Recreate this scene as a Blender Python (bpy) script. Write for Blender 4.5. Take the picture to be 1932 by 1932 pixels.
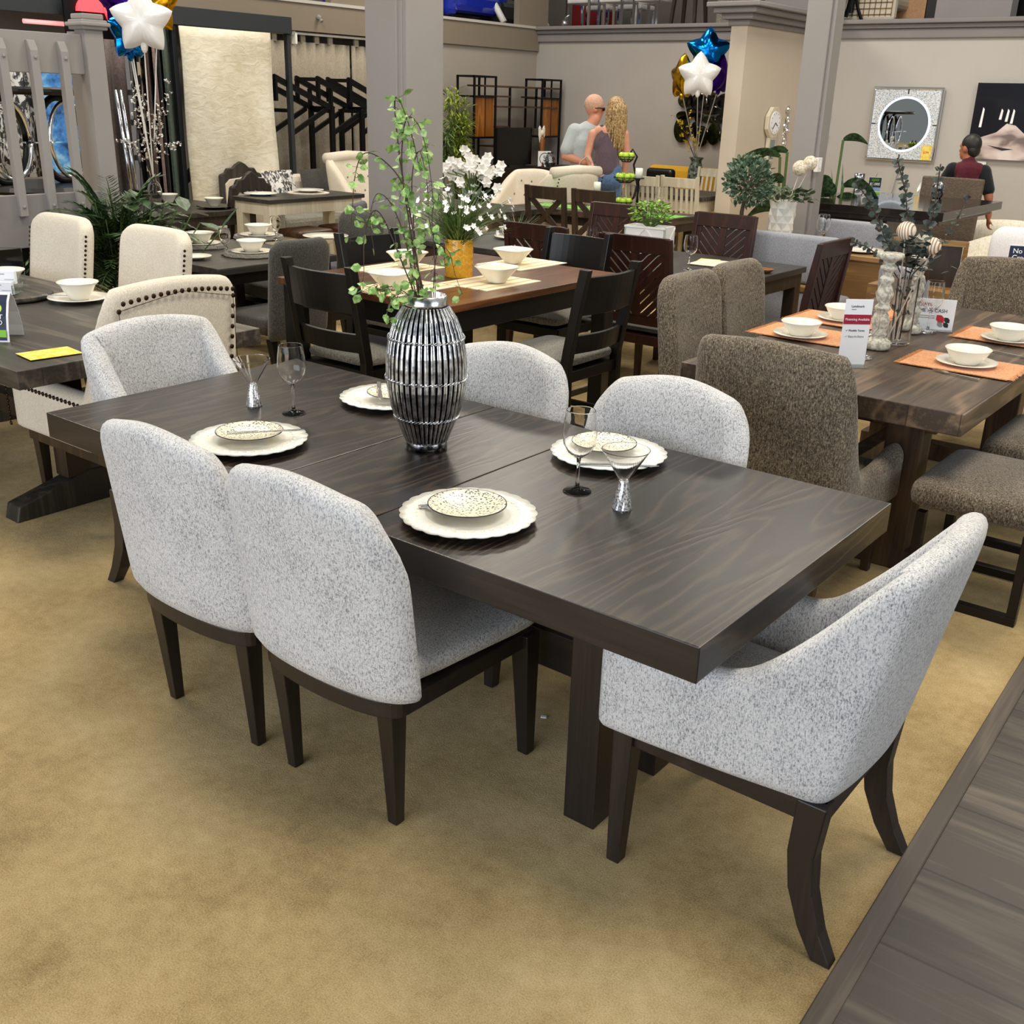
import bpy, math, random
from mathutils import Vector, Matrix
for _o in list(bpy.data.objects):
    bpy.data.objects.remove(_o)
sc = bpy.context.scene
COL = sc.collection
PI = math.pi
RND = random.Random(11)

# ------------------------------------------------------------------ camera
cam_d = bpy.data.cameras.new('camera')
cam = bpy.data.objects.new('camera', cam_d)
COL.objects.link(cam)
cam_d.sensor_width = 36.0
cam_d.lens = 1980.5 / 1932 * 36.0
cam_d.clip_start = 0.05
cam_d.clip_end = 200
_r = Vector((0.7853329, 0.61848504, 0.02699049))
_u = Vector((-0.24591739, 0.27165384, 0.9304455))
_f = Vector((-0.56813455, 0.7373469, -0.36543492))
_cm = Matrix((( _r.x, _u.x, -_f.x, 0.8292), (_r.y, _u.y, -_f.y, -1.7029), (_r.z, _u.z, -_f.z, 1.7828), (0, 0, 0, 1)))
cam.matrix_world = _cm
sc.camera = cam

# ------------------------------------------------------------------ light and exposure
sc.view_settings.view_transform = 'Standard'
sc.view_settings.look = 'None'
sc.view_settings.exposure = 0.0
sc.view_settings.gamma = 1.0
sc.view_settings.use_curve_mapping = False
wd = bpy.data.worlds.new('world')
sc.world = wd
wd.use_nodes = True
wd.node_tree.nodes['Background'].inputs[0].default_value = (0.86, 0.90, 0.84, 1)
wd.node_tree.nodes['Background'].inputs[1].default_value = 0.30

def area(name, loc, target, sx, sy, power, color):
    d = bpy.data.lights.new(name, 'AREA')
    d.shape = 'RECTANGLE'; d.size = sx; d.size_y = sy; d.energy = power; d.color = color
    o = bpy.data.objects.new(name, d); COL.objects.link(o)
    o.location = loc
    o.rotation_euler = (Vector(target) - Vector(loc)).to_track_quat('-Z', 'Y').to_euler()
    return o
# shop-front windows behind the photographer (cool daylight) and the warm ceiling panels of the hall
area('shopfront_daylight', (-1.2, -8.0, 2.6), (-1.6, 2.0, 0.7), 9.0, 3.6, 560, (0.80, 0.88, 1.0))
area('side_daylight', (7.5, 1.0, 3.0), (-2.0, 3.0, 0.6), 5.0, 3.0, 170, (0.86, 0.92, 1.0))
for _x in (-7.6, -3.6, 0.6):
    for _y in (0.6, 4.6, 9.0):
        area('ceiling_panel', (_x, _y, 5.2), (_x, _y, 0), 1.5, 1.5, 120, (1.0, 0.92, 0.79))

# ------------------------------------------------------------------ mesh helpers
def V3(a): return Vector(a)

class MB:
    def __init__(s): s.v = []; s.f = []; s.m = []; s.cur = 0
    def add(s, vs, fs, M=None):
        b = len(s.v)
        for p in vs:
            s.v.append(tuple(M @ Vector(p)) if M is not None else tuple(p))
        for f in fs:
            s.f.append([i + b for i in f]); s.m.append(s.cur)
        return s
    def bb(s, x0, x1, y0, y1, z0, z1, M=None):
        vs = [(x0,y0,z0),(x1,y0,z0),(x1,y1,z0),(x0,y1,z0),(x0,y0,z1),(x1,y0,z1),(x1,y1,z1),(x0,y1,z1)]
        return s.add(vs, [(0,3,2,1),(4,5,6,7),(0,1,5,4),(1,2,6,5),(2,3,7,6),(3,0,4,7)], M)
    def box(s, c, d, M=None):
        return s.bb(c[0]-d[0]/2, c[0]+d[0]/2, c[1]-d[1]/2, c[1]+d[1]/2, c[2]-d[2]/2, c[2]+d[2]/2, M)
    def sweep(s, pts, sizes, M=None):
        # square section swept along points; sizes are (sx, sy) in the horizontal plane
        vs = []; fs = []
        for p, z in zip(pts, sizes):
            a, b = (z, z) if not isinstance(z, (tuple, list)) else z
            for dx, dy in ((-1,-1),(1,-1),(1,1),(-1,1)):
                vs.append((p[0]+dx*a/2, p[1]+dy*b/2, p[2]))
        n = len(pts)
        for i in range(n-1):
            for k in range(4):
                fs.append((4*i+k, 4*i+(k+1)%4, 4*i+4+(k+1)%4, 4*i+4+k))
        fs.append((3,2,1,0)); fs.append((4*n-4,4*n-3,4*n-2,4*n-1))
        return s.add(vs, fs, M)
    def bar(s, p0, p1, w, h, up=(0,0,1), M=None):
        # rectangular bar between two points
        a = Vector(p0); b = Vector(p1); d = (b-a).normalized(); u = Vector(up)
        if abs(d.dot(u)) > .98: u = Vector((1,0,0))
        x = d.cross(u).normalized(); u = x.cross(d)
        vs = []
        for q in (a, b):
            for i, j in ((-1,-1),(1,-1),(1,1),(-1,1)):
                vs.append(tuple(q + x*i*w/2 + u*j*h/2))
        return s.add(vs, [(3,2,1,0),(4,5,6,7),(0,1,5,4),(1,2,6,5),(2,3,7,6),(3,0,4,7)], M)
    def tube(s, pts, r, n=6, M=None, cap=True):
        P = [Vector(p) for p in pts]; N = len(P)
        rr = r if isinstance(r, (list, tuple)) else [r]*N
        vs = []; fs = []
        t0 = (P[1]-P[0]).normalized()
        u = t0.orthogonal().normalized()
        for i in range(N):
            t = (P[min(i+1,N-1)]-P[max(i-1,0)])
            if t.length < 1e-9: t = t0.copy()
            t.normalize()
            u = (u - t*u.dot(t))
            if u.length < 1e-6: u = t.orthogonal()
            u.normalize(); w = t.cross(u)
            for k in range(n):
                a = 2*PI*k/n
                vs.append(tuple(P[i] + (u*math.cos(a)+w*math.sin(a))*rr[i]))
        for i in range(N-1):
            for k in range(n):
                fs.append((i*n+k, i*n+(k+1)%n, (i+1)*n+(k+1)%n, (i+1)*n+k))
        if cap:
            fs.append(list(range(n))[::-1]); fs.append([ (N-1)*n+k for k in range(n)])
        return s.add(vs, fs, M)
    def cyl(s, p0, p1, r0, r1=None, n=14, M=None):
        return s.tube([p0, p1], [r0, r0 if r1 is None else r1], n, M)
    def lathe(s, prof, n=24, c=(0,0,0), M=None, rad=None):
        vs = []; fs = []
        m = len(prof)
        for r, z in prof:
            for k in range(n):
                a = 2*PI*k/n
                q = r*(rad(a, r, z) if rad else 1.0)
                vs.append((c[0]+q*math.cos(a), c[1]+q*math.sin(a), c[2]+z))
        for i in range(m-1):
            for k in range(n):
                fs.append((i*n+k, i*n+(k+1)%n, (i+1)*n+(k+1)%n, (i+1)*n+k))
        if prof[0][0] > 1e-6: fs.append(list(range(n))[::-1])
        if prof[-1][0] > 1e-6: fs.append([(m-1)*n+k for k in range(n)])
        return s.add(vs, fs, M)
    def sph(s, c, r, nu=12, nv=8, M=None):
        rx, ry, rz = (r, r, r) if not isinstance(r, (tuple, list)) else r
        vs = [(c[0], c[1], c[2]-rz)]; fs = []
        for j in range(1, nv):
            t = PI*j/nv - PI/2
            for i in range(nu):
                a = 2*PI*i/nu
                vs.append((c[0]+rx*math.cos(t)*math.cos(a), c[1]+ry*math.cos(t)*math.sin(a), c[2]+rz*math.sin(t)))
        vs.append((c[0], c[1], c[2]+rz)); last = len(vs)-1
        for i in range(nu):
            fs.append((0, 1+(i+1)%nu, 1+i))
            fs.append((last, 1+(nv-2)*nu+i, 1+(nv-2)*nu+(i+1)%nu))
        for j in range(nv-2):
            for i in range(nu):
                fs.append((1+j*nu+i, 1+j*nu+(i+1)%nu, 1+(j+1)*nu+(i+1)%nu, 1+(j+1)*nu+i))
        return s.add(vs, fs, M)
    def prism(s, poly, a, b, axis='z', M=None):
        # poly in 2D; axis is the extrusion axis
        def P(u, v, w):
            return (u, v, w) if axis == 'z' else ((u, w, v) if axis == 'y' else (w, u, v))
        n = len(poly)
        vs = [P(u, v, a) for u, v in poly] + [P(u, v, b) for u, v in poly]
        fs = [list(range(n))[::-1], list(range(n, 2*n))]
        for i in range(n): fs.append((i, (i+1)%n, n+(i+1)%n, n+i))
        return s.add(vs, fs, M)
    def grid(s, fn, nu, nv, M=None):
        vs = [fn(i/nu, j/nv) for j in range(nv+1) for i in range(nu+1)]
        fs = [(j*(nu+1)+i, j*(nu+1)+i+1, (j+1)*(nu+1)+i+1, (j+1)*(nu+1)+i) for j in range(nv) for i in range(nu)]
        return s.add(vs, fs, M)
    def leaf(s, p, d, up, L, W, curl=0.15):
        # small pointed leaf of six vertices
        p = Vector(p); d = Vector(d).normalized(); up = Vector(up)
        x = d.cross(up)
        if x.length < 1e-4: x = d.orthogonal()
        x.normalize(); n = x.cross(d)
        q = [p, p+d*L*.3+x*W*.42+n*curl*L*.3, p+d*L*.65+x*W*.4+n*curl*L*.25, p+d*L, p+d*L*.65-x*W*.4+n*curl*L*.25, p+d*L*.3-x*W*.42+n*curl*L*.3, p+d*L*.5+n*curl*L*.05]
        return s.add([tuple(a) for a in q], [(0,1,6),(1,2,6),(2,3,6),(3,4,6),(4,5,6),(5,0,6)])
    def build(s, name, mat, parent=None, smooth=False, bevel=0, seg=2, sub=0, loc=None, rz=None, solid=0):
        me = bpy.data.meshes.new(name)
        me.from_pydata(s.v, [], s.f)
        for mm in (mat if isinstance(mat, (list, tuple)) else [mat]): me.materials.append(mm)
        if isinstance(mat, (list, tuple)): me.polygons.foreach_set('material_index', s.m)
        if smooth or sub: me.polygons.foreach_set('use_smooth', [True]*len(me.polygons))
        me.update()
        o = bpy.data.objects.new(name, me); COL.objects.link(o)
        if parent is not None: o.parent = parent
        if loc is not None: o.location = loc
        if rz is not None: o.rotation_euler = (0, 0, rz)
        if solid:
            md = o.modifiers.new('solid', 'SOLIDIFY'); md.thickness = solid; md.offset = 0
        if bevel:
            md = o.modifiers.new('bevel', 'BEVEL'); md.width = bevel; md.segments = seg; md.limit_method = 'ANGLE'; md.angle_limit = math.radians(40)
            md.harden_normals = False
        if sub:
            md = o.modifiers.new('sub', 'SUBSURF'); md.levels = sub; md.render_levels = sub
        return o

def T(x=0, y=0, z=0, rz=0, rx=0, ry=0):
    return Matrix.Translation((x, y, z)) @ Matrix.Rotation(rz, 4, 'Z') @ Matrix.Rotation(ry, 4, 'Y') @ Matrix.Rotation(rx, 4, 'X')

def tag(o, label=None, cat=None, group=None, kind=None):
    if label: o['label'] = label
    if cat: o['category'] = cat
    if group: o['group'] = group
    if kind: o['kind'] = kind
    return o
def thing(name, label, cat, loc=(0,0,0), rz=0, group=None):
    o = bpy.data.objects.new(name, None); COL.objects.link(o)
    o.location = loc; o.rotation_euler = (0, 0, rz)
    return tag(o, label, cat, group)
def struct(o):
    o['kind'] = 'structure'; return o
def dup(o, loc, rz, label=None, group=None, scale=None):
    def cp(s, par):
        c = s.copy(); COL.objects.link(c)
        if par is not None: c.parent = par
        for ch in list(s.children): cp(ch, c)
        return c
    c = cp(o, None)
    c.location = loc; c.rotation_euler = (0, 0, rz)
    if scale: c.scale = (scale,)*3
    return tag(c, label, None, group)

# ------------------------------------------------------------------ materials
def lin(h):
    h = h.lstrip('#')
    out = []
    for i in (0, 2, 4):
        c = int(h[i:i+2], 16)/255
        out.append(c/12.92 if c <= .04045 else ((c+.055)/1.055)**2.4)
    return tuple(out)+(1,)
def newmat(name):
    m = bpy.data.materials.new(name); m.use_nodes = True
    return m, m.node_tree, m.node_tree.nodes['Principled BSDF']
def plain(name, c, rough=.5, metal=0, spec=.5, alpha=1, trans=0, ior=1.45, coat=0, emit=None, es=0, sheen=0):
    m, nt, b = newmat(name)
    b.inputs['Base Color'].default_value = lin(c)
    b.inputs['Roughness'].default_value = rough
    b.inputs['Metallic'].default_value = metal
    b.inputs['Specular IOR Level'].default_value = spec
    b.inputs['Transmission Weight'].default_value = trans
    b.inputs['IOR'].default_value = ior
    b.inputs['Coat Weight'].default_value = coat
    if sheen: b.inputs['Sheen Weight'].default_value = sheen
    if emit:
        b.inputs['Emission Color'].default_value = lin(emit); b.inputs['Emission Strength'].default_value = es
    return m
def ramp(nt, stops):
    r = nt.nodes.new('ShaderNodeValToRGB')
    e = r.color_ramp.elements
    e[0].position, e[0].color = stops[0][0], stops[0][1]
    e[1].position, e[1].color = stops[-1][0], stops[-1][1]
    for p, c in stops[1:-1]:
        x = e.new(p); x.color = c
    return r
def coords(nt, scale, rot=(0,0,0), kind='Object'):
    tc = nt.nodes.new('ShaderNodeTexCoord'); mp = nt.nodes.new('ShaderNodeMapping')
    mp.inputs['Scale'].default_value = scale; mp.inputs['Rotation'].default_value = rot
    nt.links.new(tc.outputs[kind], mp.inputs['Vector'])
    return mp.outputs['Vector']
def noise(nt, vec, scale, detail=3, rough=.5, dist=0):
    n = nt.nodes.new('ShaderNodeTexNoise')
    n.inputs['Scale'].default_value = scale; n.inputs['Detail'].default_value = detail
    n.inputs['Roughness'].default_value = rough; n.inputs['Distortion'].default_value = dist
    nt.links.new(vec, n.inputs['Vector'])
    return n.outputs['Fac']
def mth(nt, op, a, b=None, c=None):
    n = nt.nodes.new('ShaderNodeMath'); n.operation = op
    for i, x in enumerate((a, b, c)):
        if x is None: continue
        if isinstance(x, (int, float)): n.inputs[i].default_value = x
        else: nt.links.new(x, n.inputs[i])
    return n.outputs[0]
def mixc(nt, fac, a, b, mode='MIX'):
    n = nt.nodes.new('ShaderNodeMix'); n.data_type = 'RGBA'; n.blend_type = mode
    if isinstance(fac, (int, float)): n.inputs[0].default_value = fac
    else: nt.links.new(fac, n.inputs[0])
    for i, x in ((6, a), (7, b)):
        if isinstance(x, tuple): n.inputs[i].default_value = x
        else: nt.links.new(x, n.inputs[i])
    return n.outputs[2]
def bump(nt, b, h, strength=.3, dist=.002):
    n = nt.nodes.new('ShaderNodeBump'); n.inputs['Strength'].default_value = strength; n.inputs['Distance'].default_value = dist
    nt.links.new(h, n.inputs['Height']); nt.links.new(n.outputs[0], b.inputs['Normal'])
def wood(name, dark, light, axis='y', rings=26, rough=.38, fine=110, contrast=.55, spec=.5, big=1.0, planks=None):
    m, nt, b = newmat(name)
    st = {'x': (.55, 4, 4), 'y': (4, .55, 4), 'z': (4, 4, .55)}[axis]
    st = tuple(q*big for q in st)
    v = coords(nt, st)
    n1 = noise(nt, v, 1.0, 3, .45, .3)
    s = mth(nt, 'SINE', mth(nt, 'MULTIPLY', n1, rings*6.28))
    s = mth(nt, 'MULTIPLY_ADD', s, .5, .5)
    s = mth(nt, 'POWER', s, 3.0)
    fs = {'x': (3, fine, fine), 'y': (fine, 3, fine), 'z': (fine, fine, 3)}[axis]
    n2 = noise(nt, coords(nt, fs), 1.0, 3, .6)
    n3 = noise(nt, v, .7, 2, .5)
    f = mth(nt, 'ADD', mth(nt, 'MULTIPLY', s, contrast*.6), mth(nt, 'MULTIPLY', n2, .7))
    f = mth(nt, 'ADD', f, mth(nt, 'MULTIPLY_ADD', n3, .5, -.35))
    r = ramp(nt, [(.25, lin(dark)), (.85, lin(light))])
    nt.links.new(f, r.inputs[0])
    out = r.outputs[0]
    if planks:
        w, ax = planks
        k = nt.nodes.new('ShaderNodeSeparateXYZ'); nt.links.new(coords(nt, (1,1,1)), k.inputs[0])
        q = mth(nt, 'DIVIDE', k.outputs[ax], w)
        cell = mth(nt, 'FLOOR', q)
        wn = nt.nodes.new('ShaderNodeTexWhiteNoise'); wn.noise_dimensions = '1D'; nt.links.new(cell, wn.inputs['W'])
        sh = mth(nt, 'MULTIPLY_ADD', wn.outputs['Value'], .55, .7)
        gap = mth(nt, 'LESS_THAN', mth(nt, 'ABSOLUTE', mth(nt, 'SUBTRACT', mth(nt, 'FRACT', q), .5)), .488)
        sh = mth(nt, 'MULTIPLY', sh, mth(nt, 'MULTIPLY_ADD', gap, .6, .4))
        cc = nt.nodes.new('ShaderNodeCombineColor')
        for i in range(3): nt.links.new(sh, cc.inputs[i])
        out = mixc(nt, 1.0, out, cc.outputs[0], 'MULTIPLY')
    nt.links.new(out, b.inputs['Base Color'])
    b.inputs['Roughness'].default_value = rough
    b.inputs['Specular IOR Level'].default_value = spec
    bump(nt, b, f, .22, .0012)
    return m
def fabric(name, stops, scale=170, line=None, rough=.95, bs=.5, sheen=.2):
    # flecked woven cloth: two noises, optional fine vertical weave
    m, nt, b = newmat(name)
    n1 = noise(nt, coords(nt, (1, 1, .8)), scale, 3, .6, .6)
    n2 = noise(nt, coords(nt, (1, 1, .25)), scale*1.3, 2, .6)
    f = mth(nt, 'ADD', mth(nt, 'MULTIPLY', n1, .58), mth(nt, 'MULTIPLY', n2, .42))
    n3 = noise(nt, coords(nt, (1, 1, 1)), 7, 2)
    f = mth(nt, 'ADD', f, mth(nt, 'MULTIPLY_ADD', n3, .10, -.05))
    r = ramp(nt, [(p, lin(c)) for p, c in stops])
    nt.links.new(f, r.inputs[0]); nt.links.new(r.outputs[0], b.inputs['Base Color'])
    b.inputs['Roughness'].default_value = rough
    b.inputs['Specular IOR Level'].default_value = .15
    b.inputs['Sheen Weight'].default_value = sheen
    bump(nt, b, f, bs, .003)
    return m
def speck(name, c, c2, scale, rough=.6, lo=.42, hi=.58, metal=0, bs=0, spec=.5):
    m, nt, b = newmat(name)
    f = noise(nt, coords(nt, (1,1,1)), scale, 3, .6)
    r = ramp(nt, [(lo, lin(c)), (hi, lin(c2))]); nt.links.new(f, r.inputs[0]); nt.links.new(r.outputs[0], b.inputs['Base Color'])
    b.inputs['Roughness'].default_value = rough; b.inputs['Metallic'].default_value = metal
    b.inputs['Specular IOR Level'].default_value = spec
    if bs: bump(nt, b, f, bs, .004)
    return m
def glassmat(name, tint='#ffffff', rough=0.0, ior=1.45):
    return plain(name, tint, rough, trans=1.0, ior=ior)

M = {}
M['espresso'] = wood('espresso_wood', '#17110d', '#423529', 'y', 12, .29, 150, .75, .42, 1.35)
M['espresso_x'] = wood('espresso_wood_side', '#1f1815', '#382d26', 'x', 5, .42, 130, .4)
M['espresso_z'] = wood('espresso_wood_upright', '#1d1613', '#352a24', 'z', 5, .42, 130, .4)
M['tweed'] = fabric('oatmeal_tweed', [(.35, '#77767a'), (.44, '#a9a8aa'), (.52, '#cfcdcc'), (.64, '#dddbd9')], 250)
M['brown_tweed'] = fabric('brown_tweed', [(.36, '#29241e'), (.46, '#574d41'), (.54, '#776b5b'), (.66, '#a39780')], 190)
M['grey_cloth'] = fabric('charcoal_cloth', [(.36, '#39373a'), (.5, '#55535a'), (.64, '#75727a')], 210)
M['dark_cloth'] = fabric('dark_grey_cloth', [(.36, '#2b2a29'), (.5, '#45433f'), (.64, '#5d5a55')], 210)
M['pale_grey'] = fabric('pale_grey_cloth', [(.36, '#7e7f86'), (.5, '#94959c'), (.64, '#a9abb2')], 230)
M['cushion'] = fabric('olive_grey_cushion', [(.36, '#4f4c43'), (.5, '#78746a'), (.64, '#9a968a')], 180)
M['linen'] = fabric('cream_linen', [(.36, '#c4b8a4'), (.5, '#d9cebc'), (.64, '#e8dfd0')], 260, bs=.2)
M['white_linen'] = fabric('white_linen', [(.36, '#cfc9c9'), (.5, '#e0dbdb'), (.64, '#ece8e8')], 260, bs=.2)
M['boucle'] = fabric('ivory_boucle', [(.34, '#d6ccb4'), (.5, '#efe7d4'), (.64, '#faf5e8')], 60, bs=1.0)
M['yellow_cloth'] = fabric('mustard_cloth', [(.36, '#c69322'), (.5, '#dbaa31'), (.64, '#e5ba4a')], 200, bs=.2)
M['black'] = plain('black_lacquer', '#100d0c', .32)
M['blackmetal'] = plain('black_metal', '#17171a', .38, .6)
M['charmetal'] = plain('charcoal_metal', '#34383b', .45, .3)
M['nail'] = plain('bronze_nailhead', '#3a2a20', .28, .9)
M['walnut'] = wood('walnut_top', '#4a2b17', '#80502c', 'y', 8, .3, 90, .5)
M['redwood'] = wood('mahogany_brown', '#2a120c', '#4a2218', 'z', 6, .35, 100, .4)
M['midbrown'] = wood('mid_brown_wood', '#3a2417', '#6a452a', 'x', 6, .38, 90, .5)
M['darkbrown'] = wood('dark_brown_wood', '#2b1f16', '#4b3826', 'z', 6, .42, 90, .5)
M['carved'] = wood('carved_grey_brown_wood', '#292521', '#514a41', 'z', 6, .45, 80, .4)
M['greytop'] = wood('weathered_grey_top', '#37332d', '#6a6155', 'x', 7, .42, 80, .6, planks=(.16, 1))
M['rustic'] = wood('rustic_plank_top', '#3c2f24', '#7d6650', 'y', 7, .45, 70, .6, planks=(.19, 0))
M['rustic_leg'] = wood('rustic_leg', '#3a2a1c', '#6d5236', 'z', 6, .5, 70, .5)
M['smoketop'] = wood('smoke_brown_top', '#2d2a28', '#504b46', 'y', 6, .36, 90, .45)
M['aisle'] = wood('smoked_oak_floor', '#3c342d', '#6c6053', 'x', 5, .5, 55, .55, planks=(.32, 1))
M['aisle_strip'] = wood('smoked_oak_strip', '#463c34', '#6d6052', 'y', 5, .5, 80, .45)
M['white_wood'] = wood('antique_white_wood', '#c9bfa6', '#e6dfcb', 'z', 4, .5, 60, .4)
M['white_paint'] = plain('white_paint', '#eceae6', .45)
M['oak'] = wood('honey_oak', '#7c5a30', '#a8814c', 'x', 6, .42, 80, .5)
M['amber'] = wood('amber_wood', '#7a4715', '#b87528', 'z', 6, .35, 60, .5)
M['china'] = plain('cream_china', '#efe9da', .18, coat=.4)
M['white_china'] = plain('white_china', '#f1efe6', .2, coat=.4)
M['glass'] = glassmat('clear_glass', ior=1.25)
M['thinglass'] = glassmat('acrylic', '#f4fbfa', .02, 1.2)
M['steel'] = plain('steel', '#c8c8c8', .22, 1)
M['chrome'] = plain('chrome', '#e6e6ea', .08, 1)
M['silver'] = speck('brushed_silver', '#8e9096', '#f0f0f2', 40, .24, .35, .6, 1)
M['darksilver'] = speck('antique_silver', '#3a3a3e', '#c2c2c6', 60, .25, .4, .6, 1)
M['paper'] = plain('paper', '#efeff2', .6)
M['yellowpaper'] = speck('yellow_flyer', '#f2c52a', '#f6e27a', 26, .5)
M['navy'] = plain('navy_print', '#1c2440', .5)
M['crimson'] = plain('crimson_print', '#a01d35', .5)
M['ink'] = plain('ink', '#26262e', .6)
M['redink'] = plain('red_ink', '#c22630', .6)
M['greyink'] = plain('grey_ink', '#8e8e92', .6)
M['lime'] = plain('lime_print', '#86c12c', .5)
M['limetext'] = plain('lime_text', '#c5e04a', .5)
M['whiteink'] = plain('white_ink', '#f4f4f6', .6)
M['leaf'] = speck('green_leaf', '#3a5426', '#6a8040', 30, .45)
M['darkleaf'] = speck('dark_leaf', '#22361f', '#456038', 30, .42)
M['limeleaf'] = speck('pale_green_leaf', '#6f9a4c', '#b2cf83', 60, .45)
M['brightleaf'] = speck('bright_leaf', '#5f8f2e', '#9cc24a', 40, .5)
M['eucleaf'] = speck('eucalyptus_leaf', '#27322e', '#47544d', 30, .55)
M['twig'] = plain('brown_twig', '#4c3a30', .7)
M['stem'] = plain('green_stem', '#4c6230', .6)
M['petal'] = plain('white_petal', '#f6f4f0', .6)
M['yellowpetal'] = plain('yellow_petal', '#e8c93a', .6)
M['candle'] = plain('ivory_candle', '#f3efe2', .5)
M['apple'] = speck('green_apple', '#8fb52a', '#b8d64a', 8, .25)
M['skin'] = plain('skin', '#c98a70', .55)
M['skin2'] = plain('tan_skin', '#a9694a', .55)

# ------------------------------------------------------------------ the setting
def carpetmat():
    m, nt, b = newmat('tan_carpet')
    v = coords(nt, (1, 1, 1))
    f1 = noise(nt, v, 240, 4, .75)
    f2 = noise(nt, v, 1.6, 4, .55)
    f3 = noise(nt, v, 24, 3, .6)
    f = mth(nt, 'ADD', mth(nt, 'MULTIPLY', f1, .5), mth(nt, 'ADD', mth(nt, 'MULTIPLY', f2, .42), mth(nt, 'MULTIPLY', f3, .14)))
    r = ramp(nt, [(.38, lin('#7f6844')), (.5, lin('#b89d6a')), (.64, lin('#dcc291'))])
    nt.links.new(f, r.inputs[0])
    # scattered stains
    st = noise(nt, v, 2.3, 5, .65, .8)
    r2 = ramp(nt, [(.62, (1, 1, 1, 1)), (.76, (.74, .70, .62, 1))]); nt.links.new(st, r2.inputs[0])
    nt.links.new(mixc(nt, 1.0, r.outputs[0], r2.outputs[0], 'MULTIPLY'), b.inputs['Base Color'])
    b.inputs['Roughness'].default_value = 1.0; b.inputs['Specular IOR Level'].default_value = .05
    b.inputs['Sheen Weight'].default_value = .1
    bump(nt, b, mth(nt, 'ADD', f1, f3), .9, .006)
    return m
def wallmat(name, a, c):
    m, nt, b = newmat(name)
    f = noise(nt, coords(nt, (1, 1, 1)), 1.2, 4, .6)
    g = noise(nt, coords(nt, (1, 1, 1)), 160, 2)
    r = ramp(nt, [(.3, lin(a)), (.7, lin(c))]); nt.links.new(f, r.inputs[0]); nt.links.new(r.outputs[0], b.inputs['Base Color'])
    b.inputs['Roughness'].default_value = .75; b.inputs['Specular IOR Level'].default_value = .25
    bump(nt, b, g, .12, .002)
    return m
M['carpet'] = carpetmat()
M['wall_grey'] = wallmat('warm_grey_wall', '#a39d98', '#aaa49f')
M['wall_light'] = wallmat('pale_grey_wall', '#b5b0ab', '#bbb6b1')
M['wall_tan'] = wallmat('tan_wall', '#9d948a', '#a39a90')
M['wall_cream'] = wallmat('cream_pier_wall', '#c0b3a2', '#c6b9a8')
M['fascia'] = wallmat('taupe_fascia', '#807567', '#85796b')
M['ledge'] = wallmat('grey_ledge', '#817c7c', '#888383')
M['column'] = wallmat('grey_column', '#8e8986', '#948f8c')
M['uproom'] = wallmat('upstairs_wall', '#8b8078', '#958a82')
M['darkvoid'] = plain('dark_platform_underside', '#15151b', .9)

WY, WX, PX = 12.16, -9.59, -5.05         # back wall, left wall and pier planes
mb = MB(); mb.bb(-16, 9, -7, 19, -.12, 0)
struct(mb.build('floor', M['carpet']))
mb = MB(); mb.bb(.372, 4.2, -4, 2.6, 0, .006)
o = mb.build('floor_aisle', M['aisle']); struct(o); o.rotation_euler = (0, 0, math.radians(1.4)); o.location = (.0, 0, 0)
mb = MB(); mb.bb(.318, .374, -4, 2.6, 0, .011)
o = mb.build('trim_1', M['aisle_strip'], bevel=.004); struct(o); o.rotation_euler = (0, 0, math.radians(1.4))
# back wall (left of and right of the pier), ledge with moulding and upper floor slab
mb = MB(); mb.bb(WX-.2, PX-.15, WY, WY+.2, 0, 2.62); struct(mb.build('wall_back', M['wall_grey']))
mb = MB(); mb.bb(PX-.15, 3.0, WY, WY+.2, 0, 2.62); struct(mb.build('wall_back_right', M['wall_light']))
def ledge(name, x0, x1):
    mb = MB()
    mb.bb(x0, x1, WY-.04, WY+.4, 2.60, 2.71)
    mb.bb(x0, x1, WY-.075, WY+.4, 2.71, 2.76)
    mb.bb(x0, x1, WY-.13, WY+.4, 2.76, 2.81)
    struct(mb.build(name, M['ledge'], bevel=.012))
ledge('trim_2', WX-.1, PX-.22); ledge('trim_3', PX, 3.0)
mb = MB(); mb.bb(WX-6, 3.0, WY+.3, WY+6, 2.55, 2.74); struct(mb.build('floor_upper', M['uproom']))
mb = MB(); mb.bb(WX-6, 3.0, WY+3.6, WY+3.8, 2.74, 5.2); struct(mb.build('wall_upper_back', M['uproom']))
# pier that comes forward from the back wall, with its crown
mb = MB(); mb.bb(PX-.2, PX, 9.95, WY+.1, 0, 2.66); struct(mb.build('wall_pier', M['wall_cream']))
mb = MB()
for k, (e, z0, z1) in enumerate(((.03, 2.62, 2.68), (.09, 2.68, 2.74), (.16, 2.74, 2.80), (.22, 2.80, 2.85))):
    mb.bb(PX-.2-e, PX+e, 9.95-e, WY+.1, z0, z1)
struct(mb.build('trim_4', M['ledge'], bevel=.01))
mb = MB(); mb.bb(PX-.9, PX-.1, WY-.01, WY+.25, 2.8, 4.6); struct(mb.build('wall_upper_pier', M['ledge']))
mb = MB(); mb.bb(-3.75, -2.9, WY+.0, WY+.25, 2.8, 4.6); struct(mb.build('wall_upper_post', M['ledge']))
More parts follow.
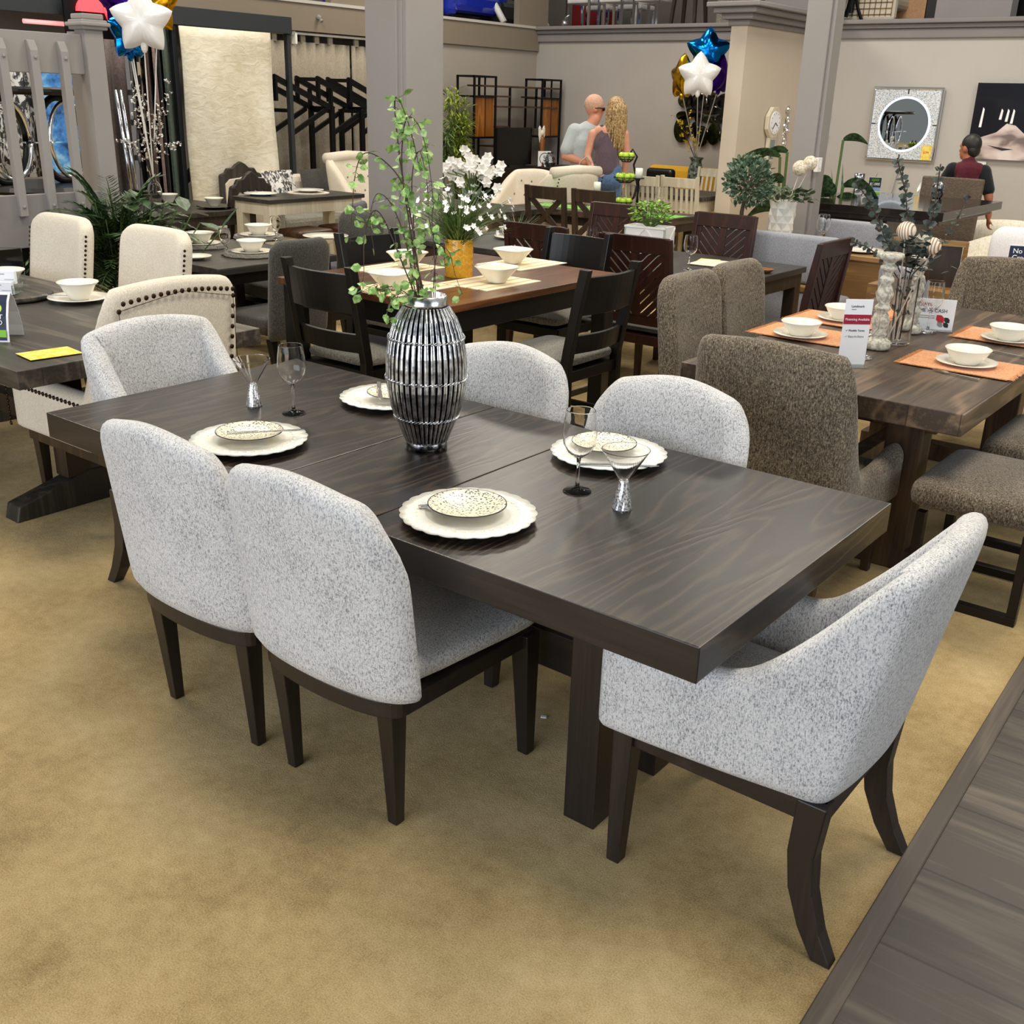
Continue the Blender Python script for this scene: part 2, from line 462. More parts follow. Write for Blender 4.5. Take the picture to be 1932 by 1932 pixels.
# left wall: fascia of the upper floor and recessed wall under it
mb = MB(); mb.bb(WX-.1, WX, 2.0, WY, 2.475, 2.775); struct(mb.build('wall_left_fascia', M['fascia']))
mb = MB(); mb.bb(WX-.12, WX+.02, 5.6, WY, 2.775, 2.81); struct(mb.build('trim_5', M['wall_light']))
mb = MB(); mb.bb(WX-.14, WX-.04, 9.88, WY, 0, 2.475); struct(mb.build('wall_left', M['wall_tan']))
mb = MB(); mb.bb(WX-.9, WX-.8, -2, 10.4, 0, 2.9); struct(mb.build('wall_left_recess', M['wall_tan']))
mb = MB(); mb.bb(WX-6, WX-.1, 2.0, WY+6, 2.60, 2.74); struct(mb.build('floor_upper_left', M['uproom']))
mb = MB(); mb.bb(WX-4.2, WX-4.0, 2.0, WY+6, 2.74, 5.2); struct(mb.build('wall_upper_left', M['uproom']))
for n, y0, y1 in (('wall_upper_left_post', 7.95, 8.55), ('wall_upper_corner_post', 11.65, WY+.2)):
    mb = MB(); mb.bb(WX-.1, WX, y0, y1, 2.775, 4.6); struct(mb.build(n, M['fascia']))
mb = MB(); mb.bb(WX-.1, WX, -2.0, 5.9, 2.78, 4.6); struct(mb.build('wall_left_high', M['wall_tan']))
# free standing columns
def column(name, x, y, w, d):
    mb = MB(); mb.bb(x-w, x, y, y+d, 0, 6); mb.bb(x-w*.9, x+.05, y+.05, y+d+.02, 0, 6)
    struct(mb.build(name, M['column'], bevel=.006))
mb = MB()
mb.bb(-5.60, -5.27, 4.60, 4.66, 0, 6); mb.bb(-5.52, -5.25, 4.66, 4.98, 0, 6); mb.bb(-5.25, -5.19, 4.63, 5.05, 0, 6); mb.bb(-5.28, -5.23, 4.62, 4.68, 0, 6)
struct(mb.build('column', M['column'], bevel=.004))
mb = MB()
mb.bb(-2.985, -2.785, 6.84, 7.00, 0, 6); mb.bb(-2.80, -2.755, 6.87, 7.03, 0, 6)
struct(mb.build('column', M['column'], bevel=.004))

# ------------------------------------------------------------------ upholstered shells
def sm(t): t = max(0, min(1, t)); return t*t*(3-2*t)
def shell(mb, path, ztop, zbot, t, lean, nz=6, cap=3):
    n = len(path); cx = sum(p[0] for p in path)/n; cy = sum(p[1] for p in path)/n
    loops = []
    for i, p in enumerate(path):
        a = path[max(i-1, 0)]; b = path[min(i+1, n-1)]
        tx, ty = b[0]-a[0], b[1]-a[1]; L = math.hypot(tx, ty) or 1
        nx, ny = ty/L, -tx/L
        if nx*(p[0]-cx)+ny*(p[1]-cy) < 0: nx, ny = -nx, -ny
        zt = ztop[i] if isinstance(ztop, list) else ztop
        zb = zbot[i] if isinstance(zbot, list) else zbot
        ln = lean[i] if isinstance(lean, list) else lean
        if isinstance(ln, tuple): lx, ly = ln
        else: lx, ly = nx*ln, ny*ln
        r = t/2; lp = []
        def pt(off, z): return (p[0]+nx*off+lx*(z-zb), p[1]+ny*off+ly*(z-zb), z)
        for k in range(nz+1): lp.append(pt(r, zb+(zt-r-zb)*k/nz))
        for k in range(1, cap+1):
            a_ = PI*k/(cap+1); lp.append(pt(r*math.cos(a_), zt-r+r*math.sin(a_)))
        for k in range(nz, -1, -1): lp.append(pt(-r, zb+(zt-r-zb)*k/nz))
        loops.append(lp)
    m = len(loops[0]); vs = [q for l in loops for q in l]; fs = []
    for i in range(n-1):
        for k in range(m):
            fs.append((i*m+k, (i+1)*m+k, (i+1)*m+(k+1) % m, i*m+(k+1) % m))
    h = m//2
    for base, rev in ((0, 0), ((n-1)*m, 1)):
        for k in range(h):
            q = (base+k, base+k+1, base+m-2-k, base+m-1-k) if k < h-0 else None
            if q is None or len(set(q)) < 3: continue
            q = list(dict.fromkeys(q))
            fs.append(q[::-1] if rev else q)
    return mb.add(vs, fs)
def seatpoly(wf, wb, yf, yb, r=.05, n=4):
    pts = []
    for cx, cy, a0 in ((wf/2-r, yf-r, 0), (-wf/2+r, yf-r, 90), (-wb/2+r, yb+r, 180), (wb/2-r, yb+r, 270)):
        for k in range(n+1):
            a = math.radians(a0+90*k/n); pts.append((cx+r*math.cos(a), cy+r*math.sin(a)))
    return pts
def cushion(mb, poly, z0, z1, crown=.02):
    # seat cushion with softened upper edge
    n = len(poly); cx = sum(p[0] for p in poly)/n; cy = sum(p[1] for p in poly)/n
    rings = [(1, z0), (1.0, z0+(z1-z0)*.7), (.985, z0+(z1-z0)*.9), (.94, z1), (.6, z1+crown*.8), (.25, z1+crown)]
    vs = []; fs = []
    for s, z in rings:
        for p in poly: vs.append((cx+(p[0]-cx)*s, cy+(p[1]-cy)*s, z))
    for i in range(len(rings)-1):
        for k in range(n): fs.append((i*n+k, i*n+(k+1) % n, (i+1)*n+(k+1) % n, (i+1)*n+k))
    fs.append(list(range(n))[::-1]); fs.append([(len(rings)-1)*n+k for k in range(n)])
    return mb.add(vs, fs)
def legs4(root, mat, front, rear, z, sf=(.05, .034), sr=(.05, .034), dz=0):
    # front/rear: ((topx, topy), (botx, boty)); mirrored
    for (tp, bt), sz in ((front, sf), (rear, sr)):
        for s in (1, -1):
            mb = MB(); mb.sweep([(s*bt[0], bt[1], 0), (s*(bt[0]*.5+tp[0]*.5), (bt[1]+tp[1])/2, z*.55), (s*tp[0], tp[1], z)], [sz[1], (sz[0]+sz[1])/2, sz[0]])
            mb.build('leg', mat, root, bevel=.003)
# ------------------------------------------------------------------ the dark extension table and its chairs
TX0 = -2.448
t = thing('dining_table', 'long espresso dining table with seams across its top in the foreground', 'table', (0, 0, 0))
for nm, x0, x1 in (('tabletop', TX0, -1.4115), ('leaf', -1.4085, -.9815), ('tabletop', -.9785, 0)):
    mb = MB().bb(x0, x1, 0, 1.09, .69, .775); mb.m = [0, 0, 1, 0, 1, 0]
    mb.build(nm, [M['espresso'], M['espresso_x']], t, bevel=.003)
for x in (-.463, -2.08):
    for y0, y1 in ((.237, .335), (.545, .645), (.755, .853)):
        MB().bb(x, x+.096, y0, y1, 0, .69).build('leg', M['espresso_z'], t, bevel=.003)
    MB().bb(x+.01, x+.086, .335, .755, .58, .69).build('apron', M['espresso_x'], t, bevel=.002)
MB().bb(-1.984, -.463, .50, .56, .24, .36).build('stretcher', M['espresso_x'], t, bevel=.003)

def side_chair(label, loc, rz):
    r = thing('side_chair', label, 'chair', loc, rz, 'oatmeal tweed side chairs at the long espresso table')
    n = 25; path = []; zt = []
    for i in range(n):
        a = -PI/2+PI*i/(n-1)
        # denser near the ends so the rounded shoulders read
        x = .262*math.sin(a)
        y = -.228-.085*abs(math.cos(a))**.7
        path.append((x, y))
        e = 1-abs(a)/(PI/2)
        zt.append(.74+.195*min(1, (e/.40))**.45+.035*sm((e-.3)/.7))
    mb = shell(MB(), path, zt, .395, .082, (0, -.12), 7)
    mb.build('backrest', M['tweed'], r, smooth=True, sub=1)
    cushion(MB(), seatpoly(.575, .50, .285, -.26, .07), .395, .475, .022).build('seat', M['tweed'], r, smooth=True, sub=1)
    # curved dark rail under the seat
    poly = [(x*.96, y-.03) for x, y in path]
    MB().prism([(.262, .262)]+[(p[0], p[1]+.012) for p in poly[::-1]]+[(-.262, .262)], .350, .398).build('seat_rail', M['espresso_x'], r, bevel=.003)
    legs4(r, M['espresso_z'], ((.245, .235), (.262, .235)), ((.205, -.262), (.198, -.243)), .392, (.062, .036), (.058, .032))
    return r
sc1 = side_chair('oatmeal side chair, the nearer of the two with backs to the camera, whole seat showing', (-.985, .175, 0), 0)
dup(sc1, (-1.545, .175, 0), 0, 'oatmeal side chair at left end of near table side, back overlapped by its neighbour')
dup(sc1, (-.775, .87, 0), PI, 'oatmeal side chair across the dark table, behind the plate with the martini glass')
dup(sc1, (-1.475, .89, 0), PI, 'oatmeal side chair across the dark table, half hidden by the striped vase')

def upath(hw, yf, yb, rc=.1, bow=.03, n1=7, n2=4, n3=9):
    pts = []
    for k in range(n1): pts.append((hw, yf+(yb+rc-yf)*k/n1))
    for k in range(n2+1):
        a = -PI/2*k/n2
        pts.append((hw-rc+rc*math.cos(a), yb+rc+rc*math.sin(a)))
    for k in range(1, n3):
        x = (hw-rc)*(1-2*k/n3); pts.append((x, yb-bow*(1-(x/(hw-rc))**2)))
    return pts+[(-x, y) for x, y in pts[:n1+n2+1][::-1]]
def arm_chair(label, loc, rz):
    r = thing('arm_chair', label, 'chair', loc, rz, 'oatmeal tweed armchairs at the ends of the long espresso table')
    p = upath(.222, .335, -.206, .016, .022, 14, 3, 9)
    p = [(x*(1+.12*sm((y+.2)/.53)), y) for x, y in p]
    zt = []; ln = []
    for x, y in p:
        z = .628+.33*max(0, min(1, (.02-y)/.20))**1.5
        if y < -.203: z = .958+.03*max(0, math.cos(x/.222*PI/2))**.7
        zt.append(z); ln.append((0, -.19*sm((.08-y)/.26)))
    shell(MB(), p, zt, .374, .075, ln, 6).build('body', M['tweed'], r, smooth=True, sub=1)
    cushion(MB(), seatpoly(.37, .36, .315, -.19, .03), .39, .485, .025).build('seat', M['tweed'], r, smooth=True, sub=1)
    mb = MB()
    mb.bb(-.242, -.212, -.20, .28, .332, .388); mb.bb(.212, .242, -.20, .28, .332, .388); mb.bb(-.23, .23, .255, .29, .332, .388); mb.bb(-.23, .23, -.235, -.205, .332, .388)
    mb.build('seat_rail', M['espresso_x'], r, bevel=.003)
    for s in (1, -1):
        MB().sweep([(s*.255, .262, 0), (s*.225, .27, .385)], [.036, .056]).build('leg', M['espresso_z'], r, bevel=.003)
        MB().sweep([(s*.243, -.285, 0), (s*.238, -.245, .07), (s*.232, -.212, .16), (s*.228, -.20, .25), (s*.225, -.208, .388)], [(.04, .046), (.044, .052), (.048, .058), (.05, .062), (.052, .068)]).build('leg', M['espresso_z'], r, bevel=.003)
    return r
ac1 = arm_chair('oatmeal armchair with flared dark legs at the right head of the espresso table', (0.0, .44, 0), PI/2+.0)
ac2 = dup(ac1, (-2.36, .555, 0), -PI/2, 'oatmeal armchair at the far left head of the espresso table, inside of back showing')
ac2.scale = (1.1, 1, 1)

# ------------------------------------------------------------------ place settings on the dark table
TZ = .775
def dotted():
    m, nt, b = newmat('spotted_china')
    v = nt.nodes.new('ShaderNodeTexVoronoi'); v.inputs['Scale'].default_value = 125
    nt.links.new(coords(nt, (1, 1, 1)), v.inputs['Vector'])
    r = ramp(nt, [(.30, lin('#2d2b29')), (.38, lin('#e9e0c8'))]); nt.links.new(v.outputs['Distance'], r.inputs[0])
    nt.links.new(r.outputs[0], b.inputs['Base Color']); b.inputs['Roughness'].default_value = .3
    return m
M['dotted'] = dotted()
def charger(label, loc):
    def sc_(a, r_, z): return 1+.03*abs(math.sin(a*12))*min(1, (r_/.17)**6)
    o = MB().lathe([(0, .004), (.085, .004), (.10, .006), (.115, .012), (.150, .016), (.172, .019), (.173, .022), (.150, .021), (.114, .017), (.10, .011), (.0, .009)], 144, rad=sc_).build('charger_plate', M['white_china'], smooth=True)
    o.location = loc
    # embossed ring of shallow beads
    mb = MB()
    for k in range(36):
        a = 2*PI*k/36; mb.sph((.137*math.cos(a), .137*math.sin(a), .0185), (.010, .006, .003), 8, 5, None)
    mb.build('embossed_border', M['white_china'], o, smooth=True)
    return tag(o, label, 'plate', 'white scalloped charger plates on the espresso table')
def salad(label, loc):
    o = MB().lathe([(0, 0), (.055, 0), (.06, .003), (.092, .012), (.101, .016), (.100, .018), (.09, .015), (.058, .006), (0, .005)], 40).build('salad_plate', M['dotted'], smooth=True)
    o.location = loc
    mb = MB()
    for z, r0 in ((.017, .1012),):
        pts = [(r0*math.cos(2*PI*k/40), r0*math.sin(2*PI*k/40), z) for k in range(41)]
        mb.tube(pts, .0016, 5)
    mb.build('rim', M['ink'], o, smooth=True)
    return tag(o, label, 'plate', 'spotted salad plates on the chargers')
def knife(label, loc, rz, grp):
    r = thing('table_knife', label, 'cutlery', loc, rz, grp)
    MB().prism([(-.115, -.008), (-.02, -.006), (-.02, .006), (-.115, .008)], 0, .006).build('handle', M['steel'], r, bevel=.002)
    MB().prism([(-.02, -.005), (.09, -.010), (.118, 0), (.10, .006), (-.02, .005)], .001, .003).build('blade', M['steel'], r)
    return r
def fork(label, loc, rz, grp):
    r = thing('table_fork', label, 'cutlery', loc, rz, grp)
    MB().prism([(-.105, -.007), (.03, -.003), (.03, .003), (-.105, .007)], 0, .004).build('handle', M['steel'], r, bevel=.0015)
    mb = MB(); mb.prism([(.03, -.003), (.045, -.011), (.06, -.011), (.06, .011), (.045, .011), (.03, .003)], .001, .004)
    for k in range(4): mb.prism([(.06, -.011+k*.0058), (.10, -.010+k*.0056), (.10, -.008+k*.0056), (.06, -.0075+k*.0058)], .001, .004)
    mb.build('tines', M['steel'], r)
    return r
GC = 'cutlery on the espresso table'
for lab, (x, y) in (('nearest the camera, in front of the empty side chair', (-.79, .215)), ('under the left spotted plate, behind the leftmost chair back', (-1.69, .235)), ('half hidden behind the striped vase', (-1.72, .88)), ('behind the martini glass near the right end', (-.80, .885))):
    charger('white scalloped charger plate '+lab, (x, y, TZ))
for lab, (x, y) in (('nearest the camera', (-.80, .222)), ('seen over the leftmost chair back', (-1.70, .245)), ('partly behind the striped vase', (-1.70, .89)), ('seen through the martini glass', (-.83, .90))):
    salad('black speckled salad plate with dark rim, '+lab, (x, y, TZ+.0235))
knife('steel knife lying behind the nearest spotted plate', (-.845, .25, TZ+.021), 1.05, GC)
knife('steel knife laid across the left spotted plate', (-1.64, .26, TZ+.044), .95, GC)
knife('steel knife laid across the spotted plate by the vase', (-1.73, .84, TZ+.044), -.75, GC)
knife('steel knife on the charger behind the martini glass', (-.70, .785, TZ+.022), .68, GC)

def wineglass(label, loc, s=1.0, grp=None, mat=None, cat='glass'):
    r = thing('wine_glass', label, cat, loc, 0, grp)
    k = s
    MB().lathe([(.0, 0), (.035*k, 0), (.0366*k, .0006*k), (.0375*k, .002*k), (.0368*k, .0034*k), (.035*k, .0042*k), (.02*k, .0065*k), (.006*k, .013*k), (.0045*k, .03*k), (.0042*k, .075*k), (.006*k, .092*k), (0, .094*k)], 28).build('stem', mat or M['glass'], r, smooth=True)
    b = [(.0, .0935), (.012, .096), (.030, .110), (.042, .132), (.0455, .155), (.043, .185), (.0379, .2195), (.0377, .2212), (.037, .222), (.0364, .2212), (.0366, .2195), (.0416, .185), (.0438, .155), (.0405, .133), (.029, .112), (.011, .099), (0, .097)]
    MB().lathe([(a*k, z*k) for a, z in b], 32).build('bowl', mat or M['glass'], r, smooth=True)
    return r
wg = wineglass('tall clear wine glass standing before the right place setting of the dark table', (-.70, .575, TZ), 1.06, 'wine glasses on the espresso table')
dup(wg, (-1.85, .55, TZ), 0, 'tall clear wine glass near the left end of the dark table')
def martini(label, loc):
    r = thing('martini_glass', label, 'glass', loc, 0, 'martini glasses on the espresso table')
    MB().lathe([(0, .0), (.0265, 0), (.0275, .003), (.0225, .03), (.016, .062), (.0125, .078), (0, .079)], 30, rad=lambda a, q, z: 1+.025*math.sin(a*15+z*300)).build('crystal_stem', M['crystal'], r, smooth=False)
    MB().lathe([(0, .078), (.012, .080), (.0135, .0818), (.0632, .1643), (.0642, .1657), (.0638, .1668), (.063, .1662), (.0618, .1645), (.0125, .0838), (.011, .0822), (0, .080)], 36).build('bowl', M['glass'], r, smooth=True)
    return r
M['crystal'] = speck('crystal_chips', '#8b8b8f', '#ffffff', 190, .12, .42, .55, .75)
mg = martini('martini glass with glittering stem, nearest the right end of the dark table', (-.535, .548, TZ))
dup(mg, (-2.02, .52, TZ), 0, 'martini glass with glittering stem at the left end of the dark table')

# ------------------------------------------------------------------ slatted vase with trailing greenery
VX, VY = -1.275, .585
v = thing('vase', 'tall silver and black slatted lantern vase in the middle of the dark table', 'vase', (VX, VY, TZ))
prof = [(.062, .0), (.063, .028), (.082, .075), (.104, .13), (.116, .19), (.12, .25), (.116, .31), (.106, .36), (.088, .405), (.066, .435)]
def vr(z):
    for (r0, z0), (r1, z1) in zip(prof, prof[1:]):
        if z <= z1: return r0+(r1-r0)*(z-z0)/(z1-z0)
    return prof[-1][0]
mb = MB()
NS = 38
for k in range(NS):
    a = 2*PI*k/NS; ca, sa = math.cos(a), math.sin(a)
    for i in range(12):
        z0 = .026+(.437-.026)*i/12; z1 = .026+(.437-.026)*(i+1)/12
        vs = []
        for z in (z0, z1):
            q = vr(z); w = .0108*q/.12+.0014+.0008*math.sin(k*7.1+z*60)
            for ww, dd in ((-w/1.5, 0), (-w/3, .003), (w/3, .003), (w/1.5, 0), (0, -.003)):
                rr = q+dd
                vs.append((rr*ca-sa*ww, rr*sa+ca*ww, z))
        mb.add(vs, [(j, (j+1) % 5, 5+(j+1) % 5, 5+j) for j in range(5)])
mb.build('slats', M['slatsilver'] if 'slatsilver' in M else M['silver'], v, smooth=True)
MB().lathe([(.058, .0), (.058, .03), (.076, .075), (.098, .13), (.110, .19), (.114, .25), (.110, .31), (.10, .36), (.082, .405), (.06, .435)], 40).build('inner_liner', plain('smoked_liner', '#060607', .2, trans=.25, ior=1.05), v, smooth=True)
MB().lathe([(.060, 0), (.064, .0), (.064, .028), (.060, .03)], 40).build('foot', M['darksilver'], v, smooth=True)
MB().lathe([(.052, .432), (.064, .432), (.062, .445), (.061, .468), (.057, .47), (.055, .445)], 40).build('neck', M['silver'], v, smooth=True)
for z in (.105, .225, .345):
    mb = MB(); q = vr(z)+.0045
    for k in range(52):
        a = 2*PI*k/52; b = 2*PI*(k+1.35)/52
        s = .0035 if k % 2 else -.0035
        mb.tube([(q*math.cos(a), q*math.sin(a), z-.004), (q*1.012*math.cos((a+b)/2), q*1.012*math.sin((a+b)/2), z), (q*math.cos(b), q*math.sin(b), z+.004)], .0022, 5)
    mb.build('twisted_wire', M['silver'], v, smooth=True)
mb = MB(); mb.tube([(-.045, .045, .45), (-.075, .06, .455), (-.115, .075, .42), (-.135, .08, .37), (-.13, .085, .33)], [.006, .010, .012, .012, .008], 8); mb.build('strap_handle', M['darksilver'], v, smooth=True)
mb = MB(); mb.sph((-.052, -.02, .452), (.012, .012, .012)); mb.build('strap_rivet', M['darksilver'], v)

rt = thing('trailing_vine', 'trailing eucalyptus vine with round pale green leaves rising from the slatted vase', 'plant', (VX, VY, TZ+.30))
rr = random.Random(5)
st = MB(); lf = MB()
camr = Vector((0.785, .618, 0))
def vine(p0, ctrl, r0, leaves, droop):
    # ctrl in (sideways along the picture, depth, height)
    dv = Vector((-.618, .785, 0))
    pts = [Vector(p0)]+[camr*c[0]*(.74 if c[2] > .2 else .9)+dv*c[1]+Vector((0, 0, c[2] if c[2] < .17 else .17+(c[2]-.17)*.84)) for c in ctrl]
    P = []
    for i in range(len(pts)-1):
        a = pts[max(i-1, 0)]; b = pts[i]; c = pts[i+1]; d = pts[min(i+2, len(pts)-1)]
        for k in range(6):
            t_ = k/6
            P.append(.5*((2*b)+(c-a)*t_+(2*a-5*b+4*c-d)*t_*t_+(3*b-a-3*c+d)*t_**3))
    P.append(pts[-1])
    st.tube([tuple(q) for q in P], [.8*r0*(1-.72*i/(len(P)-1)) for i in range(len(P))], 5)
    for k in range(leaves):
        i = int(len(P)*(.15+.85*rr.random())); i = min(i, len(P)-2)
        q = P[i]; d = Vector((rr.uniform(-1, 1), rr.uniform(-1, 1), rr.uniform(-1, .5))).normalized()
        s = q+d*rr.uniform(.004, .02)
        st.tube([tuple(q), tuple(s)], .0008, 4)
        L = rr.uniform(.020, .034)
        u = Vector((rr.uniform(-1, 1), rr.uniform(-1, 1), rr.uniform(-1, 1)))
        lf.leaf(s, d, u, L, L*.95, .2)
    return P
vine((0, 0, 0), [(-.02, 0, .12), (-.06, .02, .36), (-.10, .03, .60), (-.115, .0, .78), (-.095, -.02, .80), (-.05, -.03, .70), (-.02, -.02, .58)], .0042, 52, 0)
vine((.01, 0, 0), [(-.01, .01, .12), (-.05, .02, .36), (-.09, .05, .52), (-.16, .06, .60), (-.235, .04, .63), (-.27, .02, .57), (-.285, .0, .44), (-.30, .02, .33)], .0040, 40, 0)
vine((.01, .01, 0), [(.0, .01, .13), (-.055, .03, .34), (-.09, 0, .58), (-.07, -.03, .74), (-.02, -.03, .72), (.015, -.02, .60), (.03, .0, .46)], .0036, 52, 0)
vine((-.01, .0, 0), [(-.02, 0, .12), (-.10, .02, .28), (-.17, .03, .42), (-.21, .02, .44), (-.24, .0, .36), (-.245, -.02, .22), (-.24, 0, .16)], .0034, 34, 0)
vine((.02, 0, 0), [(.025, 0, .12), (.03, .02, .24), (.05, .03, .33), (.09, .02, .31), (.115, .0, .24), (.12, 0, .17)], .0026, 16, 0)
vine((.02, 0, 0), [(.03, 0, .13), (.03, .03, .3), (.02, .05, .44), (.05, .05, .50), (.06, .04, .40), (.075, .02, .25)], .0024, 16, 0)
vine((-.02, .0, .02), [(-.04, -.02, .15), (-.10, -.04, .20), (-.15, -.05, .19), (-.19, -.05, .21), (-.22, -.05, .17)], .0022, 24, 0)
vine((-.02, .0, .02), [(-.03, -.03, .15), (-.07, -.05, .18), (-.11, -.06, .16), (-.125, -.06, .10)], .0022, 22, 0)
vine((0, 0, 0), [(-.03, .01, .14), (-.08, .03, .33), (-.135, .04, .46), (-.19, .02, .50), (-.215, 0, .42), (-.2, 0, .30)], .0030, 28, 0)
vine((0, 0, 0), [(-.02, .01, .14), (-.05, .05, .35), (-.06, .06, .55), (-.03, .05, .64), (.0, .03, .55), (.01, .03, .42), (.03, .04, .35)], .0030, 40, 0)
st.build('stems', M['twig'], rt, smooth=True)
lf.build('leaves', M['limeleaf'], rt, smooth=True)
# bits of litter on the carpet
for nm, lab, p, s in (('paper_scrap', 'small white paper scrap on the carpet behind the near chair leg', (-0.79, 0.59, 0), (.018, .012, .008)), ('paper_chip', 'white paper chip beside the near rear leg of the right armchair', (0.25, 0.23, 0), (.016, .01, .006))):
    tag(MB().box((0, 0, 0), s).build(nm, M['paper'], loc=p, rz=.5, bevel=.001), lab, 'litter')
for lab, p in (('loose dark thread hanging under the leftmost near chair', (-1.56, .02, .33)), ('loop of dark thread hanging under the nearer side chair', (-.98, -.02, .33))):
    mb = MB(); mb.tube([(0, 0, 0), (.006, 0, -.03), (-.004, .004, -.05), (.01, 0, -.075), (.004, 0, -.09)], .0012, 4)
    tag(mb.build('loose_thread', M['ink'], loc=p), lab, 'thread')

# ------------------------------------------------------------------ generic furniture builders
def bx(name, mat, par, x0, x1, y0, y1, z0, z1, bevel=.004, Mx=None):
    return MB().bb(x0, x1, y0, y1, z0, z1, Mx).build(name, mat, par, bevel=bevel)
def table(name, label, cat, x0, x1, y0, y1, h, topm, legm, th=.04, leg=.08, apron=.09, inset=.03, group=None, bev=.004):
    r = thing(name, label, cat, ((x0+x1)/2, (y0+y1)/2, 0), 0, group)
    w, d = x1-x0, y1-y0
    bx('tabletop', topm, r, -w/2, w/2, -d/2, d/2, h-th, h, bev)
    a, b = w/2-inset, d/2-inset
    if apron:
        mb = MB()
        for q in (1, -1):
            mb.box((0, q*(b-.012), h-th-apron/2), (2*a-leg, .022, apron)); mb.box((q*(a-.012), 0, h-th-apron/2), (.022, 2*b-leg, apron))
        mb.build('apron', legm, r, bevel=.002)
    for i in (1, -1):
        for j in (1, -1):
            bx('leg', legm, r, min(i*a, i*(a-leg)), max(i*a, i*(a-leg)), min(j*b, j*(b-leg)), max(j*b, j*(b-leg)), 0, h-th, .004)
    return r
def parsons(name, label, loc, rz, cloth, legm, w=.48, hs=.48, hb=.96, t=.08, group=None, nails=False, legh=None, bow=.03, cat='chair', lean=.10):
    # fully upholstered side chair: bowed back slab, cushion, four legs
    r = thing(name, label, cat, loc, rz, group)
    n = 15; path = []; zt = []; hw = w/2-.01
    for i in range(n):
        q = -1+2*i/(n-1); path.append((hw*q, -.23-bow*(1-q*q)))
        e = 1-abs(q); zt.append(hb-.06+.06*min(1, (e/.22))**.5)
    lg = legh or hs-.14
    shell(MB(), path, zt, lg, t, (0, -lean), 6).build('backrest', cloth, r, smooth=True, sub=1)
    cushion(MB(), seatpoly(w, w*.94, .25, -.22, .05), lg, hs, .015).build('seat', cloth, r, smooth=True, sub=1)
    legs4(r, legm, ((w/2-.05, .20), (w/2-.045, .215)), ((w/2-.05, -.21), (w/2-.05, -.27)), lg+.01)
    if nails:
        mb = MB()
        for sgn in (1, -1):
            for k in range(24):
                z = lg+.03+(hb-.13-lg)*k/23
                mb.sph((sgn*(hw+.006), -.215-lean*(z-lg), z), (.005, .0085, .0085), 6, 4)
        mb.build('stud_trim', M['nail'], r, smooth=True)
    return r
# ------------------------------------------------------------------ left plank table with cream chairs
t = table('dining_table', 'weathered grey plank dining table at the left edge with cream chairs around it', 'table', -5.5, -3.03, .21, 1.37, .775, M['greytop'], M['darkbrown'], .075, .10, 0, .35)
for ch in [c for c in t.children if c.name.startswith('leg')]:
    bpy.data.objects.remove(ch)
for x in (-.75, .75):
    MB().prism([(-.46, 0), (.46, 0), (.44, .07), (.20, .13), (.10, .16), (-.10, .16), (-.20, .13), (-.44, .07)], x-.055, x+.055, 'x').build('trestle_foot', M['carved'], t, bevel=.006)
    MB().bb(x-.05, x+.05, -.20, -.08, .14, .70).bb(x-.05, x+.05, .08, .20, .14, .70).build('trestle_post', M['darkbrown'], t, bevel=.004)
MB().bb(-.75, .75, -.04, .04, .25, .35).build('stretcher', M['darkbrown'], t, bevel=.003)

G = 'cream nailhead dining chairs at the left plank table'
cc = parsons('dining_chair', 'cream nailhead dining chair farthest left behind the plank table', (-5.24, 1.36, 0), PI, M['linen'], M['darkbrown'], .62, .50, 1.08, .09, G, True, bow=.05, lean=.16)
dup(cc, (-4.40, 1.43, 0), PI, 'cream nailhead dining chair beside the palm, behind the plank table')
def nail_arm(label, loc, rz):
    r = thing('arm_chair', label, 'chair', loc, rz)
    p = upath(.305, .36, -.33, .05, .02, 12, 3, 9)
    zt = []; ln = []
    for x, y in p:
        z = .615+.44*max(0, min(1, (-.24-y)/.08))
        if y < -.325: z = 1.055+.03*math.cos(x/.3*PI/2)
        zt.append(z); ln.append((0, -.10*sm((.0-y)/.30)))
    shell(MB(), p, zt, .36, .09, ln, 6).build('body', M['linen'], r, smooth=True, sub=1)
    cushion(MB(), seatpoly(.52, .50, .34, -.28, .04), .37, .49, .02).build('seat', M['linen'], r, smooth=True, sub=1)
    mb = MB()
    for s in (1, -1):
        for k in range(22):
            y = .385-.60*k/21
            z = (.615+.44*max(0, min(1, (-.24-y)/.08)))-.05
            mb.sph((s*.351, y-.10*sm((0-y)/.3)*(z-.36), z), (.005, .010, .010), 6, 4)
        for k in range(8): mb.sph((s*.351, .385, .555-.026*k), (.005, .010, .010), 6, 4)
        mb.tube([(s*.350, .385, .37), (s*.350, .385, .565), (s*.350, .0, .565), (s*.350, -.215, .565), (s*.33, -.36, .60), (s*.272, -.452, .50), (s*.272, -.45, .975)], .0015, 4)
    mb.tube([(-.272, -.45, .975), (0, -.485, 1.03), (.272, -.45, .975)], .0015, 4)
    for k in range(17):
        x = -.26+.52*k/16; mb.sph((x, -.397-.02*(1-(x/.3)**2)-.066, 1.0+.03*math.cos(x/.3*PI/2)), (.011, .006, .011), 6, 4)
        if k < 14:
            for s in (1, -1): mb.sph((s*.272, -.452+.0065*k*1.0, .975-.045*k), (.011, .006, .011), 6, 4)
    mb.build('stud_trim', M['nail'], r, smooth=True)
    mb = MB(); mb.bb(-.30, .30, -.34, .34, .30, .36); mb.build('seat_rail', M['darkbrown'], r, bevel=.004)
    legs4(r, M['darkbrown'], ((.27, .30), (.27, .29)), ((.26, -.31), (.26, -.36)), .31)
    return r
nail_arm('cream nailhead armchair at the head of the plank table, back to the camera side', (-3.325, .84, 0), PI/2)

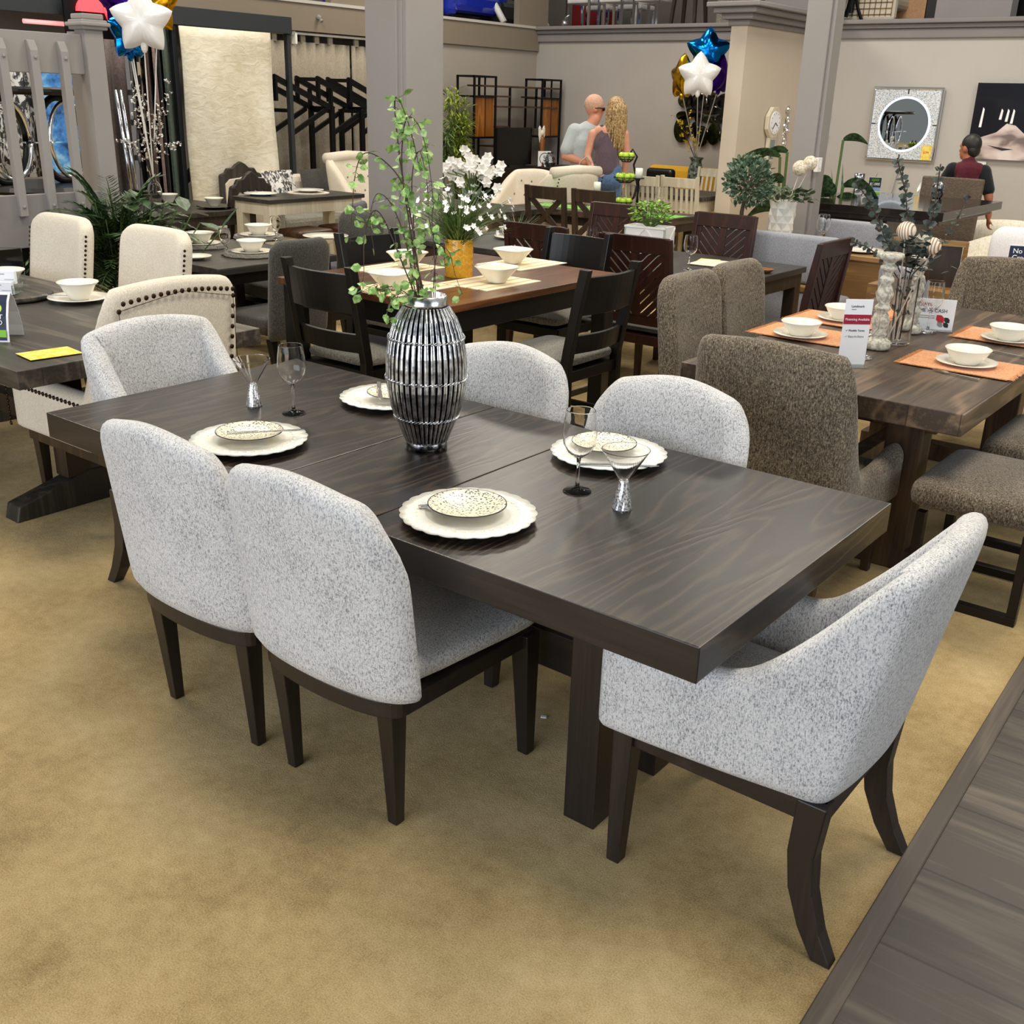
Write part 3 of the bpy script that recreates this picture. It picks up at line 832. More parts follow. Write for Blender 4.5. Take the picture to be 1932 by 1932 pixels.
def bowl(name, label, loc, r=.085, h=.07, grp=None, mat=None):
    o = MB().lathe([(0, 0), (r*.48, 0), (r*.5, h*.1), (r*.72, h*.45), (r*.88, h*.8), (r*1.06, h), (r*1.05, h*1.04), (r*.84, h*.84), (r*.66, h*.45), (r*.4, h*.14), (0, h*.12)], 32).build(name, mat or M['china'], smooth=True, loc=loc)
    return tag(o, label, 'bowl', grp)
def plate(label, loc, r=.14, grp=None, mat=None, name='plate'):
    o = MB().lathe([(0, 0), (r*.55, 0), (r*.66, .008), (r, .017), (r, .021), (r*.64, .012), (r*.5, .006), (0, .006)], 36).build(name, mat or M['china'], smooth=True, loc=loc)
    return tag(o, label, 'plate', grp)
def board(label, name, mat, pts, z0, th=.004, cat='placemat', grp=None):
    cx = sum(p[0] for p in pts)/len(pts); cy = sum(p[1] for p in pts)/len(pts)
    o = MB().prism([(p[0]-cx, p[1]-cy) for p in pts], 0, th).build(name, mat, loc=(cx, cy, z0))
    return tag(o, label, cat, grp)
def text(body, size, mat, par, loc, rot=(PI/2, 0, 0), align='LEFT', name='lettering', ext=.0006):
    c = bpy.data.curves.new(name, 'FONT'); c.body = body; c.size = size; c.align_x = align; c.extrude = ext
    c.materials.append(mat)
    o = bpy.data.objects.new('tmp_text', c); COL.objects.link(o)
    bpy.context.view_layer.update()
    me = bpy.data.meshes.new_from_object(o.evaluated_get(bpy.context.evaluated_depsgraph_get()))
    bpy.data.objects.remove(o)
    o = bpy.data.objects.new(name, me); COL.objects.link(o); o.parent = par; o.location = loc; o.rotation_euler = rot
    return o
# yellow flyer
o = MB().prism([(-.105, -.075), (.105, -.075), (.105, .075), (-.105, .075)], 0, .0015).build('flyer', M['yellowpaper'], loc=(-3.20, 0.44, 0.78), rz=1.45)
tag(o, 'yellow flyer lying near the corner of the grey plank table', 'flyer')
# tent card with green and navy print (its writing is cropped by the frame)
tc = thing('tent_card', 'navy and lime NO CREDIT NEEDED tent card on the grey plank table', 'sign', (-3.63, 0.45, 0.77), math.radians(40))
MB().prism([(0, 0), (.155, 0), (.155, .008), (.115, .115), (.078, .19), (.072, .19), (.04, .115), (0, .008)], -.17, -.168, 'x').build('paper_end', M['paper'], tc) if False else None
mb = MB()
fr = [(-.075, 0), (-.070, .05), (-.055, .11), (-.028, .17), (0, .20)]
for s in (1, -1):
    P = [(y*s*-1, z) for y, z in fr]
    mb.grid(lambda u, v, P=P: (-.17+.25*u, P[min(int(v*4+.001), 4)][0], P[min(int(v*4+.001), 4)][1]), 1, 4)
mb.bb(-.17, .08, -.075, .075, 0, .0015)
mb.build('card', M['paper'], tc, solid=.0015)
mb = MB(); P = [(-.0765, .012), (-.0715, .05), (-.0565, .11), (-.031, .168), (-.009, .192)]
mb.grid(lambda u, v: (-.165+.236*u, P[min(int(v*4+.001), 4)][0], P[min(int(v*4+.001), 4)][1]), 1, 4); mb.build('navy_panel', M['navy'], tc)
MB().grid(lambda u, v: (-.165+.236*u, -.0782+.004*v, .026+.03*v), 1, 1).build('lime_band', M['lime'], tc)
tr = math.radians(66)
text('NO', .058, M['limetext'], tc, (.055, -.052, .122), (tr, 0, 0), 'RIGHT')
text('CREDIT', .027, M['whiteink'], tc, (.058, -.0625, .100), (math.radians(70), 0, 0), 'RIGHT')
text('NEEDED', .027, M['whiteink'], tc, (.058, -.0695, .077), (math.radians(76), 0, 0), 'RIGHT')
# lazy susan, business card holder, acrylic frame, bowls
ls = thing('lazy_susan', 'dark round turntable on the grey plank table under the card holder', 'tray', (-4.47, 0.95, 0.77))
MB().lathe([(0, .012), (.2, .012), (.205, .02), (.205, .032), (.2, .038), (0, .038)], 40).build('disc', M['greytop'], ls, smooth=False, bevel=.002)
MB().lathe([(0, 0), (.1, 0), (.1, .012), (0, .012)], 24).build('swivel', M['blackmetal'], ls)
ch = thing('card_holder', 'clear tiered holder of business cards with red logos on the turntable', 'card holder', (-4.35, 0.90, 0.82), math.radians(40))
for k, (y, z) in enumerate(((-.05, 0), (.0, .045))):
    o = bx('card_stack', M['paper'], ch, -.085, .03, y-.014, y+.014, z+.004, z+.066, .001)
    text('O', .016, M['redink'], o, (-.062, y-.0148, z+.046), (PI/2, 0, 0), 'LEFT')
    bx('name_line', M['greyink'], o, -.043, -.018, y-.0152, y-.0142, z+.05, z+.054, 0)
    bx('text_line', M['greyink'], o, -.02, .024, y-.0152, y-.0142, z+.026, z+.028, 0)
MB().bb(-.09, .035, -.07, .06, 0, .003).bb(.032, .035, -.07, .06, 0, .05).bb(-.09, .035, .018, .021, 0, .12).build('acrylic_tray', M['thinglass'], ch)
af = thing('sign_holder', 'empty clear acrylic sign holder standing among the bowls at the left edge', 'sign holder', (-4.71, 1.10, 0.78), math.radians(45))
bx('panel', M['thinglass'], af, -.062, .062, -.003, .003, .0, .21, .002)
bx('foot', M['thinglass'], af, -.062, .062, -.04, .04, 0, .004, .001)
G2 = 'cream bowls and plates on the left plank table'
bowl('bowl', 'cream bowl at the very left edge behind the card holder', (-4.56, 0.98, 0.83), .095, .075, G2)
plate('white plate under a cream bowl beside the cream nailhead armchair', (-4.17, 1.15, 0.78), .15, G2)
bowl('bowl', 'cream bowl on a plate beside the cream nailhead armchair', (-4.15, 1.14, 0.79), .095, .085, G2)
fk = fork('white handled fork across the plate by the cream nailhead armchair', (-4.18, 1.07, 0.81), .7, 'cutlery on the left plank table')

# ------------------------------------------------------------------ charcoal table with bench and grey chairs
table('dining_table', 'dark charcoal dining table set with bowls and goblets, left of the column', 'table', -5.65, -4.57, 2.30, 3.28, .775, M['smoketop'], M['black'], .045, .08, .07)
bn = thing('bench', 'charcoal upholstered bench on black legs beside the charcoal table', 'bench', (-5.35, 3.44, 0))
cushion(MB(), [(-.62, -.2), (.62, -.2), (.62, .2), (-.62, .2)], .34, .475, .012).build('seat', M['dark_cloth'], bn, smooth=True, sub=1)
bx('seat_rail', M['black'], bn, -.60, .60, -.18, .18, .28, .345)
for x in (-.55, .55):
    for y in (-.15, .15): MB().sweep([(x, y, 0), (x, y, .29)], [.035, .05]).build('leg', M['black'], bn)
G = 'charcoal cloth dining chairs left of the column'
gc = parsons('dining_chair', 'charcoal cloth dining chair with tall back at the near end of the charcoal table', (-4.50, 2.64, 0), PI/2, M['dark_cloth'], M['black'], .47, .49, .97, .08, G, bow=.03)
dup(gc, (-5.15, 3.78, 0), PI, 'charcoal cloth chair whose back shows just left of the grey column')
gg = parsons('dining_chair', 'lighter grey cloth chair back behind the charcoal table next to the column', (-5.90, 4.35, 0), PI/2+.5, M['grey_cloth'], M['black'], .47, .49, .98, .08, None, bow=.03)
G3 = 'cream bowls and plates on the charcoal table'
def woven(label, loc):
    r = thing('woven_charger', label, 'placemat', loc, 0, 'woven round chargers on the charcoal table')
    mb = MB()
    for q in range(5):
        rad = .03+.034*q
        mb.tube([(rad*math.cos(2*PI*k/28), rad*math.sin(2*PI*k/28), .006+.002*((k+q) % 2)) for k in range(29)], .018, 5)
    mb.build('weave', M['cushion'], r)
for i, (nm, px) in enumerate((('nearest the tall charcoal chair', (-4.89, 2.82, 0.78)), ('far middle', (-5.56, 3.42, 0.78)), ('left, by the cream chair', (-5.44, 2.82, 0.78)))):
    woven('grey woven charger on the charcoal table, '+nm, px)
    plate('cream plate on a woven charger, '+nm, (px[0], px[1], .79), .135, G3)
    bowl('bowl', 'cream bowl on the charcoal table, '+nm, (px[0], px[1], .80), .092, .075, G3)
plate('cream square plate beside the column on the charcoal table', (-4.99, 2.45, 0.78), .10, G3)
plate('cream scalloped plate behind the tall charcoal chair', (-5.25, 3.80, 0.78), .17, G3)
gob = None
def goblet(label, loc, k=1.0, grp=None):
    r = thing('goblet', label, 'glass', loc, 0, grp)
    MB().lathe([(0, 0), (.034*k, 0), (.035*k, .003*k), (.012*k, .010*k), (.007*k, .03*k), (.007*k, .05*k), (.012*k, .062*k), (0, .064*k)], 20).build('stem', M['glass'], r, smooth=True)
    MB().lathe([(a*k, z*k) for a, z in ((0, .063), (.014, .066), (.030, .09), (.038, .125), (.037, .165), (.0365, .1705), (.035, .1715), (.0345, .1705), (.0355, .125), (.028, .092), (.012, .07), (0, .068))], 24).build('bowl', M['glass'], r, smooth=True)
    return r
GG = 'water goblets on the charcoal table'
goblet('clear water goblet on the charcoal table left of the bowls', (-4.98, 2.68, 0.78), 1.0, GG)
goblet('clear water goblet on the charcoal table near the white counter stools', (-5.36, 3.42, 0.78), 1.0, GG)

# ------------------------------------------------------------------ tall palm arrangement
pl = thing('potted_palm', 'bushy palm arrangement with dark fronds behind the cream chairs', 'plant', (-5.58, 2.28, 0.90)[:2]+(0,))
MB().lathe([(0, 0), (.15, 0), (.19, .30), (.21, .34), (.19, .34), (.17, .30), (0, .29)], 24).build('pot', M['black'], pl, smooth=True)
pr = random.Random(3); mb = MB(); ml = MB(); mg_ = MB()
camd = Vector((-.80, .60, 0)); camr2 = Vector((.6, .8, 0))
for k in range(96):
    a = pr.uniform(0, 2*PI); e = pr.uniform(.15, 1.25)
    L = pr.uniform(.42, .66)
    p = Vector((0, 0, .74+pr.uniform(-.16, .16))); d = Vector((math.cos(a)*math.cos(e), math.sin(a)*math.cos(e), math.sin(e)))
    if pr.random() < .25: p.z -= .2
    P = []
    for i in range(9):
        q = i/8; P.append(p+d*L*q+Vector((0, 0, -.30*L*q*q*q*(1.4-e*.4))))
    mb.tube([tuple(x) for x in P], [.006*(1-.8*i/8) for i in range(9)], 4)
    for i in range(1, 9):
        for sgn in (1, -1):
            for h in (0, .5):
                q = P[i].lerp(P[i-1], h); tdir = (P[i]-P[i-1]).normalized()
                side = tdir.cross(Vector((0, 0, 1))).normalized()*sgn
                dd = (tdir*.75+side*.8+Vector((0, 0, -.15))).normalized()
                (ml if k % 3 else mg_).leaf(q, dd, Vector((0, 0, 1)), L*.30*(1.15-i/10), .018, -.08)
for k in range(70):
    a = pr.uniform(0, 2*PI); rad = pr.uniform(.25, .62)
    c0 = camr2*(rad*pr.uniform(-.3, 1.2))+camd*pr.uniform(-.25, .25)
    q = Vector((c0.x, c0.y, pr.uniform(.65, 1.12)))
    ml.leaf(q, Vector((pr.uniform(-1, 1), pr.uniform(-1, 1), pr.uniform(-.6, .4))), Vector((0, 0, 1)), pr.uniform(.14, .24), .11, .15)
    mb.tube([(c0.x*.2, c0.y*.2, .34), tuple(q)], .004, 4)
mb.build('stems', M['stem'], pl); ml.build('dark_fronds', M['darkleaf'], pl); mg_.build('pale_fronds', M['leaf'], pl)

# ------------------------------------------------------------------ raised platform with railing
PFX = -6.0
struct(MB().bb(-9.3, PFX, -3.0, 2.55, .94, 1.02).build('floor_platform', M['carpet']))
struct(MB().bb(PFX, PFX+.05, -3.0, 2.42, .80, 1.13).build('trim_6', M['ledge'], bevel=.004))
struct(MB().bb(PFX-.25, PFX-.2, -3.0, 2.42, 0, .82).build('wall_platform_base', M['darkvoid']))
rl = thing('railing', 'grey painted wooden railing with square newel post on the raised platform', 'railing', (PFX, .14, 0))
bx('top_rail', M['column'], rl, -.03, .03, -2.2, 2.275, 1.86, 2.10, .005)
for k in range(9):
    y = 2.115-.203*k
    mb = MB(); mb.prism([(.03, 1.0), (.085, 1.0), (.085, 1.99), (.055, 2.05), (.03, 2.05)], y-.026, y+.026, 'y')
    b_ = mb.build('baluster', M['column'], rl, bevel=.004)
    mb = MB(); mb.sph((.088, y, 1.95), .011, 8, 5); mb.sph((.088, y, 1.06), .011, 8, 5); mb.build('bolt', M['column'], b_)
np_ = bx('newel_post', M['column'], rl, -.05, .075, 2.275, 2.405, .82, 2.14, .005)
mb = MB(); mb.bb(-.075, .10, 2.25, 2.43, 2.13, 2.19); mb.bb(-.06, .085, 2.265, 2.415, 2.19, 2.225); mb.bb(-.09, .115, 2.235, 2.445, 2.15, 2.175)
mb.build('post_cap', M['column'], np_, bevel=.008)
bx('post_back', M['column'], rl, -.16, -.05, 2.285, 2.395, .82, 2.12, .005)
# things on the platform
G = 'black ring back dining tables on the platform'
tb = thing('glass_table', 'black oval ring pedestal table with glass shelf on the raised platform', 'table', (-7.4, 2.78, 1.021))
MB().lathe([(0, .70), (.46, .70), (.48, .72), (.48, .745), (.46, .755), (0, .755)], 40).build('tabletop', M['black'], tb, smooth=False, bevel=.004)
MB().lathe([(0, 0), (.48, 0), (.50, .02), (.48, .05), (0, .05)], 40).build('base', M['black'], tb)
for y in (-.27, .21):
    mb = MB(); mb.tube([(0, y+.02+.19*math.cos(2*PI*k/30), .375+.31*math.sin(2*PI*k/30)) for k in range(31)], .028, 8); mb.build('black_ring', M['black'], tb, smooth=True)
    mb = MB(); mb.tube([(.12, y+.02+.16*math.cos(2*PI*k/30), .375+.28*math.sin(2*PI*k/30)) for k in range(31)], .016, 8); mb.build('chrome_ring', M['chrome'], tb, smooth=True)
bx('glass_shelf', M['thinglass'], tb, -.25, .25, -.4, .4, .36, .372, 0)
def zebra():
    m, nt, b = newmat('zebra_cloth')
    n1 = noise(nt, coords(nt, (1, 1, .55)), 17, 3, .6, 1.5)
    r = ramp(nt, [(.46, lin('#2b2a2b')), (.53, lin('#d6d4d1'))]); nt.links.new(n1, r.inputs[0]); nt.links.new(r.outputs[0], b.inputs['Base Color'])
    return m
M['zebra'] = zebra()
def wavy(mb, y0, y1, x, z0, z1, amp=.03, per=.12, n=60):
    mb.grid(lambda u, v: (x+amp*math.sin(2*PI*(y0+(y1-y0)*u)/per)*(1-.3*v), y0+(y1-y0)*u, z0+(z1-z0)*v), n, 4)
mb = MB(); wavy(mb, 2.4, 3.76, -8.9, 1.0, 2.12, .03, .16)
tag(mb.build('curtain', M['zebra'], smooth=True, solid=.006), 'black and white zebra patterned curtain behind the platform railing', 'curtain')
def bluepic():
    m, nt, b = newmat('blue_print')
    f = noise(nt, coords(nt, (1, 1, 1)), 5, 4, .6)
    r = ramp(nt, [(.35, lin('#1c3a74')), (.5, lin('#4a8fd8')), (.62, lin('#9ad0e6'))]); nt.links.new(f, r.inputs[0]); nt.links.new(r.outputs[0], b.inputs['Base Color'])
    return m
pc = thing('picture', 'tall blue seascape picture panel beside the newel post', 'picture', (-8.75, 3.93, 1.02))
bx('canvas', bluepic(), pc, -.02, .02, -.28, .20, .02, 1.06, .004)
bx('frame', M['ledge'], pc, -.03, .015, -.30, .22, .0, 1.08, .004)
ns = thing('neon_sign', 'red lit neon sign partly hidden behind newel post and star balloon', 'sign', (-8.85, 4.47, 2.41))
neon = plain('red_neon', '#ff5a5a', .4, emit='#ff2a38', es=2.2)
mb = MB(); mb.prism([(.14*math.cos(PI*k/14)-.20, .13*math.sin(PI*k/14)+.02) for k in range(15)], 0, .03, 'x'); mb.build('lit_dome', neon, ns)
text('WAT', .20, neon, ns, (.03, -.08, -.07), (PI/2, 0, PI/2), 'LEFT', 'lettering', .01)
bx('backing', M['blackmetal'], ns, -.03, -.005, -.45, .55, -.2, .16, 0)
tag(MB().cyl((0, -.30, 0), (0, .30, 0), .02).build('lamp_tube', neon if False else plain('pink_tube', '#f2c9c8', .3, emit='#ff9a9a', es=.8), loc=(-9.00, 4.00, 2.32)), 'pink lit tube lamp above the platform rail', 'lamp')

# ------------------------------------------------------------------ black counter-height table with walnut top
t = table('counter_table', 'black counter-height table with glossy walnut top set with striped mats', 'table', -3.45, -2.30, 1.83, 3.28, .91, M['walnut'], M['black'], .035, .09, .10, .02)
def ladder_chair(label, loc, rz):
    r = thing('counter_chair', label, 'chair', loc, rz, 'black counter chairs with wide back slats and olive cushions')
    for s in (1, -1):
        MB().sweep([(s*.215, -.27, 0), (s*.215, -.20, .40), (s*.215, -.20, .62), (s*.215, -.245, .88), (s*.215, -.285, 1.07)], [(.038, .05)]*5).build('rear_post', M['black'], r, bevel=.004)
        MB().sweep([(s*.205, .19, 0), (s*.205, .18, .57)], [.034, .042]).build('leg', M['black'], r, bevel=.003)
    for z0, z1, y in ((.855, 1.035, -.257), (.665, .755, -.212)):
        mb = MB()
        mb.grid(lambda u, v: (-.20+.40*u, y-.03*math.sin(PI*u)-(z0+(z1-z0)*v-z0)*.17, z0+(z1-z0)*v), 10, 2)
        mb.build('back_slat', M['black'], r, solid=.018, bevel=.003)
    mb = MB(); mb.bb(-.22, .22, -.21, .21, .52, .575); mb.build('seat_rail', M['black'], r, bevel=.004)
    cushion(MB(), seatpoly(.47, .43, .235, -.20, .05), .575, .635, .02).build('seat', M['cushion'], r, smooth=True, sub=1)
    mb = MB(); mb.box((0, .185, .20), (.38, .022, .035)); mb.build('stretcher', M['black'], r)
    for s in (1, -1):
        for z in (.16, .30): MB().bar((s*.21, -.235, z), (s*.205, .185, z), .02, .03).build('stretcher', M['black'], r)
    return r
lc = ladder_chair('black counter chair nearest the striped vase, back towards the dark table', (-2.875, 1.88, 0), 0)
dup(lc, (-2.18, 2.55, 0), PI/2, 'black counter chair on the right side of the walnut topped table')
dup(lc, (-2.83, 3.34, 0), PI, 'black counter chair at the far side, glossy back slat facing the camera')
dup(lc, (-3.33, 2.63, 0), -PI/2, 'black counter chair on the left side of the walnut topped table')
def stripes():
    m, nt, b = newmat('striped_mat')
    k = nt.nodes.new('ShaderNodeSeparateXYZ'); nt.links.new(coords(nt, (1, 1, 1)), k.inputs[0])
    q = mth(nt, 'FRACT', mth(nt, 'MULTIPLY', k.outputs[0], 13.0))
    r = ramp(nt, [(.0, lin('#efe6c4')), (.30, lin('#efe6c4')), (.33, lin('#d79a78')), (.50, lin('#e8d9ae')), (.62, lin('#b9c08a')), (.70, lin('#f0e7c8')), (1, lin('#efe2b6'))])
    r.color_ramp.interpolation = 'CONSTANT'
    nt.links.new(q, r.inputs[0]); nt.links.new(r.outputs[0], b.inputs['Base Color']); b.inputs['Roughness'].default_value = .9
    return m
M['stripe'] = stripes()
CT = .911
Gm = 'striped placemats on the walnut topped table'; Gb = 'cream square bowls on the walnut topped table'
for nm, c, rz in (('near left', (-2.79, 2.06, 0.91), 0), ('far left', (-3.24, 2.49, 0.91), 0), ('near right', (-2.60, 2.51, 0.91), 0), ('far right', (-2.89, 3.15, 0.91), 0)):
    o = MB().prism([(-.16, -.22), (.16, -.22), (.16, .22), (-.16, .22)], 0, .003).build('placemat', M['stripe'], loc=c)
    tag(o, 'yellow and orange striped placemat, %s on the walnut topped table' % nm, 'placemat', Gm)
for nm, c in (('behind the drooping vine, far left', (-3.21, 2.54, 0.92)), ('behind the drooping vine, near left', (-2.78, 1.97, 0.92)), ('far right', (-2.91, 3.09, 0.92)), ('near right by the yellow vase', (-2.55, 2.50, 0.92))):
    o = MB().lathe([(0, 0), (.045, 0), (.047, .008), (.072, .038), (.098, .068), (.108, .075), (.107, .079), (.094, .072), (.066, .040), (.04, .012), (0, .010)], 40, rad=lambda a, q, z: 1+.07*math.cos(4*a)*-1).build('bowl', M['china'], smooth=True, loc=c)
    tag(o, 'cream square rimmed bowl on a striped mat, '+nm, 'bowl', Gb)
vs = thing('flower_vase', 'mustard yellow embossed cylinder vase on the walnut topped table', 'vase', (-2.83, 2.53, 0.91))
MB().lathe([(0, 0), (.068, 0), (.072, .004), (.072, .192), (.070, .196), (.066, .192), (.066, .02), (0, .02)], 36).build('body', plain('yellow_glaze', '#e0aa2e', .3, coat=.3), vs, smooth=True, bevel=0)
mb = MB()
for j in range(5):
    for k in range(12):
        a = 2*PI*(k+.5*(j % 2))/12; z = .022+.037*j
        for rad in (.016, .009):
            mb.tube([(.0725*math.cos(a+rad*math.cos(q)/.072), .0725*math.sin(a+rad*math.cos(q)/.072), z+rad*math.sin(q)) for q in [2*PI*i/12 for i in range(13)]], .0012, 4)
mb.build('embossed_pattern', plain('yellow_glaze_ridge', '#d3992a', .3), vs, smooth=True)
fr_ = random.Random(9)
def spray(name, label, loc, n, hmin, hmax, spread, leafm, petm, cat='plant', fl=True, grass=70, psize=.018, r0=.03, kinds=4):
    r = thing(name, label, cat, loc)
    st = MB(); lf = MB(); ft = MB()
    for k in range(n):
        a = fr_.uniform(0, 2*PI); s = spread*math.sqrt(fr_.random()); h = fr_.uniform(hmin, hmax)*(1-.35*(s/spread)**2)
        b = fr_.uniform(0, 2*PI)
        p0 = Vector((r0*math.cos(b)*fr_.random(), r0*math.sin(b)*fr_.random(), 0)); p3 = Vector((s*math.cos(a), s*math.sin(a), h))
        p1 = p0.lerp(p3, .35)+Vector((0, 0, h*.16)); p2 = p0.lerp(p3, .72)+Vector((0, 0, h*.12))
        st.tube([tuple(p0), tuple(p1), tuple(p2), tuple(p3)], [.0022, .002, .0016, .001], 4)
        if fl:
            ax = (p3-p2).normalized()
            for q in range(kinds+1):
                w = 2*PI*q/(kinds+1); x = ax.orthogonal().normalized(); y = ax.cross(x)
                d = (x*math.cos(w)+y*math.sin(w)+ax*.35)
                ft.leaf(p3, d, ax, psize, psize*.8, -.2)
    for k in range(grass):
        a = fr_.uniform(0, 2*PI); s = spread*fr_.uniform(.3, 1.15); h = fr_.uniform(hmin*.3, hmax*.8)
        p0 = Vector((r0*math.cos(a)*.5, r0*math.sin(a)*.5, 0)); p3 = Vector((s*math.cos(a), s*math.sin(a), h))
        p1 = p0.lerp(p3, .4)+Vector((0, 0, h*.3)); w = Vector((-math.sin(a), math.cos(a), 0))*.003
        lf.add([tuple(p0-w), tuple(p0+w), tuple(p1+w), tuple(p1-w), tuple(p3)], [(0, 1, 2, 3), (3, 2, 4)])
    st.build('stems', M['stem'], r)
    if lf.v: lf.build('blades', leafm, r)
    if ft.v: ft.build('blossoms', petm, r)
    return r
yl = (-2.83, 2.53, 0.91)
spray('flower_spray', 'spray of small white star flowers in the mustard yellow vase', (yl[0], yl[1], 1.06), 110, .12, .36, .29, M['leaf'], M['petal'], 'flowers', True, 340, .0175)
# ------------------------------------------------------------------ lattice-back chairs and smoke brown table
t = table('dining_table', 'smoke brown dining table between the lattice back chairs and grey benches', 'table', -4.75, -2.08, 4.30, 5.30, .775, M['smoketop'], M['darkbrown'], .04, .085, .09, .02)
def lattice_chair(label, loc, rz):
    r = thing('dining_chair', label, 'chair', loc, rz, 'dark brown dining chairs with herringbone lattice backs')
    W = .235
    for s in (1, -1):
        MB().sweep([(s*W, -.26, 0), (s*W, -.215, .44), (s*W, -.235, .70), (s*W, -.285, 1.04)], [(.036, .046), (.04, .052), (.04, .048), (.036, .036)]).build('rear_post', M['redwood'], r, bevel=.004)
        MB().sweep([(s*.215, .21, 0), (s*.215, .205, .42)], [.034, .046]).build('leg', M['redwood'], r, bevel=.003)
    yb = lambda z: -.235-.147*(z-.70)
    def slab(x0, x1, z0, z1, th, mb):
        mb.add([(x, yb(z)+o, z) for o in (-th/2, th/2) for x, z in ((x0, z0), (x1, z0), (x1, z1), (x0, z1))], [(0, 1, 2, 3), (7, 6, 5, 4), (0, 4, 5, 1), (1, 5, 6, 2), (2, 6, 7, 3), (3, 7, 4, 0)])
    mb = MB(); slab(-W, W, .945, 1.045, .03, mb); mb.build('crest_rail', M['redwood'], r, bevel=.004)
    mb = MB(); slab(-W, W, .50, .555, .03, mb); mb.build('lower_rail', M['redwood'], r, bevel=.003)
    mb = MB(); slab(-.026, .026, .555, .945, .022, mb); slab(-W, -W+.05, .555, .945, .02, mb); slab(W-.05, W, .555, .945, .02, mb); mb.build('centre_stile', M['redwood'], r, bevel=.002)
    mb = MB(); z0, z1 = .555, .945; pitch = .062; hh = .049; sl = .95
    for s in (1, -1):
        xa, xb = .008, W-.05
        k = -5
        while k < 9:
            zs = z0+k*pitch
            # V-shaped: slats climb from the centre outwards
            pts = []
            lo = lambda x: zs+sl*(x-xa); hi = lambda x: zs+hh+sl*(x-xa)
            N = 8; bot = []; top = []
            for i in range(N+1):
                x = xa+(xb-xa)*i/N; a = max(z0, min(z1, lo(x))); b = max(z0, min(z1, hi(x)))
                bot.append((x, a)); top.append((x, b))
            if max(b[1]-a[1] for a, b in zip(bot, top)) > .004:
                for i in range(N):
                    q = (bot[i], bot[i+1], top[i+1], top[i])
                    if q[3][1]-q[0][1] < .001 and q[2][1]-q[1][1] < .001: continue
                    mb.add([(s*x, yb(z)+o, z) for o in (-.007, .007) for x, z in q], [(0, 1, 2, 3), (7, 6, 5, 4), (0, 4, 5, 1), (2, 6, 7, 3)])
            k += 1
    mb.build('lattice_slats', M['redwood'], r)
    bx('seat_rail', M['redwood'], r, -.235, .235, -.22, .23, .38, .44)
    cushion(MB(), seatpoly(.48, .45, .245, -.20, .03), .44, .485, .012).build('seat', M['dark_cloth'], r, smooth=True, sub=1)
    return r
lt = lattice_chair('dark lattice back chair nearest the camera, between black counter table and brown tweed chair', (-2.58, 4.14, 0), 0)
dup(lt, (-3.33, 4.14, 0), 0, 'dark lattice back chair partly hidden behind the black counter chair and white flowers')
dup(lt, (-2.86, 5.28, 0), PI, 'lattice back chair on the far side of the smoke brown table, before the grey bench')
dup(lt, (-3.80, 5.28, 0), PI, 'lattice back chair just left of the white planter box')
dup(lt, (-1.93, 4.66, 0), PI/2, 'lattice back chair seen edge-on at the right end of the smoke brown table')
px_ = (-3.20, 5.06, .776)
PH = .19
pb = thing('planter_box', 'white wooden planter box with crossed panels on the smoke brown table', 'planter', px_, .12)
MB().bb(-.16, .16, -.09, .09, 0, .01).bb(-.16, .16, -.09, -.075, 0, PH).bb(-.16, .16, .075, .09, 0, PH).bb(-.16, -.145, -.09, .09, 0, PH).bb(.145, .16, -.09, .09, 0, PH).build('box', M['white_paint'], pb, bevel=.002)
mb = MB()
mb.bar((-.15, -.092, .012), (0, -.092, PH-.012), .012, .006, (0, 1, 0)); mb.bar((.15, -.092, .012), (0, -.092, PH-.012), .012, .006, (0, 1, 0))
mb.bb(-.16, .16, -.095, -.088, PH-.014, PH); mb.bb(-.16, .16, -.095, -.088, 0, .014); mb.bar((.162, -.08, .012), (.162, .08, PH-.012), .006, .012)
mb.build('cross_trim', M['white_paint'], pb)
MB().bb(-.145, .145, -.075, .075, .14, PH-.008).build('white_pebbles', speck('pebbles', '#d9d9d4', '#ffffff', 90, .6), pb)
def bushy(name, label, loc, n, rx, ry, rz_, leafm, L, cat='plant', stems=True, base=0, seed=1, W=.7):
    q = random.Random(seed); r = thing(name, label, cat, loc); lf = MB(); st = MB()
    for k in range(n):
        a = q.uniform(0, 2*PI); e = q.uniform(-.5, 1); m = q.uniform(.35, 1)**.5
        p = Vector((rx*m*math.cos(a)*math.cos(e*1.2), ry*m*math.sin(a)*math.cos(e*1.2), base+rz_+rz_*m*math.sin(e*1.4)))
        d = Vector((math.cos(a), math.sin(a), q.uniform(-.5, .9)))
        lf.leaf(p, d, Vector((q.uniform(-.5, .5), q.uniform(-.5, .5), 1)), L*q.uniform(.7, 1.2), L*W, .15)
        if stems and k % 5 == 0: st.tube([(p.x*.15, p.y*.15, base*.3), tuple(p*.6+Vector((0, 0, base*.2))), tuple(p)], .0018, 4)
    lf.build('leaves', leafm, r)
    if st.v: st.build('stems', M['stem'], r)
    return r
bushy('leafy_plant', 'bright green leafy plant growing in the white planter box', (px_[0], px_[1], px_[2]+.175), 300, .17, .10, .09, M['brightleaf'], .035, seed=4)
wn = goblet
def small_tumbler(label, loc, grp=None, k=1):
    o = MB().lathe([(a*k, z*k) for a, z in ((0, 0), (.028, 0), (.034, .006), (.043, .04), (.041, .075), (.0345, .104), (.034, .1055), (.033, .1055), (.0325, .104), (.039, .075), (.041, .04), (.033, .012), (0, .008))], 24).build('stemless_glass', M['glass'], smooth=True, loc=loc)
    return tag(o, label, 'glass', grp)
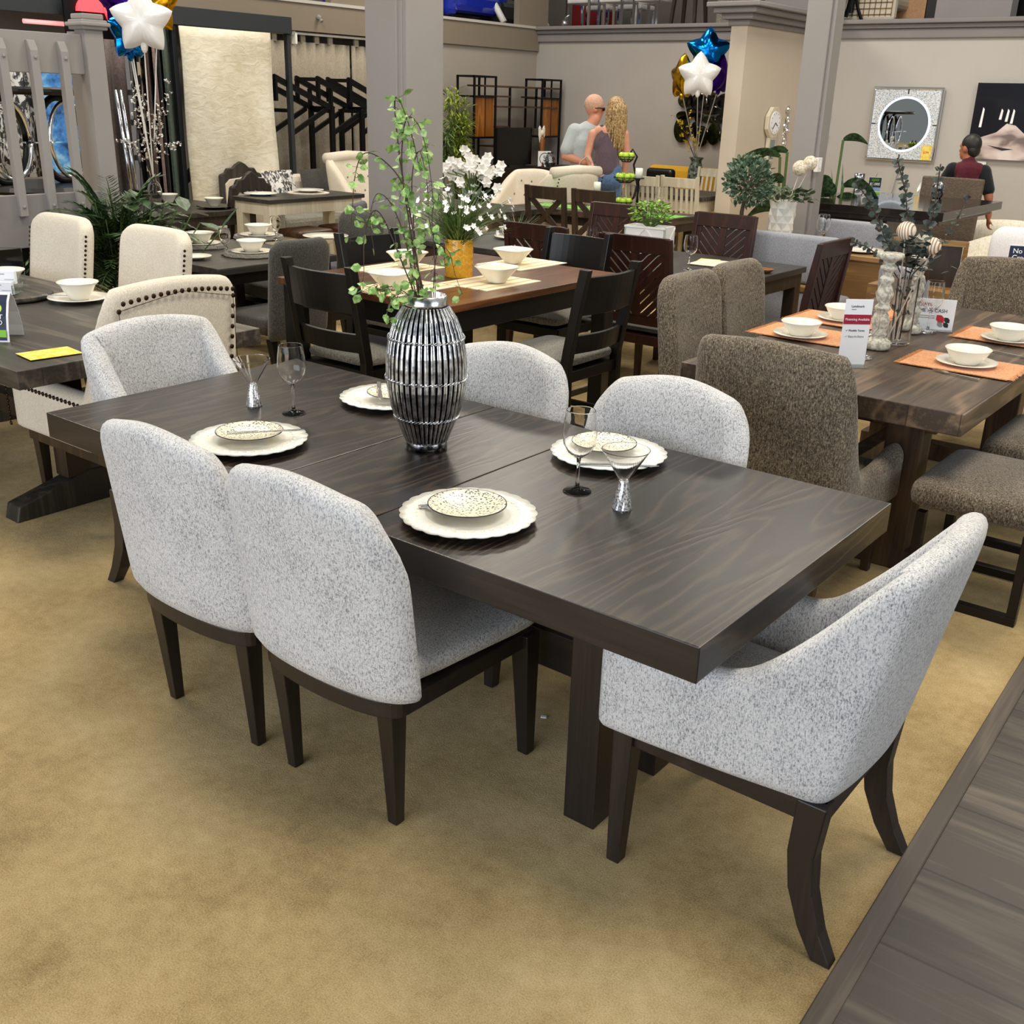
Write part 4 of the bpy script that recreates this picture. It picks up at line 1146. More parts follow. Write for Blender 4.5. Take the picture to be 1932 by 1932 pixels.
dup(wg, (-2.54, 4.48, 0.78), 0, 'clear wine glass on the smoke brown table between two lattice chairs', 'wine glasses beyond the walnut topped table', .95)
small_tumbler('clear stemless glass on the smoke brown table just above the black counter chair', (-3.88, 5.33, 0.78), 'stemless glasses in the middle of the room')
o = MB().prism([(-.07, -.11), (.07, -.11), (.07, .11), (-.07, .11)], 0, .0015).build('flyer', M['yellowpaper'], loc=(-2.66, 4.96, 0.78), rz=.3)
tag(o, 'yellow flyer on the smoke brown table before the far lattice chair', 'flyer')
o = MB().prism([(-.20, -.15), (.20, -.15), (.20, .15), (-.20, .15)], 0, .003).build('placemat', M['linen'], loc=(-2.51, 4.90, 0.78), rz=.1)
tag(o, 'cream placemat on the smoke brown table before the far lattice chair', 'placemat')
o = MB().lathe([(0, 0), (.05, 0), (.065, .01), (.07, .02), (0, .018)], 20).build('amber_dish', M['amber'], loc=(-2.17, 4.80, 0.78)); tag(o, 'small amber dish at the right end of the smoke brown table', 'dish')
o = MB().lathe([(0, 0), (.06, 0), (.062, .012), (0, .012)], 20).build('napkin_stack', M['white_linen'], loc=(-2.81, 5.35, 0.78)) if False else None
# folded white dish set on the far left of that table
plate('cream square platter on the smoke brown table, corner pointing right', (-4.30, 4.98, .776), .22, None)
bowl('bowl', 'cream bowl on the square platter, under the X back chair', (-4.45, 5.0, .786), .075, .06)
# ------------------------------------------------------------------ grey benches with backs, wood table, geometric vase
def settee(label, loc, rz, w, back, cloth, group=None, skirt=True, cushions=1):
    r = thing('settee_bench', label, 'bench', loc, rz, group)
    p = [(-w/2+.03, -.22), (0, -.22), (w/2-.03, -.22)]
    for k in range(cushions):
        x0 = -w/2+w*k/cushions; x1 = -w/2+w*(k+1)/cushions
        MB().bb(x0+.004, x1-.004, -.27, -.18, .58, back).build('back_cushion', cloth, r, bevel=.035, seg=4, smooth=True)
    bx('wood_rail', M['oak'], r, -w/2, w/2, -.275, -.20, .52, .58, .015)
    bx('back_panel', cloth, r, -w/2+.01, w/2-.01, -.265, -.215, .16, .52, .01)
    cushion(MB(), seatpoly(w, w, .27, -.22, .04), .30, .47, .015).build('seat', cloth, r, smooth=True)
    for s in (1, -1):
        for y in (-.2, .2): MB().sweep([(s*(w/2-.06), y, 0), (s*(w/2-.06), y, .30)], [.035, .045]).build('leg', M['oak'], r)
    return r
settee('grey upholstered bench with oak rail, back to the lattice chairs', (-2.60, 5.99, 0), 0, 1.10, .93, M['pale_grey'])
settee('pale grey upholstered bench facing the camera behind the geometric white vase', (-2.70, 6.86, 0), PI, 1.05, .93, M['pale_grey'], None, True, 2)
wt = table('dining_table', 'oak dining table with drawer panel between the two grey benches', 'table', -3.3, -1.60, 6.12, 6.62, .775, M['oak'], M['oak'], .035, .07, .30, .02)
gv = thing('geometric_vase', 'tall white faceted vase with diamond relief on the oak table', 'vase', (-2.77, 6.34, .776))
mb = MB()
for j in range(6):
    for k in range(12):
        def P(jj, kk, out): 
            a = 2*PI*kk/12; z = .33*jj/6; q = .078+.022*z/.33+out
            return (q*math.cos(a), q*math.sin(a), z)
        if (j+k) % 2 == 0:
            mb.add([P(j, k, 0), P(j, k+1, .012), P(j+1, k+1, 0), P(j+1, k, .012)], [(0, 1, 2), (0, 2, 3)])
        else:
            mb.add([P(j, k, .012), P(j, k+1, 0), P(j+1, k+1, .012), P(j+1, k, 0)], [(0, 1, 3), (1, 2, 3)])
mb.lathe([(0, .002), (.085, .002)], 12); mb.lathe([(.098, .33), (.085, .325), (.08, .02), (0, .02)], 24)
mb.build('body', M['white_china'], gv)
gl = (-2.77, 6.34, .776)
bushy('greenery_arrangement', 'dark green foliage filling the white faceted vase', (gl[0], gl[1], gl[2]+.30), 150, .24, .22, .06, M['darkleaf'], .06, seed=8)
def ballpick(label, loc, r, h, dx, dy, mat, stick=True, grp=None, cat='ornament'):
    o = thing('ball_pick', label, cat, loc, 0, grp)
    MB().tube([(0, 0, 0), (dx*.5, dy*.5, h*.5), (dx, dy, h)], .0035, 5).build('stick', M['linen'], o)
    MB().sph((dx, dy, h+r*.6), r, 18, 12).build('ball', mat, o, smooth=True)
    return o
def swirl():
    m, nt, b = newmat('swirl_ball')
    w = nt.nodes.new('ShaderNodeTexWave'); w.inputs['Scale'].default_value = 26; w.inputs['Distortion'].default_value = 5; w.inputs['Detail'].default_value = 0; w.inputs['Detail Scale'].default_value = .35
    nt.links.new(coords(nt, (1, 1, 1)), w.inputs['Vector'])
    r = ramp(nt, [(.25, lin('#f0e4d0')), (.6, lin('#efe3cf')), (.8, lin('#a77c62'))]); nt.links.new(w.outputs['Fac'], r.inputs[0]); nt.links.new(r.outputs[0], b.inputs['Base Color'])
    bump(nt, b, w.outputs['Fac'], .4, .004)
    return m
M['swirl'] = swirl()
M['fluff'] = speck('seed_head', '#b9a88c', '#efe5d2', 70, .9, .4, .6, 0, 1.0)
GP = 'ball picks in the white faceted vase'
ballpick('pale seed-head ball left of a pair above the white faceted vase', (gl[0]+.03, gl[1]+.02, gl[2]+.30), .058, .24, .05, .03, M['fluff'], True, GP)
ballpick('pale seed-head ball, higher one of a pair above the white faceted vase', (gl[0]+.04, gl[1]+.03, gl[2]+.30), .055, .28, .10, .06, M['fluff'], True, GP)
ballpick('cream swirl ball at the left edge of the white faceted vase foliage', (gl[0]-.04, gl[1]-.03, gl[2]+.30), .048, .20, -.10, -.06, M['swirl'], True, GP)
dup(wg, (-2.40, 6.28, .776), 0, 'clear wine glass on the oak table in front of the pale grey bench', None, 1.1)
plate('cream plate on the oak table by the eucalyptus tips', (-2.12, 6.38, .776), .17)
sb = thing('sideboard', 'oak sideboard with cane door panel behind the right plank table', 'cabinet', (-1.28, 5.62, 0))
bx('body', M['oak'], sb, -.40, .30, -.22, .22, .12, .70); bx('door', M['oak'], sb, -.37, -.02, -.235, -.22, .16, .64); bx('door_pull', M['blackmetal'], sb, -.20, -.10, -.245, -.235, .60, .62, 0); bx('cane_panel', M['midbrown'], sb, .02, .28, -.235, -.22, .16, .64)
for x in (-.36, .26):
    for y in (-.18, .18): MB().sweep([(x, y, 0), (x, y, .12)], [.03, .04]).build('leg', M['oak'], sb)
st_ = thing('stool', 'round grey upholstered stool behind the red printed financing sign', 'stool', (-1.55, 4.95, 0))
MB().lathe([(0, .42), (.20, .42), (.235, .45), (.24, .49), (.21, .525), (0, .535)], 28).build('seat', M['grey_cloth'], st_, smooth=True)
for k in range(4):
    a = PI/4+PI/2*k; MB().sweep([(.2*math.cos(a), .2*math.sin(a), 0), (.15*math.cos(a), .15*math.sin(a), .43)], [.025, .035]).build('leg', M['oak'], st_)

# ------------------------------------------------------------------ right plank table and brown tweed seating
RT = .775
t = table('dining_table', 'rustic brown plank dining table at right with thick top and orange mats', 'table', -1.28, -.12, 2.17, 4.45, RT, M['rustic'], M['rustic_leg'], .085, .12, 0, .2)
for chd in [c for c in t.children if c.name.startswith('leg')]: bpy.data.objects.remove(chd)
for y in (-.80, .80):
    for s in (1, -1):
        MB().sweep([(s*.30, y, 0), (s*.30, y, .69)], [(.15, .12), (.15, .12)]).build('leg', M['rustic_leg'], t, bevel=.006)
    MB().bb(-.42, .42, y-.055, y+.055, 0, .09).bb(-.42, .42, y-.055, y+.055, .60, .69).build('trestle_beam', M['rustic_leg'], t, bevel=.006)
MB().bb(-.04, .04, -.80, .80, .25, .36).build('stretcher', M['rustic_leg'], t, bevel=.004)
def tweed_head(label, loc, rz):
    r = thing('host_chair', label, 'chair', loc, rz, 'brown tweed host chairs at the rustic plank table')
    p = upath(.272, .36, -.285, .04, .012, 14, 3, 9)
    zt = []; ln = []
    for x, y in p:
        q = (y+.27)/.22
        z = .52+.47*max(0, 1-max(0, q))**2.2 + .035*sm((y-.1)/.25)
        if y < -.26: z = 1.01+.02*math.cos(x/.27*PI/2)
        zt.append(z); ln.append((0, -.05*sm((.0-y)/.25)))
    shell(MB(), p, zt, .33, .085, ln, 7).build('body', M['brown_tweed'], r, smooth=True, sub=1)
    cushion(MB(), seatpoly(.48, .48, .36, -.25, .03), .34, .47, .02).build('seat', M['brown_tweed'], r, smooth=True, sub=1)
    legs4(r, M['darkbrown'], ((.24, .30), (.24, .31)), ((.24, -.25), (.24, -.30)), .335)
    return r
hc = tweed_head('brown tweed host chair with its broad back to the camera beside the espresso table', (-.685, 2.06, 0), 0)
dup(hc, (-.66, 4.52, 0), PI, 'brown tweed host chair facing the camera at the far end of the rustic table')
G = 'brown tweed side chairs along the rustic plank table'
bs = parsons('dining_chair', 'brown tweed side chair, the nearer of the two joined backs left of the rustic table', (-1.37, 2.93, 0), -PI/2, M['brown_tweed'], M['darkbrown'], .53, .48, 1.03, .10, G, lean=.12, bow=.02)
dup(bs, (-1.39, 3.47, 0), -PI/2, 'brown tweed side chair, the farther of the two joined backs left of the rustic table')
def tbench(label, loc, ln):
    r = thing('bench', label, 'bench', loc, 0, 'brown tweed benches with black sled legs')
    cushion(MB(), seatpoly(.48, .48, ln/2, -ln/2, .06), .36, .49, .025).build('seat', M['brown_tweed'], r, smooth=True, sub=1)
    for y in (-ln/2+.09, ln/2-.09):
        mb = MB(); mb.bb(-.21, .21, y-.02, y+.02, 0, .035); mb.bb(-.21, -.175, y-.02, y+.02, .035, .36); mb.bb(.175, .21, y-.02, y+.02, .035, .36)
        mb.build('sled_leg', M['black'], r, bevel=.003)
    return r
tb1 = tbench('brown tweed bench nearest the right armchair beside the rustic table', (-.03, 2.46, 0), .62)
dup(tb1, (.02, 3.22, 0), 0, 'brown tweed bench farther along the rustic table, cut by the frame')
# orange fringed mats and settings
M['orange'] = fabric('orange_mat', [(.36, '#b5703f'), (.5, '#cf8f5e'), (.64, '#dda678')], 120, bs=.6)
GO = 'orange fringed placemats on the rustic table'
def omat(label, loc, rz):
    r = thing('placemat', label, 'placemat', loc, rz, GO)
    bx('cloth', M['orange'], r, -.22, .22, -.165, .165, 0, .004, 0)
    q = random.Random(int(loc[0]*100)); mb = MB()
    for s in (1, -1):
        for k in range(60):
            y = -.165+.33*k/59; mb.tube([(s*.218, y, .003), (s*(.228+.006*q.random()), y+q.uniform(-.004, .004), .004), (s*(.238+.008*q.random()), y+q.uniform(-.006, .006), .002)], .0013, 3)
    mb.build('fringe', M['orange'], r)
    return r
GB = 'cream bowls on saucers on the rustic table'
for nm, c, pc_ in (('nearest, at the right front', (-0.36, 2.97, 0.78), (-0.35, 2.97, 0.78)), ('second, cut by the right frame edge', (-0.36, 3.72, 0.78), (-0.35, 3.64, 0.78)), ('left front, behind the host chair back', (-1.12, 3.09, 0.78), (-1.12, 3.01, 0.78)), ('left, behind the financing sign', (-1.14, 3.55, 0.78), (-1.13, 3.55, 0.78))):
    rr_ = PI/2*0 + (0 if 'left' in nm.split(',')[0] else 0)
    omat('orange fringed placemat, '+nm, c, rr_)
    plate('cream saucer plate on an orange mat, '+nm, (pc_[0], pc_[1], .781), .125, 'cream saucers on the rustic table')
    o = MB().lathe([(0, 0), (.05, 0), (.052, .006), (.075, .03), (.088, .055), (.095, .062), (.093, .065), (.084, .055), (.07, .032), (.046, .010), (0, .009)], 36).build('bowl', M['china'], smooth=True, loc=(pc_[0], pc_[1], .790))
    tag(o, 'cream bowl on an orange mat, '+nm, 'bowl', GB)
fork('silver fork lying before the nearest bowl on the right table', (-0.33, 2.76, 0.78), 2.9, 'forks on the rustic table')
fork('silver fork before the second bowl at the right frame edge', (-0.30, 3.35, 0.78), 2.9, 'forks on the rustic table')
def candlestick(label, loc, k=1.0):
    pr_ = [(0, 0), (.055, 0), (.058, .012), (.056, .035), (.046, .042), (.030, .055), (.038, .066), (.030, .078), (.036, .10), (.040, .125), (.032, .15), (.022, .165), (.034, .175), (.034, .188), (.022, .20), (.034, .225), (.040, .245), (.030, .27), (.022, .29), (.032, .30), (.030, .315), (.020, .325), (.026, .345), (.036, .355), (.036, .365), (.022, .375), (.030, .39), (.056, .40), (.060, .41), (.056, .422), (0, .42)]
    o = MB().lathe([(a*k, z*k) for a, z in pr_], 24).build('candlestick', M['distress'], smooth=True, loc=loc)
    return tag(o, label, 'candlestick', 'distressed turned candlesticks on the rustic table')
M['distress'] = speck('distressed_paint', '#9a9588', '#d0cbbd', 60, .55, .40, .56, 0, .15)
candlestick('tall distressed turned candlestick left of the glass cylinder vase', (-0.76, 3.03, 0.78), 1.0)
candlestick('shorter distressed candlestick behind the glass cylinder vase', (-0.77, 3.51, 0.78), .86)
gc_ = (-0.74, 3.21, 0.78)
o = MB().lathe([(0, 0), (.063, 0), (.066, .004), (.066, .298), (.0655, .2995), (.0640, .2995), (.0635, .298), (.0635, .012), (.062, .010), (0, .010)], 40).build('glass_cylinder_vase', M['glass'], smooth=True, loc=gc_)
tag(o, 'clear glass cylinder vase holding eucalyptus on the rustic table', 'vase')
eu = thing('eucalyptus_bunch', 'grey green eucalyptus branches standing in the glass cylinder vase', 'plant', (gc_[0], gc_[1], gc_[2]+.012))
q = random.Random(21); st = MB(); lf = MB()
def eucal(pts, n, L, r=.003):
    P = [Vector(p) for p in pts]; C = []
    for i in range(len(P)-1):
        for k in range(8): C.append(P[i].lerp(P[i+1], k/8))
    C.append(P[-1])
    st.tube([tuple(c) for c in C[::2]+[C[-1]]], r, 5)
    for k in range(n):
        u = .42+.58*k/(n-1); i = min(int(u*(len(C)-1)), len(C)-2); ax = (C[i+1]-C[i]).normalized()
        x = ax.orthogonal().normalized(); y = ax.cross(x); a = k*1.9
        for s in (0, PI):
            d = (x*math.cos(a+s)+y*math.sin(a+s)+ax*.25).normalized()
            lf.leaf(C[i], d, Vector((q.uniform(-1, 1), q.uniform(-1, 1), q.uniform(-1, 1)))+Vector((.57, -.74, .3))*1.2, L*(1.15-.5*u), L*(1.12-.5*u), .1)
cr = Vector((.785, .618, 0))
def cv(a, z, d=0): return (cr.x*a-.618*d, cr.y*a+.785*d, z)
eucal([cv(0, 0), cv(-.02, .3), cv(-.12, .46), cv(-.20, .60), cv(-.29, .70)], 22, .045)
eucal([cv(0, 0), cv(0, .3), cv(-.02, .5), cv(-.06, .66), cv(-.12, .80)], 24, .042)
eucal([cv(.02, 0), cv(.02, .3), cv(.06, .45), cv(.08, .60), cv(.075, .78)], 22, .040)
eucal([cv(.02, 0), cv(.03, .3), cv(.13, .42), cv(.19, .54), cv(.22, .66)], 12, .03)
eucal([cv(-.02, 0), cv(-.03, .28), cv(-.10, .36), cv(-.20, .42), cv(-.27, .44)], 14, .03)
for k in range(150):
    a = q.uniform(0, 2*PI); p = Vector((q.gauss(.02, .05), q.gauss(.01, .05), q.uniform(.30, .47)))
    lf.leaf(p, Vector((math.cos(a), math.sin(a), q.uniform(-.4, .8))), Vector((0, 0, 1)), q.uniform(.03, .05), .038, .15)
for k in range(36):
    a = q.uniform(0, 2*PI); p = Vector((.035*q.random()*math.cos(a), .035*q.random()*math.sin(a), q.uniform(.10, .30)))
    lf.leaf(p, Vector((math.cos(a)*.5, math.sin(a)*.5, q.uniform(-.8, .8))), Vector((1, 0, 0)), .03, .02, .1)
st.build('stems', M['twig'], eu); lf.build('leaves', M['eucleaf'], eu)
GK = 'swirled ball picks in the glass cylinder vase'
ballpick('cream swirled ball pick on the left of the eucalyptus bunch', (gc_[0]-.005, gc_[1]-.01, .79), .042, .47, cr.x*-.02-.0, cr.y*-.02, M['swirl'], True, GK)
ballpick('cream swirled ball pick on the right, its white stick leaning out of the glass cylinder', (gc_[0]-.03, gc_[1]-.03, .79), .038, .41, cr.x*.14, cr.y*.14, M['swirl'], True, GK)
ballpick('cream swirled ball pick deep between the two others in the eucalyptus', (gc_[0], gc_[1]+.02, .79), .036, .39, cr.x*.08, cr.y*.08+.03, M['swirl'], True, GK)
ballpick('dried pale seed-head in the middle of the eucalyptus bunch', (gc_[0], gc_[1], .79), .034, .43, cr.x*.045, cr.y*.045+.02, M['fluff'], True, GK)
GW = 'wine glasses on the rustic table'
dup(wg, (-0.73, 2.80, 0.78), 0, 'clear wine glass before the distressed candlestick on the right table', GW, .9)
dup(wg, (-0.71, 3.58, 0.78), 0, 'clear wine glass in front of the white AS CASH sign', GW, 1.05)
# signs
def standsign(name, label, loc, rz, w, h, tilt=0.0):
    r = thing(name, label, 'sign', loc, rz)
    bx('panel', M['paper'], r, -w/2, w/2, -.002, .002, 0, h, 0)
    bx('foot', M['thinglass'], r, -w/2, w/2, -.05, .06, -.001, .002, 0)
    return r
s1 = standsign('financing_sign', 'tall white and crimson Financing Available sign behind the host chair', (-0.72, 2.62, 0.78), .72, .115, .275)
bx('crimson_band', M['crimson'], s1, -.0575, .0575, -.0035, -.002, .172, .212, 0)
text('Financing Available', .0136, M['whiteink'], s1, (0, -.004, .188), align='CENTER')
text('Lendmark', .0135, M['ink'], s1, (-.005, -.0028, .242), align='CENTER'); bx('rule', M['ink'], s1, -.03, -.01, -.003, -.002, .232, .234, 0)
text('\u2713 Flexible Terms', .0115, M['ink'], s1, (-.044, -.0028, .142)); text('\u2713 Easy-In-Store', .0125, M['greyink'], s1, (-.044, -.0028, .117))
s2 = standsign('cash_sign', 'white AS CASH sign with four leaf logo beside the brown tweed back', (-0.72, 3.66, 0.78), .42, .20, .15)
text('DAYS', .026, M['crimson'], s2, (-.075, -.003, .112)); text('SAME AS CASH', .0235, M['ink'], s2, (-.092, -.003, .086))
for nm, mt, dx, dz, k, fl in (('red_petal', M['redink'], .036, .055, 1.15, 1), ('dark_petal', M['ink'], .068, .050, .8, 1), ('grey_petal', M['greyink'], .038, .028, .8, 1), ('dark_petal', M['ink'], .066, .026, .75, 1)):
    a = .016*k; pts = [(-a, a), (a*.2, a), (a, a*.3), (a, -a), (-a*.2, -a), (-a, -a*.3)]
    o = MB().prism(pts, -.0035, -.0022, 'y').build(nm, mt, s2); o.location = (dx, 0, dz)
for z in (.066, .056): bx('text_line', M['greyink'], s2, -.088, .01, -.003, -.002, z, z+.003, 0)
text('Lend', .016, M['ink'], s2, (-.088, -.003, .02))
s3 = standsign('credit_sign', 'navy No Credit Needed sign at the right frame edge behind the brown tweed chair', (-0.78, 5.52, 0.88), .40, .17, .15)
bx('navy_panel', M['navy'], s3, -.082, .082, -.0035, -.002, .004, .142, 0)
for i, w_ in enumerate(('No', 'Credit', 'Needed')): text(w_, .042, M['whiteink'], s3, (-.062, -.0042, .098-.040*i))
pz = (-0.78, 5.52, 0.88)
pt = thing('side_table', 'round beige upholstered drum table carrying the navy sign', 'table', (pz[0]+.02, pz[1]+.05, 0))
MB().lathe([(0, 0), (.30, 0), (.31, .02), (.31, pz[2]-.04), (.29, pz[2]-.002), (0, pz[2]-.002)], 32).build('drum', M['linen'], pt, smooth=False)
MB().lathe([(.312, pz[2]-.06), (.318, pz[2]-.05), (.312, pz[2]-.04)], 32).build('piping', M['linen'], pt)

# ------------------------------------------------------------------ rug display on the left wall
def XY(a, b): return (a[0], a[1])
rk = thing('rug_rack', 'dark grey rug display rack with long top beam and slim post', 'rack', (-9.0, 0, 0))
bx('top_beam', M['charmetal'], rk, -.06, .06, 2.2, (-9.00, 6.76, 2.41)[1], 2.39, 2.56, .004)
bx('post', M['charmetal'], rk, -.03, .03, (-9.00, 6.76, 2.41)[1]-.05, (-9.00, 6.76, 2.41)[1], 0, 2.40, .003)
bx('post', M['charmetal'], rk, -.04, .02, (-9.00, 5.28, 2.30)[1]-.05, (-9.00, 5.28, 2.30)[1], 0, 2.40, .003)
bx('base_bar', M['charmetal'], rk, -.05, .05, 2.2, (-9.00, 6.76, 2.41)[1], 0, .06, .003)
def rugmat(name, a, b_, scale, bs=.8):
    m, nt, b = newmat(name)
    n1 = noise(nt, coords(nt, (1, 1, 2.2)), scale, 5, .6, .8); n2 = noise(nt, coords(nt, (1, 1, 1)), 1.6, 2)
    f = mth(nt, 'ADD', mth(nt, 'MULTIPLY', n1, .5), mth(nt, 'MULTIPLY', n2, .5))
    r = ramp(nt, [(.36, lin(a)), (.64, lin(b_))]); nt.links.new(f, r.inputs[0]); nt.links.new(r.outputs[0], b.inputs['Base Color']); b.inputs['Roughness'].default_value = 1
    bump(nt, b, n1, bs, .01)
    return m
y0, y1 = (-8.90, 5.26, 2.29)[1], (-8.90, 6.40, 2.29)[1]
mb = MB(); mb.grid(lambda u, v: (-8.9+.012*math.sin(u*5+v*9), y0+(y1-y0)*u+.05*(1-v)*u, .12+2.26*v), 14, 22)
tag(mb.build('rug', rugmat('cream_rug', '#cdc2a8', '#ebe5d5', 8), smooth=True, solid=.02), 'large cream textured rug hanging flat from the rug rack', 'rug', 'rugs on the left display rack')
def hexmat():
    m, nt, b = newmat('hexagon_rug')
    v = nt.nodes.new('ShaderNodeTexVoronoi'); v.feature = 'DISTANCE_TO_EDGE'; v.inputs['Scale'].default_value = 3.2; v.inputs['Randomness'].default_value = .35
    nt.links.new(coords(nt, (1, 1, 1)), v.inputs['Vector'])
    r = ramp(nt, [(.07, lin('#17171a')), (.09, lin('#77757a'))]); nt.links.new(v.outputs['Distance'], r.inputs[0]); nt.links.new(r.outputs[0], b.inputs['Base Color']); b.inputs['Roughness'].default_value = 1
    return m
def zigmat():
    m, nt, b = newmat('stepped_rug')
    k = nt.nodes.new('ShaderNodeTexChecker'); k.inputs['Scale'].default_value = 7; k.inputs['Color1'].default_value = lin('#18161a'); k.inputs['Color2'].default_value = lin('#cdb9a6')
    nt.links.new(coords(nt, (1, 1, 1), (0, .6, .5)), k.inputs['Vector']); nt.links.new(k.outputs['Color'], b.inputs['Base Color']); b.inputs['Roughness'].default_value = 1
    return m
for nm, mt, lab, pa, pb in (('rug', hexmat(), 'grey and black hexagon patterned rug seen at an angle behind the star balloons', (-8.50, 4.37, 1.63), (-9.30, 5.08, 1.62)),
        ('rug', zigmat(), 'black and beige stepped pattern rug behind the white blossom vase', (-8.60, 4.56, 1.63), (-9.35, 5.18, 1.62)),
        ('rug', rugmat('brown_rug', '#3a2a26', '#5b4540', 9), 'dark brown rug on edge left of the pink edged rug', (-8.60, 4.65, 1.63), (-9.35, 5.26, 1.62)),
        ('rug', rugmat('rose_rug', '#7d6562', '#a58b86', 20), 'dusty rose rug on edge in the middle of the rack', (-8.65, 4.77, 1.63), (-9.35, 5.33, 1.62)),
        ('rug', rugmat('black_rug', '#121114', '#232126', 9), 'black rug on edge beside the green rug', (-8.70, 4.85, 1.63), (-9.40, 5.41, 1.62)),
        ('rug', rugmat('green_rug', '#33413a', '#56645a', 9), 'dark green rug on edge next to the large cream rug', (-8.75, 4.95, 1.63), (-9.40, 5.50, 1.62))):
    a = Vector((pa[0], pa[1], 0)); b = Vector((pb[0], pb[1], 0)); d = (b-a)
    o = MB().bar((0, 0, 1.22), (d.x, d.y, 1.22), .022, 2.34).build(nm, mt, loc=(a.x, a.y, 0))
    tag(o, lab, 'rug', 'rugs on the left display rack')
cs = thing('chrome_stand', 'leaning pair of chrome tubes in front of the hexagon rug', 'stand', (-8.20, 4.16, 1.32))
for dx in (0, .05): MB().tube([(0, dx-.02, -.9), (0, dx-.12, .45)], .014, 8).build('tube', M['chrome'], cs, smooth=True)
mb = MB(); wavy(mb, (-9.50, 4.78, 1.61)[1], (-9.50, 4.98, 1.61)[1], -9.5, .0, 2.46, .04, .17, 40)
tag(mb.build('curtain', fabric('mauve_curtain', [(.36, '#6d605e'), (.64, '#8d7f7c')], 60, bs=.1), smooth=True, solid=.006), 'mauve grey curtain hanging right of the newel post', 'curtain')
# tab top curtains on a white rod
CM = fabric('sand_curtain', [(.36, '#8b8172'), (.64, '#a79c8b')], 90, bs=.15)
cy0 = (-9.66, 7.37, 2.46)[1]
for nm, a, b in (('left', cy0-1.2, cy0+.98), ('right', cy0+1.0, cy0+2.52)):
    r = thing('curtain', 'taupe tab top curtain, the %s panel behind the black metal stands' % nm, 'curtain', (-9.70, a, 0), 0, 'taupe tab top curtains')
    mb = MB(); mb.grid(lambda u, v: (.03*math.sin(2*PI*u*(b-a)/.17+1.3*math.sin(u*9))*(1.1-.4*v), (b-a)*u, .05+2.31*v), 90, 5)
    mb.build('cloth', CM, r, smooth=True, solid=.005)
    mb = MB()
    for k in range(int((b-a)/.22)):
        y = .05+.22*k; mb.bb(-.012, .012, y, y+.07, 2.35, 2.47)
    mb.build('tabs', CM, r)
rd = thing('curtain_rod', 'white curtain rod with brackets under the taupe fascia', 'curtain rod', (-9.66, cy0, 2.45))
MB().cyl((0, -1.2, 0), (0, 2.55, 0), .016).build('rod', M['white_paint'], rd, smooth=True)
for y in (.03, 2.55):
    mb = MB(); mb.sph((0, y, 0), .035); mb.bb(-.02, .05, y-.015, y+.015, -.12, .0); mb.build('bracket', M['white_paint'], rd)
fz = thing('fire_strobe', 'small grey sprinkler fitting on the taupe fascia', 'fixture', (-9.58, 7.73, 2.64))
MB().cyl((0, 0, 0), (.05, 0, -.02), .03, .02).build('plate', M['column'], fz); MB().cyl((.03, 0, -.02), (.06, 0, -.05), .018).build('head', M['column'], fz)
# black angular stands
def stand(label, c, k=1.0):
    r = thing('metal_stand', label, 'stand', (c[0], c[1], 0), 0, 'black metal stands in front of the curtains')
    A = Vector((0, .0, 0))
    def q(y, z): return (0, y, z)
    for x in (-.18, .18):
        mb = MB(); mb.bb(x-.02, x+.02, -.03, .03, 0, 1.62); mb.build('post', M['blackmetal'], r)
        MB().bar((x, -.22, 1.95), (x, .66, 1.62), .035, .06).build('tilted_arm', M['blackmetal'], r)
        MB().bar((x, .0, 1.35), (x, .55, 1.62), .03, .05).build('brace', M['blackmetal'], r)
        MB().bar((x, -.2, 1.97), (x, -.2, 1.70), .03, .05).build('drop', M['blackmetal'], r)
        MB().bar((x, .62, 1.60), (x, .62, 1.84), .03, .05).build('drop', M['blackmetal'], r)
    for y, z in ((-.2, 1.94), (.63, 1.63), (0, 1.60)): MB().bar((-.18, y, z), (.18, y, z), .04, .04).build('cross_bar', M['blackmetal'], r)
    bx('base', M['blackmetal'], r, -.2, .2, -.4, .45, 0, .04)
    return r
s0 = (-9.20, 6.75, 1.42); s1_ = (-9.20, 7.38, 1.42); s2_ = (-9.20, 7.73, 1.42)
st0 = stand('black tilted-arm metal stand at left, half behind the rack post', s0)
dup(st0, (s1_[0], s1_[1], 0), 0, 'black tilted-arm metal stand in the middle before the curtain gap'); dup(st0, (s2_[0]+.02, s2_[1]+.12, 0), 0, 'black tilted-arm metal stand next to the big grey column')
